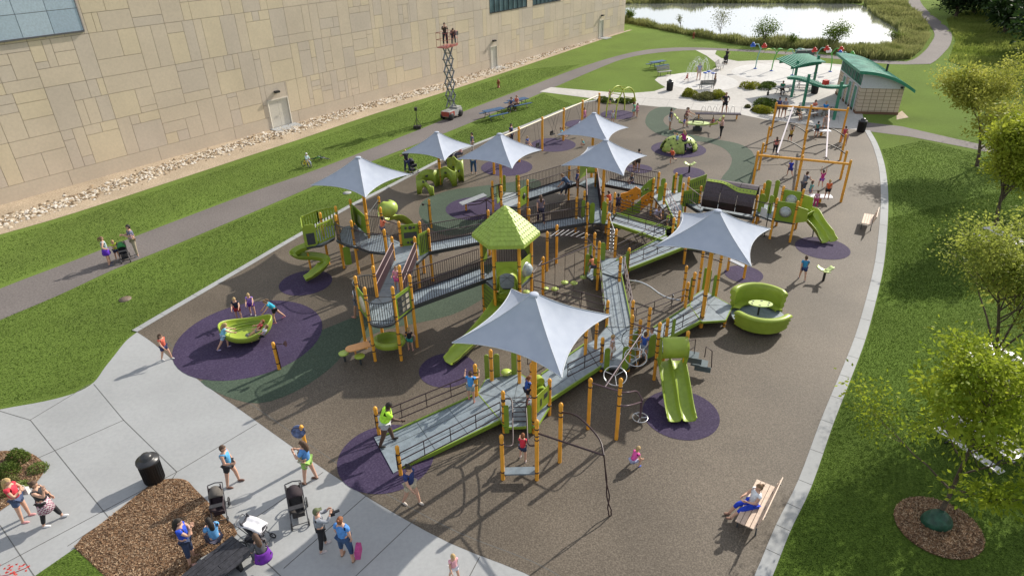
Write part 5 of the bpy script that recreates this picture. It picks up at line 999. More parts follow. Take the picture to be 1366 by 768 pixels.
# centre ramp
ramp(pz(809.5, 436, DC), pz(800, 353, .65), pz(826, 353, .65), pz(843.5, 436, DC), LIMED, lines=3)
hrail([pz(806.5, 438, DC), pz(799, 356, .65)], .78, n=2, name='handrail'); hrail([pz(845, 436, DC), pz(831, 360, .65)], .78, n=3, every=.8, m_=mat('pinkish_rail', (.13, .095, .10), .5, noise=.1))
DM = .65
q = [at(x, y, DM) for x, y in [(797, 362), (826, 371), (838, 358), (825, 344), (801, 345), (783, 357), (783, 369), (790, 374)]]; deck(q, DM, DGREY)
for (x, y, dx) in ((783, 363, 2.6), (793.5, 368, 2.2), (803, 347, 4), (836, 359, 2.2), (787, 349, 1.6)): panel(at(x-dx, y, DM), at(x+dx, y-.3, DM), .45, 1.6, name='end_panel', round_=.18)
# right ramp from centre to the hidden deck
HD = .8
ramp(pz(822, 348, DM), pz(888, 314, HD), pz(913, 330, HD), pz(839.5, 359, DM), LIMED); q = [at(x, y, HD) for x, y in [(888, 314), (913, 330), (938, 331), (950, 322), (940, 305), (905, 301), (888, 306)]]; deck(q, HD, LIMED)
hrail([pz(838, 361, DM), pz(912, 331, HD)], .85); hrail([pz(822, 347, DM), pz(887, 313, HD)], .85, n=3)
mb = MB(); A = pz(826, 343, .9); B = pz(862, 325, .95)
for i in range(12): t = i/11; p = A.lerp(B, t); mb.tube([Z(p, .15), p+Vector((0, 0, .35))], .008, 4)
for k in range(4): mb.tube([Z(A, .3+.25*k), Z(B, .3+.25*k)], .008, 4)
pb(mb, 'rope_net', BROWN)
# bright ramp
ramp(pz(818, 287, .8), pz(893, 305.5, HD), pz(862, 313, HD-.02), pz(814, 298, .8), LIMED, cover=mat('bright_deck', (.34, .38, .42), .45, noise=.1))
ramp(pz(822, 285, .8), pz(905, 307, HD), pz(886, 322, HD), pz(812, 297, .8), LIMED, cover=MATS['bright_deck'], name='ramp')
hrail([pz(824, 284.5, .8), pz(903, 306, HD)], .85, n=4); hrail([pz(815, 298, .8), pz(884, 319, HD)], .85, n=3)
# centre back junction deck
deck([at(x, y, .8) for x, y in [(781, 298), (804, 298), (814, 299), (823, 286), (806, 280), (786, 285), (776, 290)]], .8, DGREY, seams=False)
# ring ladder hanging from post h8 to h14
mb = MB(); a = Z(PO['h8'], 1.9); b = Z(PO['h14'], 1.7); mb.tube([a, b], .022, 6); c = at(815, 340, 0)
for k in range(7): z = .25+k*.2; mb.tube([Vector((c.x+.11*math.cos(R(t)), c.y+.11*math.sin(R(t)), z)) for t in range(0, 360, 45)], .018, 5, closed=True)
mb.tube([(c.x, c.y, 0), (c.x, c.y, 1.8)], .012, 5); pb(mb, 'loop_climber', CHROME)
# orange and lime climbing wall
A = at(826, 291, 0); B = at(870, 286, 0); d = (B-A); segs = [(0, .38, ORANGE, 1.35, 1.6), (.38, .72, LIMED, 1.5, 1.95), (.72, 1, LIMED, 1.95, 2.2)]
HOLD = [mat('orange_plastic', (.72, .27, .02), .45, noise=.1), LIMED, CREAM, DGREY]
mb = MB(); th = Vector((0, .07, 0))
def wp_(s, z): return Z(A+d*s, z)
for (s0, s1, z0a, z0b, z1a, z1b, mi) in [(0, .2, .35, .45, 1.5, 1.55, 0), (.2, .42, .55, .7, 1.55, 1.8, 0), (.42, .6, 1.0, 1.1, 1.85, 1.6, 0), (.05, .42, .05, .1, .4, .7, 1), (.42, .62, .1, .2, .7, 1.0, 1), (.6, .8, 1.15, 1.4, 1.7, 2.1, 1), (.8, 1, 1.4, 1.5, 2.1, 2.3, 1), (.62, .85, .35, .6, 1.1, 1.4, 0), (.85, 1, .7, .7, 1.4, 1.5, 0)]:
    a_, b_, c_, d_ = wp_(s0, z0a), wp_(s1, z0b), wp_(s1, z1b), wp_(s0, z1a); mb.add([a_, b_, c_, d_, a_+th, b_+th, c_+th, d_+th], [(0, 1, 2, 3), (7, 6, 5, 4), (3, 2, 6, 7), (0, 4, 5, 1), (0, 3, 7, 4), (1, 5, 6, 2)], mi)
rr = random.Random(5)
for i in range(46): s = rr.random(); z = .3+1.3*s*.5+rr.random()*.9; mb.ball(wp_(s, z)-Vector((0, .02, 0)), (.045, .03, .03), 6, 4, 2 if i % 2 else 3)
pb(mb, 'climbing_wall', HOLD)
# right back decks, curved ramp, slotted panels
q = [at(x, y, .95) for x, y in [(871, 262), (884, 279), (898, 268), (910, 270), (914, 259), (903, 254), (884, 254)]]; deck(q, .95, DGREY, seams=False, cover=MATS['bright_deck'])
ramp(pz(887, 268, .95), pz(905, 306, .8), pz(914, 301, .8), pz(909, 270, .95), LIMED, cover=MATS['bright_deck'])
hrail([pz(888.5, 270, .95), pz(904, 302, .8)], .9, n=3, m_=MATS['worn_rail']); hrail([pz(911, 266, .95), pz(934, 284, .9)], .95, n=2, m_=MATS['worn_rail'])
for (x, y, dx, z) in ((883, 262, 3, .95), (898, 257, 2.4, .95), (906, 256.5, 2.2, .95), (879.5, 272, 3, .75)): panel(at(x-dx, y, z), at(x+dx, y-.5, z), z-.1, z+1.1, name='end_panel', round_=.15)
sl = [('rect', .12+.11*i, .3+.35*j, .035, .26, 1) for i in range(8) for j in range(2)]
panel(PO['l5'], at(940, 256, .9), .95, 2.0, name='slotted_panel', deco=sl); panel(PO['l4'], PO['l6'], .8, 1.75, name='slotted_panel', deco=sl)
ramp(pz(910, 269, .95), pz(934, 284, .9), pz(942, 276, .9), pz(914, 259, .95), DGREY, lines=1, name='bridge')
# tunnel bridge with arched brown roof
t0, t1 = at(938, 279, .9), at(1004, 292, .9); dd = Vector((t1.x-t0.x, t1.y-t0.y, 0)); nn = Vector((-dd.y, dd.x, 0)).normalized()
ramp(t0, t1, t1+nn*1.2, t0+nn*1.2, DGREY, lines=1, name='bridge')
E0, E1 = at(935, 275, 1.25), at(1003, 286.5, 1.25); F0, F1 = at(945, 231.5, 2.45), at(1013.5, 242, 2.45)
w_ = (F0-E0).length
mb = MB(); dv = (E1-E0); nx = Vector((-dv.y, dv.x, 0)).normalized()
prof_ = [(0, 0), (.0, .42), (.05, .62), (.16, .84), (.32, 1.04), (.54, 1.20), (.80, 1.29), (1.08, 1.26), (1.30, 1.05), (1.42, .4)]
for s_ in range(3):
    a = E0+dv*(s_/3+.004); b = E0+dv*((s_+1)/3-.004)
    P_ = [(x_, z_) for x_, z_ in prof_]; k = len(P_)
    for i in range(k-1):
        (x0, z0), (x1, z1) = P_[i], P_[i+1]; v = [a+nx*x0+Vector((0, 0, z0)), b+nx*x0+Vector((0, 0, z0)), b+nx*x1+Vector((0, 0, z1)), a+nx*x1+Vector((0, 0, z1))]
        mb.add(v, [(0, 1, 2, 3)], 0 if i > 0 else 1)
band_pts = []
TUN = mb
o = pb(mb, 'tunnel_roof', [mat('brown_roof_panel', (.055, .038, .047), .5, noise=.3, scale=14, bump=.3), mat('dark_roof_side', (.016, .008, .010), .3, noise=.4, scale=3)], solid=.04)
mb = MB()
for i in range(30):
    s0, s1 = i/30, (i+1)/30; f_ = lambda s: .22+.36*(.5-.5*math.cos(min(1, max(0, (s-.25)/.45))*PI))*-1+.36
    def pt(s, off):
        x_ = f_(s)*.9+.16+off; z_ = np.interp(x_, [p[0] for p in prof_[2:]], [p[1] for p in prof_[2:]]); return E0+dv*s+nx*x_+Vector((0, 0, float(z_)+.06))
    mb.add([pt(s0, -.10), pt(s1, -.10), pt(s1, 0), pt(s0, 0), pt(s1, .10), pt(s0, .10)], [(0, 1, 2, 3), (3, 2, 4, 5)], 0)
    if i % 2 == 0: mb.add([pt(s0+.008, -.025)+Vector((0, 0, .006)), pt(s1-.008, -.025)+Vector((0, 0, .006)), pt(s1-.008, .025)+Vector((0, 0, .006)), pt(s0+.008, .025)+Vector((0, 0, .006))], [(0, 1, 2, 3)], 1)
pb(mb, 'roof_stripe', [LIME, DGREY])
# right tower with bubble windows and curved slide
DR = 1.12
def corner(k): return PO[k]
q = [corner('n4'), corner('n6'), corner('n5'), corner('n3')]; deck([(p.x, p.y) for p in q], DR, DGREY, seams=False)
q = [corner('n2'), corner('n4'), corner('n3'), corner('n1')]; deck([(p.x, p.y) for p in q], DR-.05, DGREY, seams=False)
panel(PO['n4'], PO['n6'], DR+.0, DR+1.08, name='window_panel', deco=[('circ', .5, .5, .30, 3)]); panel(PO['n3'], PO['n5'], DR+.0, DR+1.05, name='window_panel', deco=[('circ', .5, .5, .30, 3)])
for k0, k1 in (('n4', 'n6'), ('n3', 'n5')):
    c = (PO[k0]+PO[k1])/2; mb = MB(); mb.ball((c.x, c.y, DR+.54), .27, 16, 10); pb(mb, 'bubble_window', mat('clear_bubble', (.42, .45, .46), .06, noise=.3, scale=2))
for (x, y, dx) in ((1014, 281, 4), (1026, 283, 3), (1022, 262, 4), (1034, 262, 3)): panel(at(x-dx, y, DR), at(x+dx, y+1, DR), DR-.35, DR+1.0, name='end_panel', round_=.15)
mb = MB(); a, b = PO['n2'], PO['n4']; f0, f1 = Z(a.lerp(b, .3), .95), Z(a.lerp(b, .62), .95); mb.add([f0, f1, f1+Vector((0, 0, .62)), f0+Vector((0, 0, .62))], [(0, 1, 2, 3)]); pb(mb, 'white_panel', WHITE, solid=.03)
mb = MB(); c = at(1016, 296, 0); p_ = Z(at(1017, 262, 2.1), 2.1); g_ = Z(p_, 0)+Vector((.25, -.6, 0)); mb.tube([g_, Z(g_, 1.9), Z(PO['n4'], 2.1)], .024, 6); mb.tube([Z(g_, 1.9), Z(PO['n2'], 1.8)], .024, 6); pb(mb, 'fire_pole', BLACK)
sp_ = [Z((PO['n6']+PO['n5'])/2, DR+.0), pz(1077, 283, 1.0), pz(1086, 297, .72), pz(1097, 311, .40), pz(1105, 323, .14)]
trough(sp_, .92, .26, 'curved_slide', lanes=2)
mb = MB(); c = (PO['n6']+PO['n5'])/2; d = (PO['n5']-PO['n6']); e = Vector((d.y, -d.x, 0)).normalized()
for p in (PO['n6'], PO['n5']): mb = MB(); mb.add([Z(p, DR), Z(p, DR+.95), Z(p, DR+.85)+e*.55, Z(p, DR+.2)+e*.6], [(0, 1, 2, 3)]); pb(mb, 'slide_side', LIME, solid=.04)
mb = MB(); g0 = at(1084, 316); mb.tube([(g0.x, g0.y, 0), pz(1086, 300, .6)], .03, 6); pb(mb, 'slide_support', DGREY)
# overhead ladder and hanging pods
mb = MB(); a, b, c, d = [Z(PO[k], 1.95) for k in ('i1', 'i2', 'i3', 'i4')]; a.z = b.z = 1.85; c.z = d.z = 1.85
for i in range(7):
    t = .06+i/7*.94; bow = Vector((0, 0, .15*math.sin(t*PI))); mb.tube([a.lerp(c, t)+bow, b.lerp(d, t)+bow], .014, 6)
pb(mb, 'overhead_rungs', mat('dull_steel', (.32, .32, .34), .5, .3))
mb = MB(); mb.tube([a.lerp(c, t/8)+Vector((0, 0, .15*math.sin(t/8*PI))) for t in range(9)], .02, 6); mb.tube([b.lerp(d, t/8)+Vector((0, 0, .15*math.sin(t/8*PI))) for t in range(9)], .02, 6); g_ = at(736, 356); 
for dx in (-.15, .15): mb.tube([(g_.x+dx, g_.y, 0), (g_.x+dx, g_.y, 1.8)], .014, 5)
for k in range(6): mb.tube([(g_.x-.15, g_.y, .3+.25*k), (g_.x+.15, g_.y, .3+.25*k)], .012, 5)
pb(mb, 'overhead_ladder', BROWN)
A = (Z(Vector((TH[0][0], TH[0][1], 0)), 2.0)+Z(PO['i6'], 2.0))/2; B = (Z(PO['i3'], 2.0)+Z(PO['i5'], 2.0))/2
mb = MB(); mb.tube([A, B], .03, 8); mb.tube([Z(Vector((TH[0][0], TH[0][1], 0)), 2.0), Z(PO['i6'], 1.95)], .024, 6); mb.tube([Z(PO['i3'], 2.0), Z(PO['i5'], 2.0)], .024, 6); pb(mb, 'overhead_beam', BROWN)
for x, y in ((778.5, 369.7), (765.6, 377.6), (753.2, 376.7), (740, 385.5), (727, 385), (702, 389.5)):
    mb = MB(); c = at(x, y, .38); mb.lathe((c.x, c.y, .30), [(.001, 0), (.10, .02), (.17, .07), (.175, .10), (.05, .13), (.001, .14)], 16, 0); tp = 1.95; mb.tube([(c.x, c.y, .02), (c.x, c.y, tp)], .012, 6, 1); pb(mb, 'hanging_pod', [mat('pod_lime', (.36, .46, .10), .45, noise=.08), BROWN])
# long rail right of the tower and in front
hrail([pz(712, 398, .45), pz(808, 424, .45)], .95, n=3)
# right side: ramp to round deck and the boat glider deck
ramp(pz(868, 440, DC), pz(920, 407, .48), pz(934, 429, .48), pz(884, 455, DC), LIMED); hrail([pz(847, 436, DC), pz(917, 407, .48)], .9, n=3); hrail([pz(884, 457, DC), pz(933, 431, .48)], .85, n=3)
q = [at(x, y, .48) for x, y in [(920, 407), (924, 396), (938, 386), (955, 396), (977, 408), (968, 427), (936, 429)]]; deck(q, .48, LIMED)
for (x, y, dx) in ((921, 398, 2.2), (938, 385, 1.8), (944, 388, 2.0), (951, 395, 2.0)): panel(at(x-dx, y, .48), at(x+dx, y-.4, .48), .35, 1.55, name='end_panel', round_=.12)
mb = MB(); mb.tube([Z(PO['k2'], 2.1), Z(PO['k3'], 2.1)], .024, 6); mb.tube([at(945, 340, 2.1), at(962, 337, 2.1)], .02, 6); mb.tube([Z(PO['k1'], 1.6), Z(PO['k2'], 1.5)], .022, 6); pb(mb, 'crossbar', BROWN)
post(967.5, 425, .40, ())
mb = MB(); P_ = [pz(838, 374, .55), pz(853, 376, .62), pz(866, 382, .55), pz(880, 392, .45), pz(893, 398, .42), pz(908, 400.5, .42)]; mb.tube(cr_spline(P_, 4), .045, 8)
for p in (pz(847, 384, .0), pz(897, 404, 0)): mb.tube([p, p+Vector((0, 0, .42))], .03, 6)
pb(mb, 'balance_rail', CHROME)
# double slide at the front
DS = .92
j7, j8, j6 = PO['j7'], PO['j8'], PO['j6']
q = [at(x, y, DS) for x, y in [(880, 470), (912, 470), (906, 458), (893, 453), (880, 455), (862, 463), (856, 474), (866, 478)]]; deck(q, DS, DGREY)
xc = (j7.x+j8.x)/2; ys = min(j7.y, j8.y)
trough([(xc, ys+.15, DS+.02), (xc, ys-.15, DS-.02), (xc-.02, ys-.9, .62), (xc-.04, ys-1.6, .30), (xc-.05, ys-2.05, .17), (xc-.05, ys-2.3, .16)], .98, .20, 'double_slide', lanes=2, m_=mat('olive_lime_plastic', (.24, .33, .035), .4, noise=.08))
mb = MB(); mb.grid(lambda u, v: Vector((xc-.47+.94*v, ys-.08-.42*math.sin(u*PI*.55), DS+.62+.62*max(0, math.cos(u*PI*.5))**.7)), 8, 6)
for s in (-.47, .47): mb.add([(xc+s, ys+.02, DS), (xc+s, ys-.28, DS+.1), (xc+s, ys-.46, DS+.62), (xc+s, ys-.1, DS+1.24), (xc+s, ys+.02, DS+1.2)], [(0, 1, 2, 3, 4)])
pb(mb, 'slide_hood', LIME, solid=.03)
mb = MB(); 
for x in (xc-.25, xc+.22): mb.tube([(x, ys-2.1, 0), (x, ys-2.1, .15)], .03, 6)
pb(mb, 'slide_foot', DGREY)
panel(at(864, 478, DS), at(873, 474, DS), DS-.1, DS+1.0, name='end_panel', round_=.15); panel(at(894, 458, DS), at(898, 456, DS), DS, DS+1.1, name='end_panel', round_=.1)
# side steps of the double slide
mb = MB()
for i, (x, y, z) in enumerate([(921, 473, .75), (933, 484, .45)]):
    c = at(x, y, z); mb.box((c.x, c.y, z), (.62, .45, .05), R(-20)); mb.box((c.x+.08, c.y-.2, z-.13), (.6, .03, .24), R(-20))
pb(mb, 'side_steps', mat('blue_grey_step', (.09, .125, .14), .5, noise=.1))
mb = MB(); c0 = at(915, 462, .9); c1 = at(929, 476, .75)
mb.tube([Z(j8, 1.9), at(928, 452, 1.75), at(926, 472, .8)], .018, 6); mb.tube([Z(j8, 1.4), at(926, 463, 1.3)], .016, 6); mb.tube([at(940, 476, .8), at(942, 462, 1.3), at(950, 468, 1.1), at(949, 490, .3)], .02, 6); pb(mb, 'step_handrail', BROWN)
# ring wheels overhead
j3t, j7t = Z(PO['j3'], 2.2), Z(PO['j7'], 2.2); q1t, q2t = Z(q1, 2.05), Z(q2, 2.0); mA = (j3t+j7t)/2; mB = (q1t+q2t)/2
mb = MB(); mb.tube([j3t, j7t], .026, 7); mb.tube([q2t, q1t], .026, 7); mb.tube([mA, mB], .028, 8)
w3 = at(854, 556, .22); tp = Z(w3, 1.0)
mb.tube(cr_spline([Z(q1, 2.0), Z(q1, 2.0)+Vector((.32, .02, .0)), tp+Vector((-.2, 0, .35)), tp], 4), .024, 7); mb.tube(cr_spline([Z(q1, 1.45), Z(q1, 1.45)+Vector((.35, .02, .0)), tp+Vector((0, 0, -.1))], 4), .024, 7); mb.tube([tp, Z(w3, .2)], .04, 7)
pb(mb, 'wheel_beam', mat('mauve_brown_metal', (.10, .06, .08), .4, noise=.1))
for (x, y, z, r_, tilt) in ((820.6, 501, 1.35, .40, .35), (848, 476, 1.55, .40, .35), (849, 456, 1.7, .40, .2)):
    mb = MB(); c = at(x, y, z); M_ = Matrix.Rotation(tilt, 3, 'X'); pts = [c+M_ @ Vector((r_*math.cos(R(k*15)), r_*math.sin(R(k*15)), 0)) for k in range(24)]; mb.tube(pts, .018, 6, closed=True)
    for k in range(3): mb.tube([c, pts[k*8+2]], .013, 5)
    tt = mA.lerp(mB, min(1, max(0, (mA.y-c.y)/(mA.y-mB.y)))); mb.tube([c, tt], .014, 5); pb(mb, 'overhead_wheel', CHROME)
mb = MB(); c = Z(w3, .2); mb.tube([c+Vector((.26*math.cos(R(k*15)), .26*math.sin(R(k*15)), 0)) for k in range(24)], .02, 6, closed=True)
for k in range(3): mb.tube([c, c+Vector((.26*math.cos(R(k*120)), .26*math.sin(R(k*120)), 0))], .02, 5)
mb.tube([Z(c, 0), c], .04, 8); pb(mb, 'stand_on_wheel', CHROME)
# ---------------------------------------------------------------- shade sails
def sailmat():
    m_ = bpy.data.materials.new('pale_blue_grey_shade_fabric'); m_.use_nodes = True; nt = m_.node_tree; b = nt.nodes['Principled BSDF']; out = nt.nodes['Material Output']; L = nt.links.new
    tc = nt.nodes.new('ShaderNodeTexCoord'); n = nt.nodes.new('ShaderNodeTexNoise'); n.inputs['Scale'].default_value = 3; n.inputs['Detail'].default_value = 6; L(tc.outputs['Object'], n.inputs[0])
    r = nt.nodes.new('ShaderNodeValToRGB'); r.color_ramp.elements[0].position = .3; r.color_ramp.elements[1].position = .7; r.color_ramp.elements[0].color = (.40, .445, .54, 1); r.color_ramp.elements[1].color = (.45, .495, .585, 1); L(n.outputs[0], r.inputs[0]); L(r.outputs[0], b.inputs[0]); b.inputs['Roughness'].default_value = .8; b.inputs['Specular IOR Level'].default_value = .2
    nb = nt.nodes.new('ShaderNodeTexNoise'); nb.inputs['Scale'].default_value = 70; L(tc.outputs['Object'], nb.inputs[0]); bp = nt.nodes.new('ShaderNodeBump'); bp.inputs['Strength'].default_value = .15; bp.inputs['Distance'].default_value = .01; L(nb.outputs[0], bp.inputs['Height']); L(bp.outputs[0], b.inputs['Normal'])
    t = nt.nodes.new('ShaderNodeBsdfTranslucent'); t.inputs[0].default_value = (.5, .55, .62, 1); ms = nt.nodes.new('ShaderNodeMixShader'); ms.inputs[0].default_value = .07; L(b.outputs[0], ms.inputs[1]); L(t.outputs[0], ms.inputs[2]); L(ms.outputs[0], out.inputs[0]); return m_
SAIL = sailmat()
def sail(x, y, za, side, drop, label, rz=-30, z0=0):
    a = at(x, y, za); o = thing('shade_canopy', label, 'shade sail', (a.x, a.y, z0), R(rz), 'four cornered shade sails'); hs = side/2; za -= z0
    mb = MB(); mb.tube([(0, 0, 0), (0, 0, za-.12)], .085, 14); mb.lathe((0, 0, .55), [(.09, -.02), (.105, -.02), (.105, .02), (.09, .02)], 14, 1); mb.lathe((0, 0, 1.6), [(.09, -.02), (.105, -.02), (.105, .02), (.09, .02)], 14, 1); mb.build('pole', [ORANGE, BROWN], o)
    mb = MB()
    for sx, sy in ((1, 1), (-1, 1), (-1, -1), (1, -1)): mb.tube([(0, 0, za-.35), (sx*hs*.97, sy*hs*.97, za-drop-.04)], .03, 6)
    mb.build('frame', CHROME, o)
    # fabric: four concave panels, edges drawn in between the corners
    cor = [Vector((sx*hs, sy*hs, za-drop)) for sx, sy in ((1, 1), (-1, 1), (-1, -1), (1, -1))]; ap = Vector((0, 0, za)); mb = MB(); hem = MB(); n = 12
    for k in range(4):
        A, B = cor[k], cor[(k+1) % 4]; M_ = (A+B)/2
        def f(u, v, A=A, B=B, M_=M_):
            e = A.lerp(B, u); pull = 4*u*(1-u); e = e+(-M_*Vector((1, 1, 0)) if False else Vector((-M_.x, -M_.y, 0)))*.19*pull+Vector((0, 0, .07*pull))
            top_ = Vector(((A.lerp(B, u)).x*.045, (A.lerp(B, u)).y*.045, za)); p = top_.lerp(e, v); dz = -(.15+.05*pull)*drop*math.sin(v*PI)*(.5+.5*(1-v))*.75; p.z += dz; return p
        mb.grid(f, n+1, n+1); hem.tube([f(i/n, 1) for i in range(n+1)], .018, 6); hem.tube([f(0, i/n)+Vector((0, 0, .012)) for i in range(n+1)], .010, 5)
    s = mb.build('fabric', SAIL, o, solid=.012)
    bm = bmesh.new(); bm.from_mesh(s.data); bmesh.ops.remove_doubles(bm, verts=bm.verts, dist=1e-4)
    for f in bm.faces: f.smooth = True
    for e in bm.edges:
        if len(e.link_faces) == 2 and e.calc_face_angle(0) > R(14): e.smooth = False
    bm.to_mesh(s.data); bm.free(); s.modifiers.clear()
    hem.build('edge_hem', mat('pale_hem', (.50, .53, .58), .7, noise=.1), o)
    mb = MB(); mb.lathe((0, 0, za-.01), [(.16, 0), (.15, .04), (.06, .06), (.001, .06)], 12); 
    mb.build('cap', SAIL, o); return o
sail(712, 393, 5.49, 3.66, 1.22, 'largest grey shade sail, nearest to the camera over the low deck')
sail(957.5, 281.5, 5.35, 3.62, 1.12, 'grey shade sail over the right deck left of the curved slide')
sail(582.5, 176.7, 3.50, 3.30, 1.12, 'grey shade sail over the green arched crawl panels')
sail(477.7, 210.3, 4.75, 3.62, 1.20, 'grey shade sail over the upper left deck beside the path')
sail(666.4, 179, 4.6, 3.58, 1.20, 'grey shade sail left of the middle swings, above the tower roof')
sail(792.4, 151.3, 4.35, 3.45, 1.15, 'farthest grey shade sail, at the far end of the barred bridges')
sail(808, 187.3, 4.6, 3.60, 1.15, 'grey shade sail over the steep grey ramp, just below the farthest sail')
# ---------------------------------------------------------------- the big building
WH = 13.2
def wallpt(x, y):
    d = ray(x, y); t = (W0-CAM).dot(Wn)/d.dot(Wn); p = CAM+d*t; return (p-W0).dot(Wd), p.z
S1 = (at(808, 40)-W0).dot(Wd); S0 = -62.0
BR = thing('large_building', 'huge building with a patchwork tan panel wall along the path', 'building', tuple(W0+Wd*(-10)))
def wp(s, z, o=0.0): return W0+Wd*s+Wn*o+Vector((0, 0, z))
def bpart(mb, name, mats, parent=None, label=None):
    mb.v = [tuple(Vector(v)-ORIG[BR.name]) for v in mb.v]; o = mb.build(name, mats, parent or BR)
    if label: o['label'] = label
    return o
def wmat(n, c, b=.10): return mat3(n, [(.3, tuple(x*.93 for x in c)), (.5, c), (.7, tuple(min(1, x*1.06) for x in c))], (6, .4), rough=.85, bump=.15, bscale=30, dist=.01, fine=.06)
WM = [wmat('panel_sand', (.63, .53, .41)), wmat('panel_yellow', (.655, .55, .40)), wmat('panel_pinkgrey', (.585, .50, .41)), wmat('panel_buff', (.61, .515, .405)), plain('panel_joint', (.48, .40, .31), .9), wmat('base_course', (.58, .495, .39))]
rr = random.Random(21); mb = MB()
doors = [wallpt(363.4, 170), wallpt(655, 82), wallpt(799, 42)]
zb = 1.0
# backing box of the building
bk = MB(); A, B = wp(S0, 0, -.12), wp(S1, 0, -.12); D_ = -Wn*30
bk.add([A, B, B+D_, A+D_]+[p+Vector((0, 0, WH)) for p in (A, B, B+D_, A+D_)], [(0, 1, 5, 4), (1, 2, 6, 5), (2, 3, 7, 6), (3, 0, 4, 7), (4, 5, 6, 7)], 0)
bpart(bk, 'wall_core', WM[4])
cells = []
def split(s0, s1, z0, z1, d):
    w_, h_ = s1-s0, z1-z0
    if (w_*h_ < 4.2 and rr.random() < .6) or w_*h_ < .9 or d > 6 or (w_*h_ < 5 and rr.random() < .22): cells.append((s0, s1, z0, z1)); return
    if (w_ > h_*1.25 or (rr.random() < .45 and h_ < w_*2.2)) and w_ > .9:
        m_ = s0+w_*rr.choice((.3, .4, .5, .6, .7)); split(s0, m_, z0, z1, d+1); split(m_, s1, z0, z1, d+1)
    elif h_ > .9:
        m_ = z0+h_*rr.choice((.25, .4, .5, .6, .75)); split(s0, s1, z0, m_, d+1); split(s0, s1, m_, z1, d+1)
    else: cells.append((s0, s1, z0, z1))
s = S0
while s < S1-.01:
    e = min(s+rr.choice((2.4, 3.0, 3.6, 4.2)), S1); 
    if S1-e < 1.2: e = S1
    z = zb
    for zt in (3.6, 6.4, 9.2, 11.6, WH): split(s, e, z, zt, 0); z = zt
    s = e
W1 = [wallpt(0, 54.8), wallpt(111.4, 41)]; wz = W1[0][1]*.5+W1[1][1]*.5; ws = W1[1][0]
wv = [wallpt(653.5, 18.2), wallpt(703, 10.2), wallpt(711, 8), wallpt(736, 3.5)]
def hit(s0, s1, z0, z1):
    rects = [(S0-1, ws, wz, WH+1), (wv[0][0], wv[1][0], wv[0][1], wv[0][1]+2.2), (wv[2][0], wv[3][0]+2, wv[0][1], wv[0][1]+2.2)]+[(d[0]-.0, d[0]+(1.95 if i == 0 else 1.1), -1, 2.35) for i, d in enumerate(doors)]
    return rects
def clip(cell, rects):
    out = [cell]
    for a, b, c, d in rects:
        nw = []
        for s0, s1, z0, z1 in out:
            if s1 <= a or s0 >= b or z1 <= c or z0 >= d: nw.append((s0, s1, z0, z1)); continue
            if s0 < a: nw.append((s0, a, z0, z1))
            if s1 > b: nw.append((b, s1, z0, z1))
            x0, x1 = max(s0, a), min(s1, b)
            if z0 < c: nw.append((x0, x1, z0, c))
            if z1 > d: nw.append((x0, x1, d, z1))
        out = nw
    return out
RECT = hit(0, 0, 0, 0); g_ = .012
s = S0
while s < S1: e = min(s+6.2, S1); cells.append((s, e, 0, zb)); s = e
for c in cells:
    mi = 5 if c[2] == 0 else rr.choices((0, 1, 2, 3), (4, 3, 4, 3))[0]
    for s0, s1, z0, z1 in clip(c, RECT):
        if s1-s0 < .05 or z1-z0 < .03: continue
        o = 0 if mi != 5 else .015
        P = [wp(s0+g_, z0+g_, o), wp(s1-g_, z0+g_, o), wp(s1-g_, z1-g_, o), wp(s0+g_, z1-g_, o)]; Q = [p-Wn*.11 for p in P]
        mb.add(P+Q, [(0, 1, 2, 3), (0, 4, 5, 1), (1, 5, 6, 2), (2, 6, 7, 3), (3, 7, 4, 0)], mi)
bpart(mb, 'panel_wall', WM)
# end wall
mb = MB(); P = [wp(S1+.0, 0, -.0), wp(S1, 0, -30), wp(S1, WH, -30), wp(S1, WH, 0)]; mb.add([p+Wd*.01 for p in P], [(0, 1, 2, 3)], 0); bpart(mb, 'end_wall', WM[0])
mb = MB(); mb.add([wp(S0, WH, .02), wp(S1+.02, WH, .02), wp(S1+.02, WH, -.5), wp(S0, WH, -.5)]+[wp(S0, WH+.15, .02), wp(S1+.02, WH+.15, .02), wp(S1+.02, WH+.15, -.5), wp(S0, WH+.15, -.5)], [(0, 1, 5, 4), (1, 2, 6, 5), (4, 5, 6, 7), (2, 3, 7, 6)]); bpart(mb, 'parapet', DGREY)
# metal clad bay top left
BM = [mat('blue_metal_%d' % i, c, .42, .35, noise=.08, scale=9) for i, c in enumerate([(.42, .52, .63), (.50, .60, .70), (.37, .47, .59), (.46, .56, .66)])]
mb = MB(); s = ws; 
while s > S0:
    e = s-1.75
    for k in range(4):
        z0 = wz+k*1.35; P = [wp(e+.015, z0+.015, .06), wp(s-.015, z0+.015, .06), wp(s-.015, z0+1.335, .06), wp(e+.015, z0+1.335, .06)]; Q = [p-Wn*.15 for p in P]
        if z0 < WH-.2:
            for p in P[2:]+Q[2:]: p.z = min(p.z, WH)
            mb.add(P+Q, [(0, 1, 2, 3), (0, 4, 5, 1), (1, 5, 6, 2), (3, 7, 4, 0), (2, 6, 7, 3)], rr.randrange(4))
    s = e
bpart(mb, 'metal_cladding', BM)
mb = MB(); mb.beam(wp(S0, wz-.04, .05), wp(ws+.02, wz-.04, .05), .16, .07); mb.beam(wp(ws+.03, wz, .03), wp(ws+.03, WH, .03), .12, .05); bpart(mb, 'cladding_trim', plain('dark_trim', (.10, .10, .11)))
GLS = mat('tinted_glass', (.11, .17, .19), .12, noise=.25, scale=.8); GLD = mat('dark_glass', (.03, .04, .05), .1, noise=.2, scale=1)
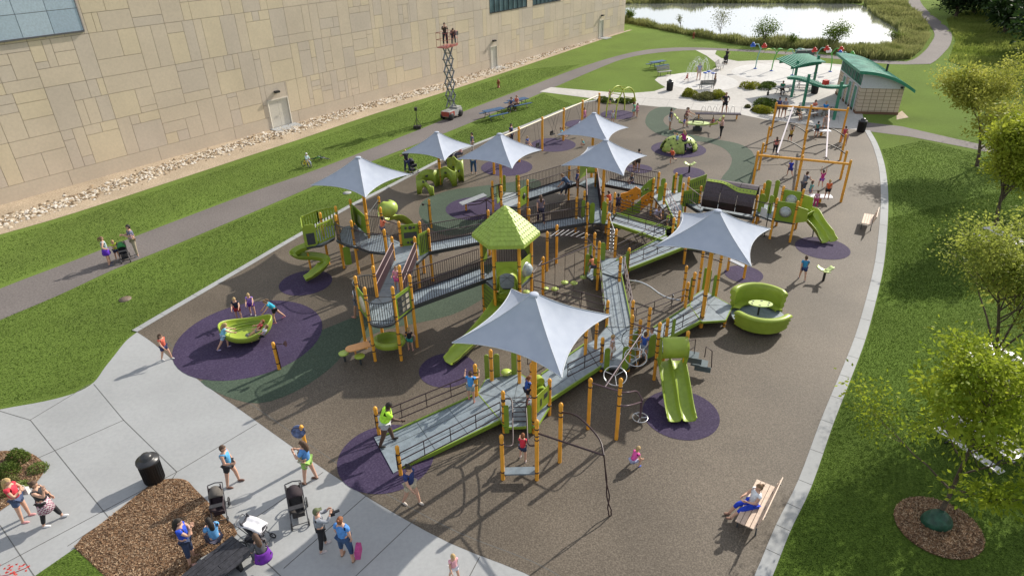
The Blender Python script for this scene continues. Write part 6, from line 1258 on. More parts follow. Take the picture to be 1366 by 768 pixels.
for a, b in ((wv[0][0], wv[1][0]), (wv[2][0], wv[3][0]+2)):
    z0 = wv[0][1]; z1 = z0+2.2; mb = MB(); mb.add([wp(a, z0, -.06), wp(b, z0, -.06), wp(b, z1, -.06), wp(a, z1, -.06)], [(0, 1, 2, 3)]); n = max(2, round((b-a)/.85)); f = MB()
    for i in range(n+1): s_ = a+(b-a)*i/n; f.beam(wp(s_, z0, -.02), wp(s_, z1, -.02), .07, .05)
    f.beam(wp(a, z0, -.01), wp(b, z0, -.01), .10, .08); f.beam(wp(a, z1, -.01), wp(b, z1, -.01), .10, .08); w_ = bpart(f, 'window', BLACK); g = bpart(mb, 'pane', GLS, w_)
DW = mat('door_white', (.62, .58, .50), .5, noise=.05)
for i, d in enumerate(doors):
    w_ = 1.95 if i == 0 else 1.1; s0 = d[0]; mb = MB(); n = 2 if i == 0 else 1
    for k in range(n):
        a, b = s0+.07+(w_-.14)*k/n+.006, s0+.07+(w_-.14)*(k+1)/n-.006
        P = [wp(a, .06, -.04), wp(b, .06, -.04), wp(b, 2.27, -.04), wp(a, 2.27, -.04)]; Q = [p-Wn*.04 for p in P]; mb.add(P+Q, [(0, 1, 2, 3), (0, 4, 5, 1), (1, 5, 6, 2), (2, 6, 7, 3), (3, 7, 4, 0)])
    dr = bpart(mb, 'door', DW); h = MB(); 
    for k in range(n): c = wp(s0+w_/2+(-.1 if k == 0 and n == 2 else (.1 if n == 2 else .35)), 1.05, .03); h.beam(c, c+Vector((0, 0, .16)), .03, .03)
    bpart(h, 'handle', CHROME, dr); f = MB(); 
    for a, b in ((wp(s0, 0, .0), wp(s0, 2.35, .0)), (wp(s0+w_, 0, 0), wp(s0+w_, 2.35, 0)), (wp(s0, 2.33, 0), wp(s0+w_, 2.33, 0))): f.beam(a, b, .10, .10)
    bpart(f, 'door_frame', DW, dr)
    l_ = MB(); c = wp(s0+(w_ if i == 0 else w_)/2, 2.95, .16); l_.box((c.x, c.y, c.z), (.42, .3, .16), math.atan2(Wd.y, Wd.x)); l_.beam(c, c-Wn*.16, .08, .08); bpart(l_, 'wall_lamp', BLACK)
    sb = MB(); a = wp(s0-.25, .05, .02); b = wp(s0+w_+.3, .05, .02); sb.prism([a, b, b+Wn*1.3, a+Wn*1.3], .0, .07); o = sb.build('door_slab', CONC); o['kind'] = 'structure'; o['label'] = ['concrete slab before the double door', 'concrete slab before the single door behind the scissor lift', 'concrete slab before the far door'][i]
# ---------------------------------------------------------------- restroom building
c0 = at(1141, 152); c1 = at(1197, 153.5); u_ = (c1-c0); bw = u_.length; u_.normalize(); v_ = Vector((-u_.y, u_.x, 0))
bl = 7.2; RB = thing('restroom_building', 'small block restroom building with a curved green roof', 'building', tuple((c0+c1)/2+v_*bl/2))
def rp(a, b, z): return c0+u_*a+v_*b+Vector((0, 0, z))
def rpart(mb, name, mats, parent=None):
    mb.v = [tuple(Vector(v)-ORIG[RB.name]) for v in mb.v]; return mb.build(name, mats, parent or RB)
BLK = bpy.data.materials.new('split_block'); BLK.use_nodes = True; nt = BLK.node_tree; br = nt.nodes.new('ShaderNodeTexBrick'); tcx = nt.nodes.new('ShaderNodeTexCoord'); mpx = nt.nodes.new('ShaderNodeMapping')
br.inputs['Color1'].default_value = (.58, .48, .37, 1); br.inputs['Color2'].default_value = (.53, .43, .33, 1); br.inputs['Mortar'].default_value = (.22, .17, .12, 1); br.inputs['Scale'].default_value = 1; br.offset = 0
br.inputs['Brick Width'].default_value = .4; br.inputs['Row Height'].default_value = .3; br.inputs['Mortar Size'].default_value = .018
nt.links.new(br.outputs[0], nt.nodes['Principled BSDF'].inputs[0]); nt.nodes['Principled BSDF'].inputs['Roughness'].default_value = .9
cx_ = nt.nodes.new('ShaderNodeSeparateXYZ'); cb = nt.nodes.new('ShaderNodeCombineXYZ'); ad = nt.nodes.new('ShaderNodeMath'); ad.operation = 'ADD'; nt.links.new(tcx.outputs['Object'], cx_.inputs[0]); nt.links.new(cx_.outputs[0], ad.inputs[0]); nt.links.new(cx_.outputs[1], ad.inputs[1]); nt.links.new(ad.outputs[0], cb.inputs[0]); nt.links.new(cx_.outputs[2], cb.inputs[1]); nt.links.new(cb.outputs[0], br.inputs['Vector'])
zw = 2.15; mb = MB(); mb.prism([rp(0, 0, 0), rp(bw, 0, 0), rp(bw, bl, 0), rp(0, bl, 0)], 0, zw); rpart(mb, 'block_wall', BLK)
mb = MB(); mb.prism([rp(-.03, -.03, 0), rp(bw+.03, -.03, 0), rp(bw+.03, bl+.03, 0), rp(-.03, bl+.03, 0)], 0, .22); rpart(mb, 'base_course', plain('red_brown_base', (.16, .09, .055), .9))
# roof curve across the width: high at the left, falling to the right
def rz_(a): t = max(0, (a+.45)/(bw+1.0)); return zw+1.45-.10*t-1.25*t**2.2
SID = mat('white_siding', (.55, .57, .60), .6, noise=.05)
for b_ in (0.02, bl-.02):
    mb = MB(); N = 12; n8 = 10
    for k in range(n8):      # lapped siding boards
        z0 = zw+k*.14; z1 = z0+.145; aa = [a for a in [bw*i/40 for i in range(41)] if rz_(a)-.03 > z0+.02]
        if not aa: break
        a1 = aa[-1]; e = -.03 if b_ < 1 else .03; zt = lambda a: min(z1, rz_(a)-.03)
        mb.add([rp(0, b_+e, z0), rp(a1, b_+e, z0), rp(a1, b_+e*.4, zt(a1)), rp(0, b_+e*.4, zt(0))], [(0, 1, 2, 3)])
    mb.add([rp(bw*i/N, b_, z) for i in range(N+1) for z in (zw, rz_(bw*i/N)-.02)], [(2*i, 2*i+2, 2*i+3, 2*i+1) for i in range(N)]); rpart(mb, 'gable_siding', SID)
mb = MB(); mb.add([rp(0, 0, zw), rp(0, bl, zw), rp(0, bl, rz_(0)), rp(0, 0, rz_(0))], [(0, 1, 2, 3)]); rpart(mb, 'clerestory_wall', SID)
for i in range(7):
    b0 = .35+i*.95; mb = MB(); mb.add([rp(-.04, b0, zw+.18), rp(-.04, b0+.72, zw+.18), rp(-.04, b0+.72, zw+1.05), rp(-.04, b0, zw+1.05)], [(3, 2, 1, 0)]); f = MB()
    for p, q in (((b0, zw+.18), (b0+.72, zw+.18)), ((b0, zw+1.05), (b0+.72, zw+1.05)), ((b0, zw+.18), (b0, zw+1.05)), ((b0+.72, zw+.18), (b0+.72, zw+1.05)), ((b0+.36, zw+.18), (b0+.36, zw+1.05))): f.beam(rp(-.05, *p), rp(-.05, *q), .05, .05)
    w_ = rpart(f, 'window', TEAL); rpart(mb, 'pane', GLD, w_)
for b0 in (.8, 2.6, 4.6):
    mb = MB(); mb.add([rp(-.03, b0, 0), rp(-.03, b0+.95, 0), rp(-.03, b0+.95, 2.05), rp(-.03, b0, 2.05)], [(3, 2, 1, 0)]); f = MB()
    for p, q in (((b0, 0), (b0, 2.1)), ((b0+.95, 0), (b0+.95, 2.1)), ((b0-.04, 2.08), (b0+.99, 2.08))): f.beam(rp(-.04, *p), rp(-.04, *q), .09, .08)
    w_ = rpart(mb, 'door', TEAL); rpart(f, 'door_frame', SID, w_)
RF = mat('green_standing_seam', (.13, .36, .28), .3, .15, noise=.25, scale=1.2)
mb = MB(); N = 16; a_ = lambda i: -.55+(bw+1.25)*i/N
for zo, flip in ((0, 0), (-.09, 1)): mb.add([rp(a_(i), b_, rz_(a_(i))+zo) for i in range(N+1) for b_ in (-.5, bl+.6)], [(2*i, 2*i+2, 2*i+3, 2*i+1) for i in range(N)], 0, True)
for b_ in (-.5, bl+.6): mb.add([rp(a_(i), b_, rz_(a_(i))+z) for i in range(N+1) for z in (-.22, .02)], [(2*i, 2*i+2, 2*i+3, 2*i+1) for i in range(N)], 1)
for a in (a_(0), a_(N)): mb.add([rp(a, -.5, rz_(a)-.2), rp(a, bl+.6, rz_(a)-.2), rp(a, bl+.6, rz_(a)+.02), rp(a, -.5, rz_(a)+.02)], [(0, 1, 2, 3)], 1)
for k in range(17):
    b_ = -.45+(bl+1.0)*k/16
    for i in range(N): mb.beam(rp(a_(i), b_, rz_(a_(i))+.015), rp(a_(i+1), b_, rz_(a_(i+1))+.015), .03, .03, 0)
rpart(mb, 'curved_roof', [RF, TEAL]); mb = MB(); mb.tube([rp(bw*.72, 2.4, 2.6), rp(bw*.72, 2.4, 3.7)], .09, 8); rpart(mb, 'vent_pipe', BLACK)
mb = MB(); c = rp(bw*.93, -.1, zw+.12); mb.box(c, (.16, .16, .14)); rpart(mb, 'wall_lamp', BLACK)
# ---------------------------------------------------------------- furniture
BLUET = mat('blue_table_top', (.022, .075, .17), .6, noise=.12)
def picnic(name, label, loc, rz, top=BLUET, frame=DGREY, L_=2.0, group='picnic tables'):
    o = thing(name, label, 'picnic table', tuple(loc), rz, group)
    mb = MB()
    for i in range(5): mb.box((0, -.30+i*.15, .75), (L_, .14, .04))
    mb.build('table_top', top, o)
    for s in (-1, 1):
        mb = MB()
        for i in range(2): mb.box((0, s*(.66+i*.14), .45), (L_, .13, .04))
        mb.build('bench_seat', top, o)
    for s in (-1, 1):
        mb = MB(); x = s*L_*.34
        mb.tube([(x, -.75, .42), (x, .75, .42)], .025, 6); mb.tube([(x, -.22, .72), (x, -.45, .03), (x, -.62, .03)], .025, 6); mb.tube([(x, .22, .72), (x, .45, .03), (x, .62, .03)], .025, 6); mb.build('leg', frame, o)
    return o
t1 = picnic('picnic_table', 'empty blue picnic table on the grass nearer the scissor lift', at(659, 158), R(37))
dup(t1, at(691, 144), R(35), 'blue picnic table with two people seated on the grass'); dup(t1, at(876.5, 91.5), R(30), 'blue picnic table on the grass left of the splash pad')
GT = mat('grey_table_top', (.26, .265, .27), .45, noise=.1)
t2 = picnic('picnic_table', 'grey picnic table under the near pergola, left one', at(1071, 156), R(20), GT, BLACK)
dup(t2, at(1098, 153), R(-5), 'grey picnic table under the near pergola, right one'); dup(t2, at(1047, 126), R(15), 'grey picnic table left of the far pergola post'); dup(t2, at(1075, 118), R(-15), 'grey picnic table beneath the far pergola beside the black bin')
WT = mat('glare_white_top', (.62, .61, .60), .35, noise=.08, scale=14)  # sun glare on dark planks, painted in as a whitish colour
for x, y, lb in ((1306, 604, 'picnic table with painted white glare behind the nearest tree'), (1340, 502, 'glare whitened picnic table half hidden by the second tree'), (1335, 332, 'picnic table half hidden under the third tree on the right lawn')):
    picnic('picnic_table', lb, at(x, y), R(112 if y > 550 else 100), WT, BLACK, 2.2)
def slatbench(name, label, loc, rz, L_=1.8, back=True, m_=WOODL, w=.48, n=4, h=.44, frame=DGREY, group=None, backh=.42):
    o = thing(name, label, 'bench', tuple(loc), rz, group); mb = MB(); sw = w/n
    for i in range(n): mb.box((0, -w/2+sw*(i+.5), h), (L_, sw*.88, .035))
    mb.build('seat', m_, o)
    if back:
        mb = MB()
        for i in range(3): mb.box((0, w/2+.05+.04*i, h+.16+.14*i), (L_, .03, .115), rx=R(-12))
        mb.build('backrest', m_, o)
    for s in (-1, 1):
        mb = MB(); x = s*L_*.38; mb.tube([(x, -w/2+.04, 0), (x, -w/2+.04, h-.03), (x, w/2, h-.03), (x, w/2+.02, 0)], .025, 6)
        if back: mb.tube([(x, w/2, h-.03), (x, w/2+.16, h+backh)], .022, 6)
        mb.build('leg', frame, o)
    return o
bA = at(1018, 648, .45); bB = at(997, 690, .45); mid = at(1008, 671, .45); ang = math.atan2((bA-bB).y, (bA-bB).x)
slatbench('park_bench', 'pale slatted bench with a woman in a striped top on the near rubber surface', (mid.x, mid.y, 0), ang+PI, 1.9, w=.55)
c = at(1155, 302); slatbench('park_bench', 'pale slatted bench at the far right edge of the rubber surface', (c.x, c.y, 0), ang+R(-175), 1.5, w=.5)
c = at(1158, 300)
BLS = mat('black_slats', (.028, .028, .034), .55, noise=.35, scale=12)
a = at(331, 736, .45); b = at(316.8, 713, .45); e = at(247, 768, .45); wv_ = (b-a); dv_ = (e-b); ang = math.atan2(dv_.y, dv_.x); wl = .98; L_ = 5.0
ctr = (a+b)/2+dv_.normalized()*L_/2
o = thing('slatted_bench', 'wide black slatted bench with a woman in light blue at the bottom edge', 'bench', (ctr.x, ctr.y, 0), ang, 'black slatted benches in the plaza')
mb = MB(); rr = random.Random(3)
for i in range(7):
    x = -L_/2
    while x < L_/2-.02:
        l_ = min(rr.uniform(.7, 1.6), L_/2-x); mb.box((x+l_/2, -wl/2+wl/7*(i+.5), .43+rr.uniform(-.004, .004)), (l_-.012, wl/7*.93, .04)); x += l_
mb.build('seat', BLS, o)
for x in (-2.1, -.7, .7, 2.1): mb = MB(); mb.box((x, 0, .205), (.10, wl*.8, .40)); mb.build('leg', BLACK, o)
q = at(361, 762, .45); n_ = Vector((dv_.y, -dv_.x, 0)).normalized()
o2 = dup(o, (ctr.x, ctr.y, 0), ang, 'second black slatted bench, under the woman with the purple jacket'); off = (q-(a+b)/2); o2.location = Vector((ctr.x, ctr.y, 0))+Vector((off.x, off.y, 0))*1.0+dv_.normalized()*.5
def bin_(label, loc, s=1.0):
    o = thing('litter_bin', label, 'litter bin', tuple(loc), 0, 'black litter bins'); mb = MB()
    mb.lathe((0, 0, 0), [(.27*s, 0), (.30*s, .03), (.31*s, .78*s), (.34*s, .80*s), (.345*s, .86*s)], 28); 
    for k in range(28): a = 2*PI*k/28; mb.tube([(.305*s*math.cos(a), .305*s*math.sin(a), .06), (.318*s*math.cos(a), .318*s*math.sin(a), .76*s)], .008, 4)
    mb.build('bin_body', mat('black_plastic', (.016, .016, .018), .4, noise=.2, scale=6), o)
    mb = MB(); mb.lathe((0, 0, 0), [(.345*s, .86*s), (.33*s, .91*s), (.22*s, .93*s), (.20*s, .97*s), (.185*s, 1.03*s), (.13*s, 1.09*s), (.001, 1.11*s)], 28); mb.build('lid', mat('bin_lid', (.03, .031, .035), .35, noise=.15), o); return o
b0 = bin_('black litter bin with a domed lid beside the mulch bed', at(207, 640))
dup(b0, at(1148, 176), 0, 'black litter bin at the corner where the side path starts', scale=.98)
dup(b0, at(893, 121), 0, 'black litter bin on the light plaza near the round grass edge', scale=.98)
dup(b0, at(1086, 125), 0, 'black litter bin between the tables under the far pergola', scale=.98)
# ---- prams
def wheel(mb, c, r_, w=.03, ax=(0, 1, 0), seg=16, mi=0, mh=1):
    c = Vector(c); ax = Vector(ax).normalized(); u = ax.orthogonal().normalized(); v = ax.cross(u); pts = [c+(u*math.cos(2*PI*k/seg)+v*math.sin(2*PI*k/seg))*r_ for k in range(seg)]
    mb.tube(pts, w, 6, mi, closed=True)
    for k in range(4): mb.tube([c, pts[k*seg//4]], w*.25, 4, mh)
    mb.tube([c-ax*w, c+ax*w], w*.8, 6, mh)
def pram(label, loc, rz, col, col2, s=1.0, hood=True, blanket=None):
    o = thing('pram', label, 'pram', tuple(loc), rz, 'prams and strollers'); s *= .86; fr = mat('pram_frame', (.09, .09, .10), .35, .5, noise=.1)
    mb = MB()
    for y in (-.24, .24): mb.tube([(.42*s, y*s, .14*s), (.05*s, y*s, .50*s), (-.38*s, y*s, .98*s), (-.46*s, y*s, 1.02*s)], .016*s, 6); mb.tube([(-.38*s, y*s, .16*s), (.0, y*s, .55*s)], .016*s, 6)
    mb.tube([(-.46*s, -.24*s, 1.02*s), (-.50*s, 0, 1.04*s), (-.46*s, .24*s, 1.02*s)], .02*s, 6); mb.tube([(.42*s, -.24*s, .14*s), (.42*s, .24*s, .14*s)], .014*s, 6); mb.tube([(-.38*s, -.24*s, .16*s), (-.38*s, .24*s, .16*s)], .014*s, 6); mb.build('frame', fr, o)
    for x, y in ((.42, .25), (.42, -.25), (-.38, .27), (-.38, -.27)): mb = MB(); wheel(mb, (x*s, y*s, (.12 if x > 0 else .16)*s), (.10 if x > 0 else .14)*s, .022*s); mb.build('wheel', [BLACK, CHROME], o)
    mb = MB(); mb.grid(lambda u, v: Vector(((.34-.62*u)*s, (-.19+.38*v)*s, (.52-.06*math.sin(u*PI)+(.0 if u < .55 else (u-.55)*1.05)+.06*abs(v-.5)*2)*s)), 9, 5); mb.grid(lambda u, v: Vector(((.34-.62*u)*s, -.20*s, (.52+(.0 if u < .55 else (u-.55)*1.05)+.16*v)*s)), 9, 2); mb.grid(lambda u, v: Vector(((.34-.62*u)*s, .20*s, (.52+(.0 if u < .55 else (u-.55)*1.05)+.16*v)*s)), 9, 2); mb.build('seat', cmat(col), o, solid=.03)
    if hood: mb = MB(); mb.grid(lambda u, v: Vector((-.26*s+.36*s*math.sin(v*1.5)*max(0, math.sin(PI*u))**.3, .23*s*math.cos(PI*u), (.78+.34*math.sin(PI*u)*math.cos(v*1.1))*s)), 11, 6); mb.build('hood', cmat(col2), o, solid=.02)
    mb = MB(); mb.box((-.08*s, 0, .24*s), (.5*s, .36*s, .15*s)); mb.build('basket', cmat(col), o)
    mb = MB(); mb.box((.30*s, 0, .74*s), (.16*s, .42*s, .03*s)); mb.build('tray', cmat((.03, .03, .035)), o)
    if blanket: mb = MB(); mb.grid(lambda u, v: Vector(((.38-.7*u)*s, (-.24+.48*v)*s, (.70+.08*math.sin(u*3)+.25*u+.03*math.sin(9*v))*s)), 9, 8); mb.build('blanket', cmat(blanket), o, solid=.03)
    return o
pram('empty brown pram with a patterned hood beside the mulch bed', at(291, 690)+Vector((.05, .12, 0)), R(-72), (.035, .022, .028), (.10, .09, .08), 1.0)
pram('wide dark pram with open hood in the middle of the near plaza', at(400, 689), R(-70), (.05, .045, .045), (.03, .02, .025), 1.12)
pram('pram with a white blanket at the end of the black slatted bench', at(343, 727)+Vector((0, .1, 0)), R(-10), (.04, .04, .05), (.05, .05, .05), 1.0, hood=False, blanket=(.62, .62, .66))
pram('black and green pushchair with the family on the asphalt path', at(168, 347), R(-60), (.02, .022, .025), (.04, .22, .06), 1.0)
pram('dark pram on the grass beside the woman in black', at(551, 230), R(-50), (.03, .03, .04), (.04, .04, .06))
pram('black pram beside the woman in pink near the kerb', at(602, 217), R(200), (.02, .02, .025), (.02, .02, .02), 1.05)
pram('black pram at the splash pad entrance', at(967, 85), R(60), (.02, .02, .02), (.02, .02, .02), .9)
# ---- sign post, horn posts
def small_post(name, label, x, y, h, head):
    g = at(x, y); o = thing(name, label, 'play post', tuple(g)); mb = MB(); mb.tube([(0, 0, 0), (0, 0, h-.06)], .062, 12); mb.lathe((0, 0, h-.06), [(.07, 0), (.07, .05), (.05, .1), (.001, .12)], 12)
    for z in (h*.25, h*.82): mb.lathe((0, 0, z), [(.063, -.02), (.075, -.02), (.075, .02), (.063, .02)], 12, 1)
    mb.build('post', POSTM, o); head(o, h); return o
def horn(o, h):
    mb = MB(); mb.tube([(.085, 0, .05), (.085, 0, h-.1), (.12, 0, h-.02), (.35, .02, h-.06)], .02, 7); mb.lathe((.38, .02, h-.06), [(.02, 0), (.05, .03), (.12, .10)], 14, M=Matrix.Rotation(R(80), 3, 'Y')); mb.build('speaking_horn', BROWN, o)
def scope(o, h):
    mb = MB(); mb.tube([(-.085, 0, .3), (-.085, 0, h-.25), (-.32, 0, h-.25)], .018, 7); mb.ball((-.36, 0, h-.26), .07, 8, 6); mb.build('periscope', BROWN, o)
small_post('talk_tube_post', 'orange post with a dark speaking horn inside the largest purple circle', 372.5, 492.5, 1.25, horn)
small_post('periscope_post', 'orange post with a dark periscope between the upper left deck and green ring', 575.5, 304, 1.7, scope)
def disc_sign(o, h):
    mb = MB(); mb.lathe((-.10, -.06, h-.15), [(.001, -.012), (.22, -.012), (.22, .012), (.001, .012)], 24, M=Matrix.Rotation(R(72), 3, 'X')); mb.build('round_sign', mat('sign_blue_grey', (.10, .14, .28), .4, noise=.5, scale=9), o)
    mb = MB(); mb.tube([(-.10+.22*math.cos(R(t)), -.06-.22*math.sin(R(t))*math.cos(R(72)), h-.15+.22*math.sin(R(t))*math.sin(R(72))) for t in range(0, 360, 20)], .012, 5, closed=True); mb.build('sign_rim', BROWN, o)
g = at(414, 621); small_post('sign_post', 'orange post with a small round sign behind the woman carrying a baby', 413, 617, 1.55, disc_sign)
# ---- bowl spinner
g = at(331, 463); BS = thing('bowl_spinner', 'big lime spinning bowl seat in the largest purple circle', 'play equipment', tuple(at(333, 452)), R(12))
def bowl(u, v, out=1):
    a = 2*PI*u; rx, ry = 1.02, .78; hgt = .34+.34*max(0, math.cos(a))**2+.30*max(0, -math.cos(a))**2-.03*abs(math.sin(a)); t = v
    r_ = .25+.75*math.sin(t*PI/2)**.8; z = .22+(hgt-.0)*(1-math.cos(t*PI/2))**1.1
    return Vector((rx*r_*math.cos(a), ry*r_*math.sin(a), z))
mb = MB(); mb.grid(lambda u, v: bowl(u, v), 36, 9, closeu=True); mb.grid(lambda u, v: bowl(u, v)*1.0+Vector((bowl(u, v).x*.07, bowl(u, v).y*.09, -.10*(1-v))), 36, 9, closeu=True)
mb.grid(lambda u, v: bowl(u, 1)*1.0+Vector((bowl(u, 1).x*.035*(1-math.cos(PI*v)), bowl(u, 1).y*.045*(1-math.cos(PI*v)), .05*math.sin(PI*v))), 36, 6, closeu=True)
mb.add([bowl(k/36, 0) for k in range(36)], [list(range(36))]); mb.build('bowl', LIME, BS)
mb = MB()
for k in range(3): mb.tube([(1.02*math.cos(a)*(.93-.10*k), .76*math.sin(a)*(.93-.10*k), .44-.09*k+.06*math.cos(a)**2) for a in [2*PI*i/36 for i in range(36)]], .022, 6, closed=True)
mb.build('moulded_ribs', LIMED, BS); mb = MB(); mb.lathe((0, 0, 0), [(.3, 0), (.3, .05), (.12, .08), (.12, .24)], 18); mb.build('pivot', DGREY, BS)
# ---- boat glider
gc = at(1010, 430); GL = thing('boat_glider', 'lime boat shaped glider with an oval table at the end of the right ramp', 'play equipment', (gc.x, gc.y, 0), R(-10))
def hull(a0, a1, side):
    mb = MB(); NA, prof = 26, [(0, .16), (.05, .20), (.12, .28), (.06, .37), (.16, .47), (.10, .56), (.20, .66), (.14, .75), (.23, .85), (.22, .91), (.15, .95), (.03, .96), (-.04, .92), (-.05, .80), (-.05, .50), (-.05, .30), (-.03, .18)]
    k = len(prof); vs = []
    for i in range(NA+1):
        a = R(a0+(a1-a0)*i/NA); taper = min(1, min(i, NA-i)/3+.55); 
        for o_, z in prof: zz = .16+(z-.16)*(.82+.18*taper)*(1.38 if side > 0 else 1.0); vs.append(Vector(((1.13+o_)*math.cos(a), (1.16+o_)*math.sin(a), zz)))
    mb.add(vs, [(i*k+j, i*k+(j+1) % k, (i+1)*k+(j+1) % k, (i+1)*k+j) for i in range(NA) for j in range(k)], 0, True); mb.add(vs[:k], [list(range(k))]); mb.add(vs[-k:], [list(range(k))[::-1]]); return mb
hull(210, 330, -1).build('front_hull', LIME, GL); hull(28, 152, 1).build('back_seat_wall', LIME, GL)
mb = MB()
vs = []; NA = 20
for i in range(NA+1):
    a = R(20+145*i/NA)
    for r_ in (.72, .98): 
        for z in (.42, .50): vs.append(Vector(((1.1*r_)*math.cos(a), (1.14*r_)*math.sin(a), z)))
mb.add(vs, [(4*i+1, 4*i+5, 4*i+7, 4*i+3) for i in range(NA)]+[(4*i, 4*i+4, 4*i+5, 4*i+1) for i in range(NA)], 0); mb.build('bench_ledge', LIME, GL)
mb = MB(); mb.prism([(1.12*math.cos(R(t)), 1.12*math.sin(R(t))) for t in range(0, 360, 15)], .26, .32); mb.build('floor', DECK, GL)
mb = MB(); mb.prism([(.02+.50*math.cos(R(t)), .12+.27*math.sin(R(t))) for t in range(0, 360, 15)], .86, .90)
for t in range(20, 380, 60): mb.box((.02+.38*math.cos(R(t)), .12+.19*math.sin(R(t)), .903), (.09, .05, .012), R(t+90), 1)
mb.build('table_top', [mat('very_pale_lime', (.52, .62, .25), .4, noise=.06), BLACK], GL); mb = MB(); mb.tube([(0, .12, .32), (0, .12, .86)], .04, 8); mb.build('table_post', BLACK, GL)
mb = MB(); mb.box((0, 0, .1), (1.2, .5, .2)); mb.box((0, 0, .03), (1.6, .8, .06)); mb.build('glide_base', DGREY, GL)
# ---- crawl panels (green wavy arches)
CP = thing('crawl_arch_panels', 'lime wavy crawl arch panels under the freestanding grey sail', 'play equipment', tuple(at(585, 247)))
def wavy(p0, p1, hs, na=1):
    p0, p1 = Vector(p0), Vector(p1); d = p1-p0; n_ = Vector((-d.y, d.x, 0)).normalized(); mb = MB(); N = 40; th_ = .10
    def top_(s): return hs[0]+(hs[1]-hs[0])*s+.11*math.cos(s*2*na*PI-PI)
    def bot(s): 
        q = (s*na) % 1.0; return .55*max(0, math.sin(min(1, max(0, (q-.2)/.6))*PI))**.5 if .2 < q < .8 else 0
    vs = []
    for i in range(N+1):
        s = i/N; b = p0+d*s; bow = n_*(.12*math.sin(s*2*PI))
        for o_ in (th_/2, -th_/2): vs += [b+bow+n_*o_+Vector((0, 0, bot(s))), b+bow+n_*o_+Vector((0, 0, top_(s)))]
    fs = []
    for i in range(N): q = 4*i; fs += [(q, q+4, q+5, q+1), (q+2, q+3, q+7, q+6), (q+1, q+5, q+7, q+3), (q, q+2, q+6, q+4)]
    fs += [(0, 1, 3, 2), (4*N, 4*N+2, 4*N+3, 4*N+1)]; mb.add(vs, fs, 0, True); 
    for s in (.5,): c = p0+d*s+n_*(.12*math.sin(s*2*PI))+Vector((0, 0, .88)); mb.box(c, (.26, .13, .12), math.atan2(d.y, d.x), 1)
    mb.v = [tuple(Vector(v)-ORIG[CP.name]) for v in mb.v]; return mb.build('arch_panel', [LIME, DGREY], CP)
wavy(at(557, 259), at(579, 261), (1.0, .7)); wavy(at(557, 256), at(585, 247), (1.15, 1.2)); wavy(at(585, 247), at(609, 248), (1.2, 1.1)); wavy(at(609, 248), at(618, 241), (1.1, 1.6)); wavy(at(598, 238), at(617, 241), (1.5, 1.45))
# ---- dome climber
c = at(905.5, 200.5); DM_ = thing('climbing_dome', 'lime climbing dome with round holes in its purple circle', 'play equipment', tuple(c))
mb = MB(); n_a, n_t = 30, 9
def dome(i, j): a = 2*PI*i/n_a; t = PI/2*j/n_t; wob = 1+.05*math.sin(3*a); return Vector((1.35*wob*math.cos(a)*math.cos(t), .95*wob*math.sin(a)*math.cos(t), .04+1.05*math.sin(t)))
vs = [dome(i, j) for j in range(n_t+1) for i in range(n_a)]; fs = []
for j in range(n_t):
    for i in range(n_a):
        if j < 4 and (i % 10) in (3, 4, 5): continue
        fs.append((j*n_a+i, j*n_a+(i+1) % n_a, (j+1)*n_a+(i+1) % n_a, (j+1)*n_a+i))
mb.add(vs, fs, 0, True); mb.build('shell', mat('moss_lime', (.33, .42, .09), .5, noise=.25, scale=4), DM_, solid=.08)
rr = random.Random(4)
mb = MB()
for k in range(34): i = rr.randrange(n_a); j = rr.randrange(1, n_t-1); p = dome(i, j); mb.ball(p*1.02, .075, 8, 5)
mb.build('grip_knobs', mat('dark_green_knob', (.06, .10, .02), .5), DM_)
# ---- seesaw
c = at(930, 174); SS = thing('seesaw', 'large lime seesaw with an oval middle and bow seats behind the climbing dome', 'play equipment', tuple(c), R(-13))
mb = MB(); mb.prism([(.95*math.cos(R(t)), .48*math.sin(R(t))) for t in range(0, 360, 15)], .52, .62); mb.build('oval_platform', MATS['very_pale_lime'], SS)
mb = MB()
for s in (-1, 1): mb.tube([(s*.45*1, .15, .62)]+[(s*.0+.42*math.cos(R(t))*1, -.05+.2*s, .62+.42*math.sin(R(t))) for t in range(0, 181, 20)], .03, 6)
mb.build('hoop_handle', BLACK, SS)
for s in (-1, 1):
    mb = MB()
    for k in range(3): mb.grid(lambda u, v, k=k: Vector((s*(1.35+.22*k+.16*u), -.32+.64*v, .62+.24*k+.12*u)), 3, 5)
    mb.beam((s*.9, 0, .5), (s*1.5, 0, .62), .1, .08); mb.build('seat', LIME, SS, solid=.05); mb = MB(); mb.tube([(s*1.05, 0, .6), (s*1.12, 0, 1.25), (s*1.0, .2, 1.3)], .03, 6); mb.build('grab_bar', BLACK, SS)
mb = MB(); mb.box((0, 0, .14), (.7, .4, .28)); mb.lathe((0, 0, .26), [(.2, 0), (.2, .26)], 12); mb.build('base', DGREY, SS)
# ---- long spring bench with hoops
c = at(957, 159); LB = thing('balance_bench', 'long dark balance bench with a row of thin hoops behind it', 'play equipment', tuple(c), R(-8))
a = at(931, 151); b = at(986, 160); ln = (b-a).length; mb = MB(); mb.box((0, -.1, .45), (ln, .2, .07)); mb.box((0, .2, .45), (ln, .2, .07)); mb.build('beam_seat', mat('dark_violet_metal', (.04, .025, .045), .4, noise=.1), LB)
mb = MB()
for k in range(6): mb.tube([(-ln*.32+k*.48+.17*math.cos(R(t)), .35, .45+.55*math.sin(R(t))) for t in range(0, 181, 20)], .018, 5)
mb.build('hoops', CHROME, LB)
for s in (-1, 1): mb = MB(); mb.tube([(s*ln*.42, 0, 0), (s*ln*.42, 0, .44)], .06, 8); mb.build('leg', ORANGE, LB)
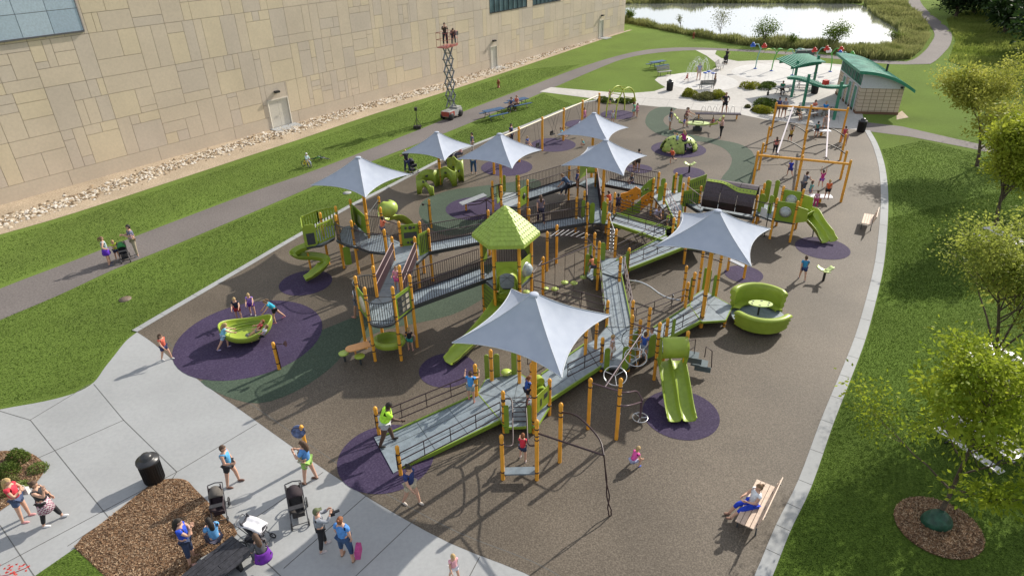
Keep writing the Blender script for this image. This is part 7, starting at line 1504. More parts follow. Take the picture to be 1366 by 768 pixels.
# ---- small spinners
def spinner(label, x, y):
    c = at(x, y); o = thing('stand_up_spinner', label, 'play equipment', tuple(c), 0, 'small stand-up spinners'); mb = MB(); mb.tube([(0, 0, 0), (0, 0, .52)], .06, 8); mb.build('stem', BLACK, o)
    for k in range(3): mb = MB(); a = R(20+k*120); mb.grid(lambda u, v: Vector((math.cos(a)*(.05+.36*u)-math.sin(a)*(v-.5)*.24, math.sin(a)*(.05+.36*u)+math.cos(a)*(v-.5)*.24, .52+.14*u*u+.05*abs(v-.5))), 5, 4); mb.build('wing', MATS['very_pale_lime'], o, solid=.04)
    return o
spinner('small three winged spinner on its purple circle below the climbing dome', 919, 230.5); spinner('small three winged spinner on the bare rubber beside the boy in teal', 1098, 374.5)
# ---- seesaw board inside the green ring, bench in shade
c = at(622, 281); o = thing('wobble_board', 'grey tilted wobble board on an orange stub inside the green ring', 'play equipment', tuple(c), R(30)); mb = MB(); mb.tube([(0, 0, 0), (0, 0, .5)], .06, 8); mb.build('stub_post', ORANGE, o); mb = MB(); mb.box((.5, .0, .62), (1.7, .5, .04), ry=R(-8)); mb.build('board', mat('pale_deck', (.32, .34, .36), .5), o)
a = at(970.4, 361); b = at(992, 371.5); m_ = (a+b)/2; o = thing('sit_bar', 'grey bar seat between two short orange posts at the right purple circle', 'play equipment', tuple(m_), math.atan2((b-a).y, (b-a).x)); h_ = (b-a).length/2
for s in (-1, 1): mb = MB(); mb.tube([(s*h_, 0, 0), (s*h_, 0, 1.05)], .062, 12); mb.build('post', ORANGE, o)
mb = MB(); mb.box((0, 0, .62), (h_*1.9, .24, .05)); mb.build('seat', CHROME, o)
# ---- stools near the tower
for x, y, lb in ((460.5, 482, 'pale green stool left of the peach table'), (481.5, 486, 'green stool in front of the peach table')):
    c = at(x, y); o = thing('stool', lb, 'stool', tuple(c), 0); mb = MB(); mb.tube([(0, 0, 0), (0, 0, .36)], .05, 8); mb.build('leg', DGREY, o); mb = MB(); mb.lathe((0, 0, .34), [(.08, 0), (.20, .04), (.21, .08), (.18, .10), (.001, .11)], 18); mb.build('seat', LIME if x > 470 else MATS['pale_lime_plastic'], o)
# ---- white rocking boards
for x, y, lb in ((1093, 270, 'near white rocking board with the boy in orange on it'), (1095, 181, 'far white rocking board behind the arched bars')):
    c = at(x, y); o = thing('rocking_board', lb, 'play equipment', tuple(c), R(-8), 'white rocking boards'); mb = MB(); mb.prism([(-.62, -.28), (.62, -.28), (.66, 0), (.62, .28), (-.62, .28), (-.66, 0)], .36, .42); mb.build('board', WHITE, o); mb = MB(); mb.lathe((0, 0, 0), [(.08, 0), (.10, .1), (.07, .18), (.10, .27), (.08, .36)], 12); mb.build('spring', ORANGE, o)
# ---- arch climber
c = at(828, 152); o = thing('arch_climber', 'tall lime double arch climber at the far edge of the play surface', 'play equipment', tuple(c))
def arcpts(p, q, h, n=14): p, q = Vector(p), Vector(q); return [p.lerp(q, .5-.5*math.cos(PI*i/n))+Vector((0, 0, h*max(0, math.sin(PI*i/n))**.8)) for i in range(n+1)]
f0, f1, g0_, g1_ = [at(*p)-c for p in ((808.5, 156), (833, 147), (821, 159), (847, 149))]
for a, b in ((f0, f1), (g0_, g1_)): mb = MB(); mb.tube(arcpts(a, b, 2.35), .055, 8); mb.build('arch', mat('yellow_lime_tube', (.42, .50, .06), .4, noise=.06), o)
mb = MB(); A, B = arcpts(f0, f1, 2.35), arcpts(g0_, g1_, 2.35)
for i in (2, 3, 4, 5, 6, 8, 10, 12): mb = MB(); mb.tube([A[i], B[i]], .03, 6); mb.build('rung', MATS['yellow_lime_tube'], o)
# ---- swing frame and swings
SP = [(667, 233.5, 175), (699, 209, 170), (723.3, 201, 158.5), (750, 186, 147), (776.5, 168, 136), (799.5, 153, 126.5)]
G_ = []
# the footing line of the frame is straight: use post tops at a common height and ground feet
ZS = 2.35; tops = [at(692, 173, ZS), at(723, 159.5, ZS), at(750.5, 147, ZS), at(777, 136.5, ZS), at(799.5, 127, ZS)]
t0_, t4 = tops[0], tops[-1]; dS = (t4-t0_); tops = [t0_+dS*((t-t0_).dot(dS)/dS.dot(dS)) for t in tops]; ext = tops[0]-(tops[1]-tops[0])*1.0
SW = thing('swing_set', 'long row of orange swing posts with a pale top beam along the kerb', 'swing frame', (tops[2].x, tops[2].y, 0))
for t in [ext]+tops: mb = MB(); q = t-ORIG[SW.name]; mb.tube([(q.x, q.y, 0), (q.x, q.y, ZS+.12)], .085, 10); mb.lathe((q.x, q.y, ZS+.12), [(.09, 0), (.07, .06), (.001, .08)], 10); mb.build('post', ORANGE, SW)
mb = MB(); mb.tube([ext-ORIG[SW.name], tops[-1]-ORIG[SW.name]], .055, 8); mb.build('top_beam', mat('cream_beam', (.66, .60, .45), .5, noise=.06), SW)
perp = Vector((-dS.y, dS.x, 0)).normalized(); allp = [ext]+tops; swl = ['nearest', 'second', 'third', 'fourth', 'fifth']
for i in range(len(allp)-1):
    for k, f_ in enumerate((.3, .7)):
        p = allp[i].lerp(allp[i+1], f_); ang = [(.0, .1), (.55, -.15), (-.5, .25), (.3, -.4), (.2, .0)][i][k]
        o = thing('swing', 'black %s swing hanging in the %s bay of the swing row' % (('left', 'right')[k], swl[i]), 'swing', (p.x, p.y, 0), math.atan2(dS.y, dS.x), 'swings on the long swing frame')
        ln = 1.75; d_ = Vector((0, math.sin(ang), -math.cos(ang)))*ln; mb = MB()
        for s in (-.22, .22): mb.tube([(s, 0, ZS), Vector((s, 0, ZS))+d_], .010, 4)
        mb.build('chain', DGREY, o); mb = MB(); mb.box(Vector((0, 0, ZS))+d_, (.5, .18, .04)); mb.box(Vector((0, .08*(1 if k else 0), ZS+.12*k))+d_, (.42, .04, .05+.2*k)); mb.build('seat', BLACK, o)
# ---- track ride frame
TR = thing('track_ride', 'three by four orange post frame with two sloping track rails and arched bars', 'play equipment', tuple(at(1070, 215)))
def tp(mb, name, m_, parent=None): mb.v = [tuple(Vector(v)-ORIG[TR.name]) for v in mb.v]; return mb.build(name, m_, parent or TR)
TP = {}
for k, x, y, zt in [('bL', 1036, 137, 2.60), ('bM', 1082.5, 140.4, 2.60), ('bR', 1131.5, 143.7, 2.60), ('m1L', 1026.8, 169.4, 1.85), ('m1M', 1076.9, 173.4, 1.85), ('m1R', 1128.9, 179.3, 1.85), ('m2L', 1018.5, 191.2, 1.85), ('m2M', 1072.9, 195.8, 1.9), ('m2R', 1130, 201.7, 1.9), ('fL', 1011.4, 202.4, 2.60), ('fM', 1071, 207.6, 2.60), ('fR', 1135.2, 214.2, 2.60)]:
    p = at(x, y, zt); TP[k] = p; mb = MB(); mb.tube([(p.x, p.y, 0), (p.x, p.y, zt-.06)], .075, 12); mb.lathe((p.x, p.y, zt-.06), [(.083, 0), (.08, .05), (.05, .09), (.001, .11)], 12); mb.lathe((p.x, p.y, .55), [(.08, -.02), (.09, -.02), (.09, .02), (.08, .02)], 12); tp(mb, 'post', ORANGE)
dz = Vector((0, 0, .22))
for a, b in (('bL', 'bR'), ('fL', 'fR')): mb = MB(); mb.tube([TP[a]-dz, TP[b]-dz], .07, 10); tp(mb, 'cross_beam', ORANGE)
for r_ in ('m1', 'm2'):
    for a, b in ((r_+'L', r_+'M'), (r_+'M', r_+'R')): mb = MB(); A, B = TP[a]-dz, TP[b]-dz; mb.tube([A.lerp(B, i/12)+Vector((0, 0, .52*math.sin(PI*i/12))) for i in range(13)], .035, 7); tp(mb, 'arched_bar', BLACK)
for s, (xb, yb, xf, yf) in enumerate(((1058, 143.5, 1040, 209), (1106, 147, 1102, 214.5))):
    A = at(xb, yb, 2.42); B = at(xf-3 if s == 0 else xf, yf-4, 2.2); mb = MB(); mb.beam(A, B, .085, .11); tp(mb, 'track_rail', mat('white_track', (.50, .46, .49), .4, .3, noise=.05))
    mb = MB(); c = B+Vector((0, -.1, -.15)); mb.tube([c+Vector((.14*math.cos(R(k*30)), 0, .14*math.sin(R(k*30)))) for k in range(12)], .02, 5, closed=True); mb.tube([B, c+Vector((0, 0, .14))], .02, 5); tp(mb, 'grab_ring', BLACK)
    c2 = A.lerp(B, .45 if s == 0 else .9); mb = MB(); mb.tube([c2, c2-Vector((0, 0, .35))], .03, 6); mb.tube([c2-Vector((.15, 0, .35)), c2-Vector((-.15, 0, .35))], .02, 6); tp(mb, 'trolley', BLACK)
# ---- pergolas
def pergola(label, posts, ztop, poly, slat_dir, n):
    c = sum((at(*p) for p in posts), Vector())/len(posts); o = thing('pergola', label, 'pergola', tuple(c))
    for p in posts: q = at(*p)-c; mb = MB(); mb.box((q.x, q.y, (ztop+.55)/2), (.17, .17, ztop+.55), R(20)); mb.build('post', TEAL, o)
    P = [at(x, y, ztop)-Vector((c.x, c.y, 0)) for x, y in poly]       # quad: slats run from edge 0-1 to edge 3-2
    for a, b in ((P[0], P[3]), (P[1], P[2])): pass
    mb = MB()
    for t in (.18, .82):
        for dz_ in (0, ): mb.beam(P[0].lerp(P[1], t), P[3].lerp(P[2], t), .10, .24)
    mb.build('beam', TEAL, o); mb = MB()
    for i in range(n): t = i/(n-1); arch = Vector((0, 0, .18+.16*math.sin(PI*t))); mb.beam(P[0].lerp(P[3], t)+arch, P[1].lerp(P[2], t)+arch, .16, .09)
    mb.build('roof_slats', TEAL, o); return o
zf_ = hz(at(1056, 130), 1064, 92)
pergola('far green slatted pergola over the tables beside the splash pad', [(1055.5, 130), (1083, 122)], 2.75, [(1036, 81), (1060, 93), (1100, 86), (1077, 75)], 0, 15)
def wave_pergola():
    posts = [(1070, 148), (1112, 160)]; c = (at(*posts[0])+at(*posts[1]))/2; o = thing('pergola', 'near green wave shaped pergola beam on two posts with a red box', 'pergola', tuple(c)); zt = 2.5
    for x, y in posts: q = at(x, y)-c; mb = MB(); mb.box((q.x, q.y, (zt+.6)/2), (.17, .17, zt+.6), R(20)); mb.build('post', TEAL, o)
    K = Vector((c.x, c.y, 0)); A, M1, B = at(1053, 104, zt)-K, at(1095, 112, zt)-K, at(1130, 116, zt)-K; N_ = 28; d = (B-A).normalized(); pn = Vector((-d.y, d.x, 0)); mb = MB()
    for i in range(N_): t = i/(N_-1); p = A.lerp(B, t)+Vector((0, 0, .16*math.sin(2*PI*t+.6))); mb.beam(p-pn*.42, p+pn*.42, .13, .07)
    mb.build('roof_slats', TEAL, o); mb = MB()
    for s in (-.3, .3): mb.tube([A.lerp(B, i/14)+pn*s+Vector((0, 0, .16*math.sin(2*PI*i/14+.6)-.12)) for i in range(15)], .07, 6)
    mb.build('beam', TEAL, o)
    mb = MB(); p = at(1101.5, 110, zt+.25); mb.box(p, (.38, .38, .36), R(20)); b = mb.build('box', RED); tag(b, 'small red box lying on the near pergola beam', 'box')
wave_pergola()
# ---- splash features
def spray_pole(label, x, y, xt, yt, col1, col2, m_, side, leaf=False):
    g = at(x, y); h = hz(g, xt, yt); o = thing('splash_pole', label, 'splash feature', tuple(g), 0, 'tall curved splash poles'); K = Vector((0, 0, 0)); bend = .5*side
    stem = cr_spline([(0, 0, 0), (.05*side, 0, h*.45), (.25*side, 0, h*.8), (bend, 0, h*.95)], 5); mb = MB(); mb.tube(stem, .06, 8); mb.tube(cr_spline([(.25*side, 0, h*.8), (-.1*side, 0, h*1.02), (-.6*side, 0, h)], 4), .045, 7); mb.build('stem', m_, o)
    mb = MB(); mb.lathe((0, 0, 0), [(.18, 0), (.18, .08), (.08, .1)], 12); mb.build('foot', BLUE, o)
    if leaf:
        for s, cc in ((1, col1), (-1, col2)): mb = MB(); mb.grid(lambda u, v: Vector((s*side*(.3+.9*u), (v-.5)*.5*math.sin(PI*min(1, u+.15)), h*.98+.18*math.sin(u*2.6)-.45*u*u)), 8, 5); mb.build('leaf', cc, o, solid=.03)
    else:
        for p, cc in (((-.65*side, 0, h), col1), ((bend+.1*side, 0, h*.95), col2)):
            mb = MB(); 
            for dx, dzz in ((0, .12), (-.14, -.08), (.14, -.06)): mb.ball((p[0]+dx, p[1], p[2]+dzz), .17, 10, 7)
            mb.build('spray_head', cc, o)
    return o
GRN = mat('leaf_green_paint', (.10, .38, .06), .4, noise=.1); PG = mat('pale_green_pole', (.22, .42, .36), .4, noise=.1)
spray_pole('tall pale pole with blue and red spray heads on the splash pad', 1007.5, 92, 1016, 60, BLUE, RED, PG, 1)
spray_pole('green leaf shaped splash pole left of the far pergola', 1029, 95, 1040, 66, GRN, MATS['yellow_lime_tube'], GRN, 1, True)
spray_pole('splash pole with drooping green leaf behind the far pergola', 1057, 101, 1062, 66, GRN, PG, PG, -1, True)
spray_pole('pale pole with a red head right of the far pergola roof', 1088, 98, 1094, 65, RED, RED, PG, -1)
spray_pole('tall green splash pole with red and white heads left of the restroom', 1107.5, 96, 1116, 66, RED, WHITE, GRN, -1)
spray_pole('splash pole with blue and green heads beside the restroom corner', 1122, 103.5, 1118, 70, BLUE, GRN, PG, 1)
for i, (x, y) in enumerate(((939.5, 112), (944, 110), (949.5, 112.5))):
    c = at(x, y); o = thing('spray_flower', ['leftmost low blue spray flower by the grey bench', 'middle low blue spray flower by the grey bench', 'rightmost low blue spray flower by the grey bench'][i], 'splash feature', tuple(c), 0, 'low blue spray flowers'); mb = MB(); mb.tube([(0, 0, 0), (0, 0, 1.0)], .03, 6); mb.build('stem', CHROME, o); mb = MB(); mb.lathe((0, 0, 1.0), [(.04, 0), (.26, .06), (.24, .12), (.05, .14)], 10); mb.build('head', BLUE, o)
WAT = bpy.data.materials.new('water_jet'); WAT.use_nodes = True; nt = WAT.node_tree; b = nt.nodes['Principled BSDF']; b.inputs['Base Color'].default_value = (.9, .93, .95, 1); b.inputs['Alpha'].default_value = .30; b.inputs['Roughness'].default_value = .3
FO = thing('fountain_jets', 'arching white water jets of the splash pad fountain', 'fountain', tuple(at(931, 103))); rr = random.Random(8)
for k, (x0, x1, h) in enumerate(((914, 933, 1.7), (918, 940, 2.1), (947, 930, 1.9), (925, 934, 1.9), (916, 936, 1.4), (943, 934, 2.0), (931, 946, 1.6), (930, 924, 1.8), (933, 921, 1.2))):
    p, q = at(x0, 103+rr.uniform(-3, 3))-ORIG[FO.name], at(x1, 103+rr.uniform(-3, 3))-ORIG[FO.name]; mb = MB(); mb.tube([p.lerp(q, i/16)+Vector((0, 0, h*(1-(2*i/16-1)**2))) for i in range(17)], [.012+.014*abs(2*i/16-1) for i in range(17)], 5)
    for i in range(50): t = rr.random(); mb.ball(p.lerp(q, t)+Vector((rr.gauss(0, .08), rr.gauss(0, .08), h*(1-(2*t-1)**2)+rr.gauss(0, .08))), .025, 5, 3)
    mb.build('water_jet', WAT, FO)
def backbench(label, loc, rz, m_=mat('grey_bench', (.30, .29, .28), .5)): return slatbench('metal_bench', label, loc, rz, 1.6, True, m_, .5, 4, .44, BLACK, 'grey benches at the splash pad')
backbench('grey bench on the grass edge left of the fountain', at(886, 101), R(20)); backbench('grey bench left of the pram at the splash pad entrance', at(960, 93), R(60)); backbench('wide dark bench between fountain flowers and the shrub bed', at(942, 119), R(185), mat('slate_bench', (.07, .08, .08), .5))
mb = MB(); c = at(1072, 78); mb.box((0, 0, .45), (2.0, .8, .9)); mb.box((0, 0, .93), (2.1, .9, .06)); mb.box((0, -.41, .45), (1.7, .02, .6)); o = mb.build('utility_box', plain('grey_box', (.09, .10, .11))); o.location = c; tag(o, 'low dark grey utility box on the grass behind the far pergola', 'utility box')
mb = MB(); mb.lathe((0, 0, 0), [(.09, 0), (.11, .3), (.06, .34), (.06, .5), (.001, .52)], 10); o = mb.build('bollard', BLACK); o.location = at(1024, 127.5); tag(o, 'small dark bollard left of the woman in dark green', 'bollard')
# ---- hydrants
def hydrant(label, loc):
    o = thing('fire_hydrant', label, 'hydrant', tuple(loc), 0, 'red brown hydrants'); m_ = mat('hydrant_red', (.28, .07, .035), .5, noise=.2); mb = MB(); mb.lathe((0, 0, 0), [(.16, 0), (.16, .05), (.11, .07), (.11, .58), (.15, .60), (.15, .64), (.12, .72), (.05, .80), (.04, .86), (.001, .87)], 12); mb.build('barrel', m_, o)
    for s in (-1, 1): mb = MB(); mb.tube([(0, 0, .46), (s*.20, 0, .46)], .06, 8); mb.build('nozzle', m_, o)
    return o
h0 = hydrant('red brown fire hydrant on the grass near the building', at(665, 117)); dup(h0, at(925, 51.5), 0, 'red brown hydrant on the far grass beside the pond reeds')
# ---- tripod
c = at(557, 172); TPD = thing('camera_tripod', 'black tripod light stand with a cart base on the path edge', 'tripod', tuple(c)); mb = MB(); mb.tube([(0, 0, .1), (0, 0, 1.55)], .03, 6); mb.box((0, 0, 1.65), (.22, .3, .24)); mb.build('mast_head', BLACK, TPD)
for k in range(3): mb = MB(); a = R(30+120*k); mb.tube([(0, 0, .9), (.45*math.cos(a), .45*math.sin(a), .02)], .02, 5); mb.build('leg', BLACK, TPD)
mb = MB(); mb.box((0, 0, .16), (.6, .4, .22)); mb.build('case', BLACK, TPD)
# ---- scissor lift
LF = thing('scissor_lift', 'tall extended scissor lift with a red basket on the asphalt path', 'scissor lift', tuple(LIFTP), R(60))
wgrey = mat('lift_grey', (.36, .36, .35), .5, noise=.15); mb = MB(); mb.box((0, 0, .5), (1.9, .95, .45)); mb.box((.6, 0, .78), (.6, .85, .2)); mb.build('chassis', wgrey, LF); mb = MB(); mb.box((-.6, -.49, .52), (.65, .05, .4)); mb.box((-.97, 0, .52), (.05, .8, .4)); mb.build('red_panel', mat('faded_red', (.33, .06, .045), .5, noise=.2), LF)
for x in (-.7, .7):
    for y in (-.43, .43): mb = MB(); mb.lathe((0, 0, 0), [(.001, -.1), (.3, -.1), (.32, -.06), (.32, .06), (.3, .1), (.001, .1)], 16, M=Matrix.Rotation(R(90), 3, 'X')); w_ = mb.build('wheel', BLACK, LF); w_.location = (x, y, .32)
zt = LZ-.1; z0 = .95; ns = 5; hs_ = (zt-z0)/ns
blu = mat('scissor_steel', (.20, .22, .25), .4, .4, noise=.25, scale=6)
for i in range(ns):
    za, zb_ = z0+i*hs_, z0+(i+1)*hs_
    for y in (-.28, .28):
        mb = MB(); w = .33
        mb.beam((-w, y, za), (w, y, zb_), .11, .05); mb.beam((w, y*.86, za), (-w, y*.86, zb_), .11, .05); mb.build('scissor_arms', blu, LF)
    mb = MB(); mb.tube([(-.33, -.36, za), (-.33, .36, za)], .03, 6); mb.tube([(.33, -.36, za), (.33, .36, za)], .03, 6); mb.tube([(0, -.36, (za+zb_)/2), (0, .36, (za+zb_)/2)], .04, 6); mb.build('cross_pin', DGREY, LF)
mb = MB(); mb.tube([(.1, .1, z0), (.15, .1, z0+hs_*1.3)], .05, 8); mb.build('hydraulic_ram', CHROME, LF)
rd = mat('basket_red', (.42, .13, .11), .45, noise=.15); mb = MB(); mb.box((0, 0, LZ-.04), (1.7, .95, .07)); mb.box((0, -.48, LZ+.06), (1.7, .03, .14)); mb.build('basket_floor', rd, LF); mb = MB()
for z in (LZ+.55, LZ+1.08):
    mb.tube([(-.85, -.48, z), (.85, -.48, z), (.85, .48, z), (-.85, .48, z)], .022, 6, closed=True)
for x in (-.85, -.28, .28, .85):
    for y in (-.48, .48): mb.tube([(x, y, LZ), (x, y, LZ+1.08)], .018, 5)
mb.build('basket_rail', rd, LF); mb = MB(); mb.box((.8, -.45, LZ+.9), (.3, .15, .3)); mb.build('control_box', DGREY, LF)
# ---- bicycles
def bike(label, loc, rz, m_, s=.65, lie=0, group='children bicycles'):
    o = thing('bicycle', label, 'bicycle', tuple(loc), rz, group)
    if lie: o.rotation_euler = (lie, 0, rz); o.location.z = .08
    for x in (-.5, .5): mb = MB(); wheel(mb, (x*s, 0, .3*s), .28*s, .022, (0, 1, 0), 18); mb.build('wheel', [BLACK, CHROME], o)
    mb = MB(); mb.tube([(-.5*s, 0, .3*s), (-.08*s, 0, .3*s), (.36*s, 0, .72*s), (-.18*s, 0, .68*s), (-.5*s, 0, .3*s)], .022, 6); mb.tube([(-.08*s, 0, .3*s), (-.2*s, 0, .78*s)], .02, 6); mb.tube([(.5*s, 0, .3*s), (.34*s, 0, .85*s)], .022, 6); mb.build('frame', m_, o)
    mb = MB(); mb.tube([(.28*s, -.25*s, .92*s), (.34*s, 0, .85*s), (.28*s, .25*s, .92*s)], .015, 6); mb.build('handlebar', BLACK, o); mb = MB(); mb.ball((-.22*s, 0, .80*s), (.12*s, .06*s, .03*s), 8, 5); mb.build('saddle', BLACK, o); return o
bike('small yellow bicycle ridden by the child in the white helmet', at(409, 223), R(-35), mat('yellow_paint', (.75, .50, .03), .4)); bike('small green bicycle lying on the grass right of the child', at(424, 213), R(20), GRN, .65, R(62)); bike('dark bicycle lying at the edge of the asphalt path', at(435, 212), R(-40), plain('grey_blue_paint', (.1, .12, .16)), .75, R(70))
o = thing('person', 'child in green bending beside the fallen green bicycle', 'person', (0, 0, 0)) if False else None
mb = MB(); mb.lathe((0, 0, 0), [(.28, 0), (.28, .02), (.001, .025)], 16); o = mb.build('drain_cover', CONC); o.location = at(463, 257.5); tag(o, 'round pale drain cover in the lawn beside the kerb', 'drain cover')
mb = MB(); mb.lathe((0, 0, 0), [(.28, 0), (.28, .02), (.001, .025)], 16); o = mb.build('drain_cover', plain('rust_cover', (.16, .12, .09))); o.location = at(167, 399); tag(o, 'round brown drain cover in the lawn near the asphalt path', 'drain cover')
mb = MB(); mb.tube([(0, 0, 0), (.1, 0, 2.6)], .02, 6); 
# ---------------------------------------------------------------- trees and plants
def leaf_mesh(P, size, seed, droop=.3, up=.5):
    r_ = np.random.default_rng(seed); n = len(P); s = size*r_.uniform(.6, 1.35, n)[:, None]
    a = r_.normal(size=(n, 3)); a[:, 2] -= droop; a /= np.linalg.norm(a, axis=1)[:, None]; b = r_.normal(size=(n, 3)); b -= a*(a*b).sum(1)[:, None]; b /= np.linalg.norm(b, axis=1)[:, None]
    V = np.stack([P-a*s*.5, P+b*s*.28, P+a*s*.5, P-b*s*.28], 1).reshape(-1, 3); return V, np.arange(n*4).reshape(n, 4)
def make_tree(name, label, loc, H, Rc, base, leafm, nleaf, lsize, seed, trunk_r=.09, lean=(0, 0), levels=3, group=None, dens=1.0, cloud=.32, z=0, asp=1.0, cat='tree'):
    rr = random.Random(seed); r_ = np.random.default_rng(seed); o = thing(name, label, cat, (loc.x, loc.y, z), 0, group); tips = []; mb = MB()
    def grow(p, d, L_, r0, lv):
        k = 5; pts = [p]; rad = [r0]; q = p.copy(); dd = d.copy()
        for i in range(k): dd = (dd+Vector((rr.gauss(0, .10), rr.gauss(0, .10), rr.gauss(.05, .06)))).normalized(); q = q+dd*L_/k; pts.append(q.copy()); rad.append(r0*(1-.75*(i+1)/k) if lv else r0*(1-.8*(i+1)/k))
        mb.tube(pts, rad, 7 if lv == 0 else 5, cap=False)
        if lv >= 1: 
            for i in range(2, k+1): tips.append((pts[i], lv))
        if lv < levels:
            nb = (13 if lv == 0 else 5)
            for j in range(nb):
                t = rr.uniform(base if lv == 0 else .25, .98); i = min(int(t*k), k-1); pp_ = pts[i].lerp(pts[i+1], t*k-i); a = rr.uniform(0, 2*PI)+j*2.4; el = rr.uniform(.25, .75) if lv == 0 else rr.uniform(-.1, .6)
                nd = Vector((math.cos(a)*math.cos(el), math.sin(a)*math.cos(el), math.sin(el))); nd = (nd*(1 if lv == 0 else .8)+dd*.45).normalized()
                ll = (Rc*rr.uniform(.75, 1.15)*(1-.55*max(0, (t-base))/(1-base)) if lv == 0 else L_*rr.uniform(.4, .6)); grow(pp_, nd, ll, rad[i]*.55, lv+1)
    grow(Vector((0, 0, 0)), Vector((lean[0], lean[1], 1)).normalized(), H*.93, trunk_r, 0)
    tr = mb.build('trunk', BARK, o)
    T = np.array([[p.x, p.y, p.z] for p, l_ in tips]); w_ = np.array([1.0 if l_ < levels else 1.3 for p, l_ in tips]); idx = r_.choice(len(T), nleaf, p=w_/w_.sum()); P = T[idx]+r_.normal(0, cloud*Rc*.33, (nleaf, 3))*np.array([1, 1, .7]); P = P[P[:, 2] > H*base*.55]
    V, F = leaf_mesh(P, lsize, seed); me = fastmesh('crown', V, F, [leafm]); c = bpy.data.objects.new('crown', me); C.objects.link(c); c.parent = o; return o
LY = leafmat('yellow_green_leaves', (.20, .26, .02), (.42, .46, .06), .5, .9); LG = leafmat('fresh_green_leaves', (.14, .22, .015), (.42, .48, .05), .55, .9); LGO = leafmat('golden_leaves', (.28, .32, .05), (.55, .54, .12), .45, .7)
LG2 = leafmat('pale_fresh_leaves', (.15, .20, .03), (.44, .48, .10), .55, .9); LM = leafmat('mid_green_leaves', (.06, .11, .012), (.17, .24, .03), .4, .9); LD = leafmat('dark_oak_leaves', (.012, .03, .010), (.045, .085, .02), .3, .5)
def th_(x, y, xt, yt): return hz(at(x, y), xt, yt)
TG = 'young trees on the right lawn'
make_tree('tree', 'nearest young tree on the right, trunk wrapped in a green watering bag', at(1249, 694), th_(1249, 694, 1275, 452), 2.5, .20, LG, 8000, .145, 2, .075, (-.24, .0), group=TG, cloud=.27)
mb = MB(); mb.lathe((0, 0, 0), [(.40, .0), (.44, .10), (.38, .25), (.22, .42), (.12, .50), (.10, .52)], 14, sc=(1, .8)); o = mb.build('watering_bag', mat('dark_green_bag', (.015, .07, .04), .45, noise=.4, scale=5, bump=.6, bscale=6, dist=.06)); o.location = at(1248, 698); tag(o, 'dark green watering bag round the foot of the nearest tree', 'watering bag')
make_tree('tree', 'second young tree from the bottom right, thin crown of small pale leaves', at(1325, 512), th_(1325, 512, 1340, 320), 3.6, .24, LG2, 11500, .14, 5, .10, (-.13, .0), group=TG, cloud=.20)
make_tree('tree', 'third young tree on the right with bright yellow green leaves', at(1328, 303), th_(1328, 303, 1352, 195)+.4, 3.4, .18, LY, 11500, .17, 9, .11, (-.12, .0), group=TG, cloud=.24)
make_tree('tree', 'golden leaved tree at the right edge beside the side path', at(1303, 222), th_(1303, 222, 1335, 120), 4.2, .22, LGO, 13000, .17, 12, .12, (.0, .0), group=TG, cloud=.22)
for x, y, H, Rc, sd in ((1440, 455, 7.0, 2.8, 31), (1420, 610, 6.5, 2.4, 33), (1460, 160, 11, 4.5, 35), (1490, 110, 12, 5.0, 36), (1410, 250, 8, 3.2, 37)): make_tree('tree', ['tree just beyond the right edge, ' + s for s in ('level with the second tree', 'level with the glare whitened table', 'above the side path', 'on the upper lawn', 'beside the golden tree')][[31, 33, 35, 36, 37].index(sd)], at(x, y), H, Rc, .25, LM, 6000, .22, sd, .16, cloud=.5, group=TG)
k = 0
for x, y, H, Rc in ((1275, 24, 7.5, 3.6), (1298, 20, 8.5, 4.2), (1322, 26, 8, 4.0), (1345, 22, 9, 4.4), (1366, 35, 9, 4.4), (1340, 45, 6, 3.0), (1378, 62, 10, 4.6), (1355, 12, 9, 4.5), (1310, 8, 9, 4.5), (1395, 95, 11, 4.6), (1275, 5, 9, 4.5)):
    g = at(x, y); zz = float(hill(np.array(g.x), np.array(g.y))); g2 = g*1.0
    # follow the sight line to the slope
    d = ray(x, y); t = 60.
    for _ in range(40): p = CAM+d*t; zz = float(hill(np.array(p.x), np.array(p.y))); t += (zz-p.z)/d.z*.7
    p = CAM+d*t; H *= .62; Rc *= .85; make_tree('oak_tree', 'dark oak on the slope, %s' % ['leftmost of the group beside the path', 'second from the left', 'third from the left', 'centre of the group at the back', 'tall one at the right edge', 'small one low on the slope', 'nearest one at the right edge', 'back row right of the middle', 'back row left of the middle', 'beyond the right edge', 'back row left end'][k], p, H, Rc, .12, LD, 5200, .48, 60+k, .26, z=p.z-.1, group='dark trees on the upper right slope', cloud=.85, levels=2); k += 1
for i, (x, y, xt, yt, lb) in enumerate(((842, 30, 842, 15, 'small conical tree on the bank right of the building'), (908, 38, 908, 21, 'thin sparse sapling on the pond bank'), (960, 49, 961, 22, 'bare looking sapling in front of the open pond'), (1021, 61, 1021, 34, 'rounded young tree on the bank left of the pergolas'), (1054, 63, 1055, 48, 'smallest sapling on the bank above the utility box'), (1113, 66, 1117, 41, 'leafy young tree behind the splash poles'), (1190, 58, 1191, 47, 'short sapling near the right end of the pond'))):
    make_tree('young_tree', lb, at(x, y), th_(x, y, xt, yt), (1.0, .8, 2.0, 2.0, .9, 2.1, 1.2)[i], .15, LM if i not in (1, 2) else leafmat('sparse_leaf_%d' % i, (.14, .16, .08), (.25, .27, .15), .4), (900, 160, 420, 1300, 220, 1700, 260)[i], .2, 80+i, .06, levels=2, cloud=.6, group='saplings on the pond bank')
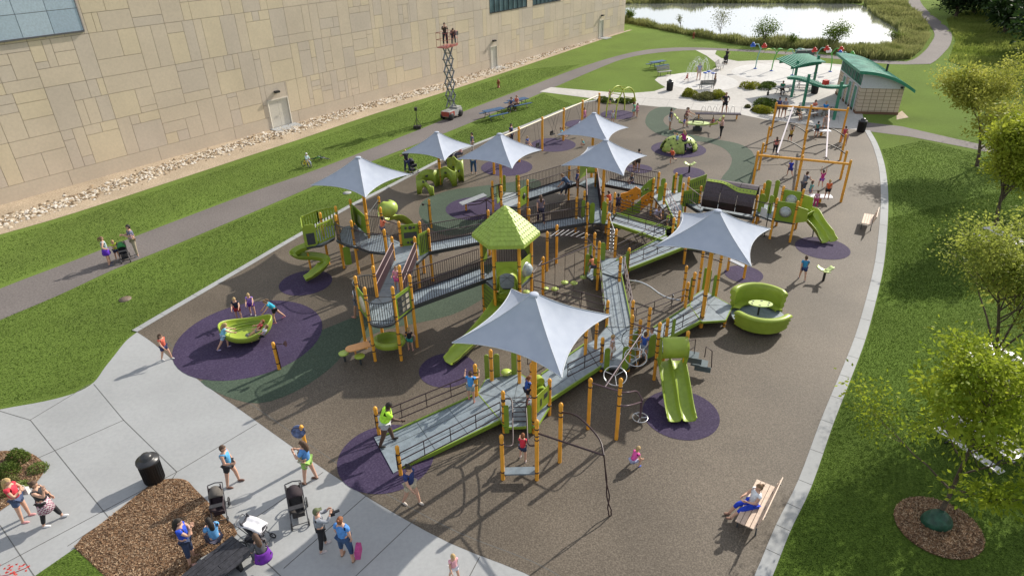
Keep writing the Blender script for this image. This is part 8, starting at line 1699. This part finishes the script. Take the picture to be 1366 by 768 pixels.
# reeds round the pond
def scatter(poly, n, seed, hmin, hmax, wd, m_, name, label, zf=None, lean=.18):
    r_ = np.random.default_rng(seed); px = np.array([p[0] for p in poly]); py = np.array([p[1] for p in poly]); x = r_.uniform(px.min(), px.max(), n*6); y = r_.uniform(py.min(), py.max(), n*6); kk = inpoly(x, y, poly); x, y = x[kk][:n], y[kk][:n]; n = len(x)
    cl = .75+.5*(np.sin(x*.9+1)*np.sin(y*.7+2)+np.sin(x*.31+y*.4)*.6)*.6; h = r_.uniform(hmin, hmax, n)*np.clip(cl, .35, 1.4); a = r_.uniform(0, 6.28, n); z = zf(x, y) if zf else np.zeros(n); V = np.zeros((n, 4, 3)); lx, ly = r_.normal(0, lean, n)*h, r_.normal(0, lean, n)*h; w_ = wd*r_.uniform(.5, 1.3, n)
    V[:, 0] = np.stack([x-w_*np.cos(a), y-w_*np.sin(a), z], -1); V[:, 1] = np.stack([x+w_*np.cos(a), y+w_*np.sin(a), z], -1); V[:, 2] = np.stack([x+lx+w_*.6*np.cos(a), y+ly+w_*.6*np.sin(a), z+h*.8], -1); V[:, 3] = np.stack([x+lx*1.3, y+ly*1.3, z+h], -1)
    F = np.arange(n*4).reshape(n, 4); o = bpy.data.objects.new(name, fastmesh(name, V.reshape(-1, 3), F, [m_])); C.objects.link(o); tag(o, label, 'reeds' if 'reed' in name else 'plants', kind='stuff'); return o
RE = leafmat('reed_green', (.15, .18, .05), (.36, .36, .15), .45, .25); RE2 = leafmat('meadow_grass', (.14, .20, .03), (.34, .38, .10), .5, .08)
near = [(800, 25), (845, 33), (879, 40), (934, 51), (989, 61), (1030, 64), (1080, 67), (1128, 75), (1160, 80), (1190, 81), (1214, 79), (1230, 66), (1238, 52), (1237, 40), (1224, 24), (1205, 6), (1152, 6), (1166, 21), (1198, 40), (1201, 52), (1185, 63), (1160, 69), (1128.6, 66), (1080, 59.5), (1030, 58), (989, 56.5), (934, 46.5), (879, 36.5), (845, 30), (800, 22)]
scatter([(p.x, p.y) for p in W(near)], 60000, 5, .5, 1.35, .06, RE, 'reeds', 'tall reeds and meadow plants on the pond bank')
scatter([(p.x, p.y) for p in W([(800, 1.5), (1150, 1.0), (1150, 5), (900, 4.5), (800, 6)])], 9000, 6, .6, 1.6, .15, RE, 'reeds', 'reeds on the far shore of the pond')
md = [(p.x, p.y) for p in W([(1265, 82), (1275, 55), (1262, 28), (1300, 20), (1380, 25), (1400, 120), (1340, 115), (1300, 95)])]
scatter(md, 34000, 7, .15, .55, .06, RE2, 'meadow_grass', 'long unmown grass on the slope under the oaks', zf=hill)
# shrub beds
def shrub_clump(label, x, y, w, h, n, cols, seed, ht=.8, name='shrub', cat='shrub', ls=.13, rt=None):
    c = at(x, y); sx = (at(x+w/2, y)-at(x-w/2, y)).length/2; r_ = np.random.default_rng(seed); o = thing(name, label, cat, tuple(c)); P = []
    for k in range(max(2, int(n/600))):
        cc = np.array([r_.uniform(-sx*.75, sx*.75), r_.uniform(-.6, .6), 0]); rad = r_.uniform(.85, 1.2)*min(1, sx*1.05); m_ = 700; d = r_.normal(size=(m_, 3)); d /= np.linalg.norm(d, axis=1)[:, None]; d[:, 2] = np.abs(d[:, 2]); P.append(cc+d*rad*r_.uniform(.75, 1.05, (m_, 1))*np.array([1, 1, ht/rad*.8]))
    V, F = leaf_mesh(np.concatenate(P), ls, seed, 0); me = fastmesh('foliage', V, F, [cols]); f = bpy.data.objects.new('foliage', me); C.objects.link(f); f.parent = o; return o
SY = leafmat('yellow_shrub', (.14, .17, .015), (.34, .34, .03), .35, 2); SG = leafmat('green_shrub', (.04, .08, .012), (.13, .18, .03), .35, 2); SGR = leafmat('olive_shrub', (.08, .09, .03), (.20, .20, .07), .35, 2)
shrub_clump('yellow green shrub, left end of the bed below the fountain bench', 919.5, 128, 14, 8, 2100, SY, 1); shrub_clump('olive shrubs, middle of the bed below the fountain bench', 939, 131, 22, 8, 3500, SGR, 2, .6); shrub_clump('yellow green shrub, right end of the bed below the fountain bench', 961, 130, 16, 8, 2100, SY, 3)
shrub_clump('yellow green shrub, left half of the bed beside the splash pad', 1001, 117, 15, 8, 2100, SY, 4, .7); shrub_clump('dark green shrub, right half of the bed beside the splash pad', 1022, 117, 18, 8, 2800, SG, 5, .6)
shrub_clump('dark green shrub behind the bright one left of the near pergola', 1023, 143, 24, 9, 3500, SG, 6, .85); shrub_clump('bright yellow green shrub left of the near pergola', 1015, 150, 20, 8, 2800, SY, 7, .6); shrub_clump('low brown shrub at the left end of the near pergola bed', 1001, 146, 8, 6, 1400, SGR, 8, .35)
shrub_clump('dark shrub behind the left foot of the arch climber', 806, 136, 16, 5, 1400, SG, 9, .5); shrub_clump('dark shrub inside the arch climber', 831, 136, 14, 5, 1400, SG, 10, .5); shrub_clump('small yellow green shrub right of the arch climber', 845, 137, 6, 5, 1400, SY, 11, .4)
shrub_clump('spiky dark green plant in the mulch at the left edge', 14, 628, 26, 14, 2800, SG, 12, .5, 'green_plant', 'plant', .06); shrub_clump('yellow green low plant in the mulch at the left edge', 34, 640, 22, 12, 2100, leafmat('sage_leaves', (.10, .14, .03), (.22, .28, .08), .35, 2), 13, .3, 'green_plant', 'plant', .06); shrub_clump('olive clump of leaves at the lower end of the left mulch bed', 4, 655, 18, 12, 1400, SGR, 14, .4, 'green_plant', 'plant', .06)
for x, y in ((1146, 70), ): shrub_clump('round dark green shrub at the pond bank behind the restroom roof', x, y, 9, 5, 1400, SG, 15, 1.4)
# red sprig of a maple seen at the bottom left, and leaves on the pavement
mb = MB(); r_ = random.Random(3)
for k in range(26): x = r_.uniform(-2, 42); y = r_.uniform(752, 772); p = at(x, y, .35+.1*r_.random()); s = .05; a = r_.uniform(0, 6.28); mb.add([p+Vector((s*math.cos(a+t)*(1 if i % 2 else .45), s*math.sin(a+t)*(1 if i % 2 else .45), r_.uniform(-.01, .01))) for i, t in enumerate([j*PI/5 for j in range(10)])], [list(range(10))])
mb.tube([at(0, 768, 0), at(12, 766, .3), at(35, 757, .38)], .012, 5); o = mb.build('maple_sprig', mat('red_leaves', (.45, .035, .025), .6, noise=.3)); tag(o, 'small red leaved maple sprig at the bottom left corner', 'plant')
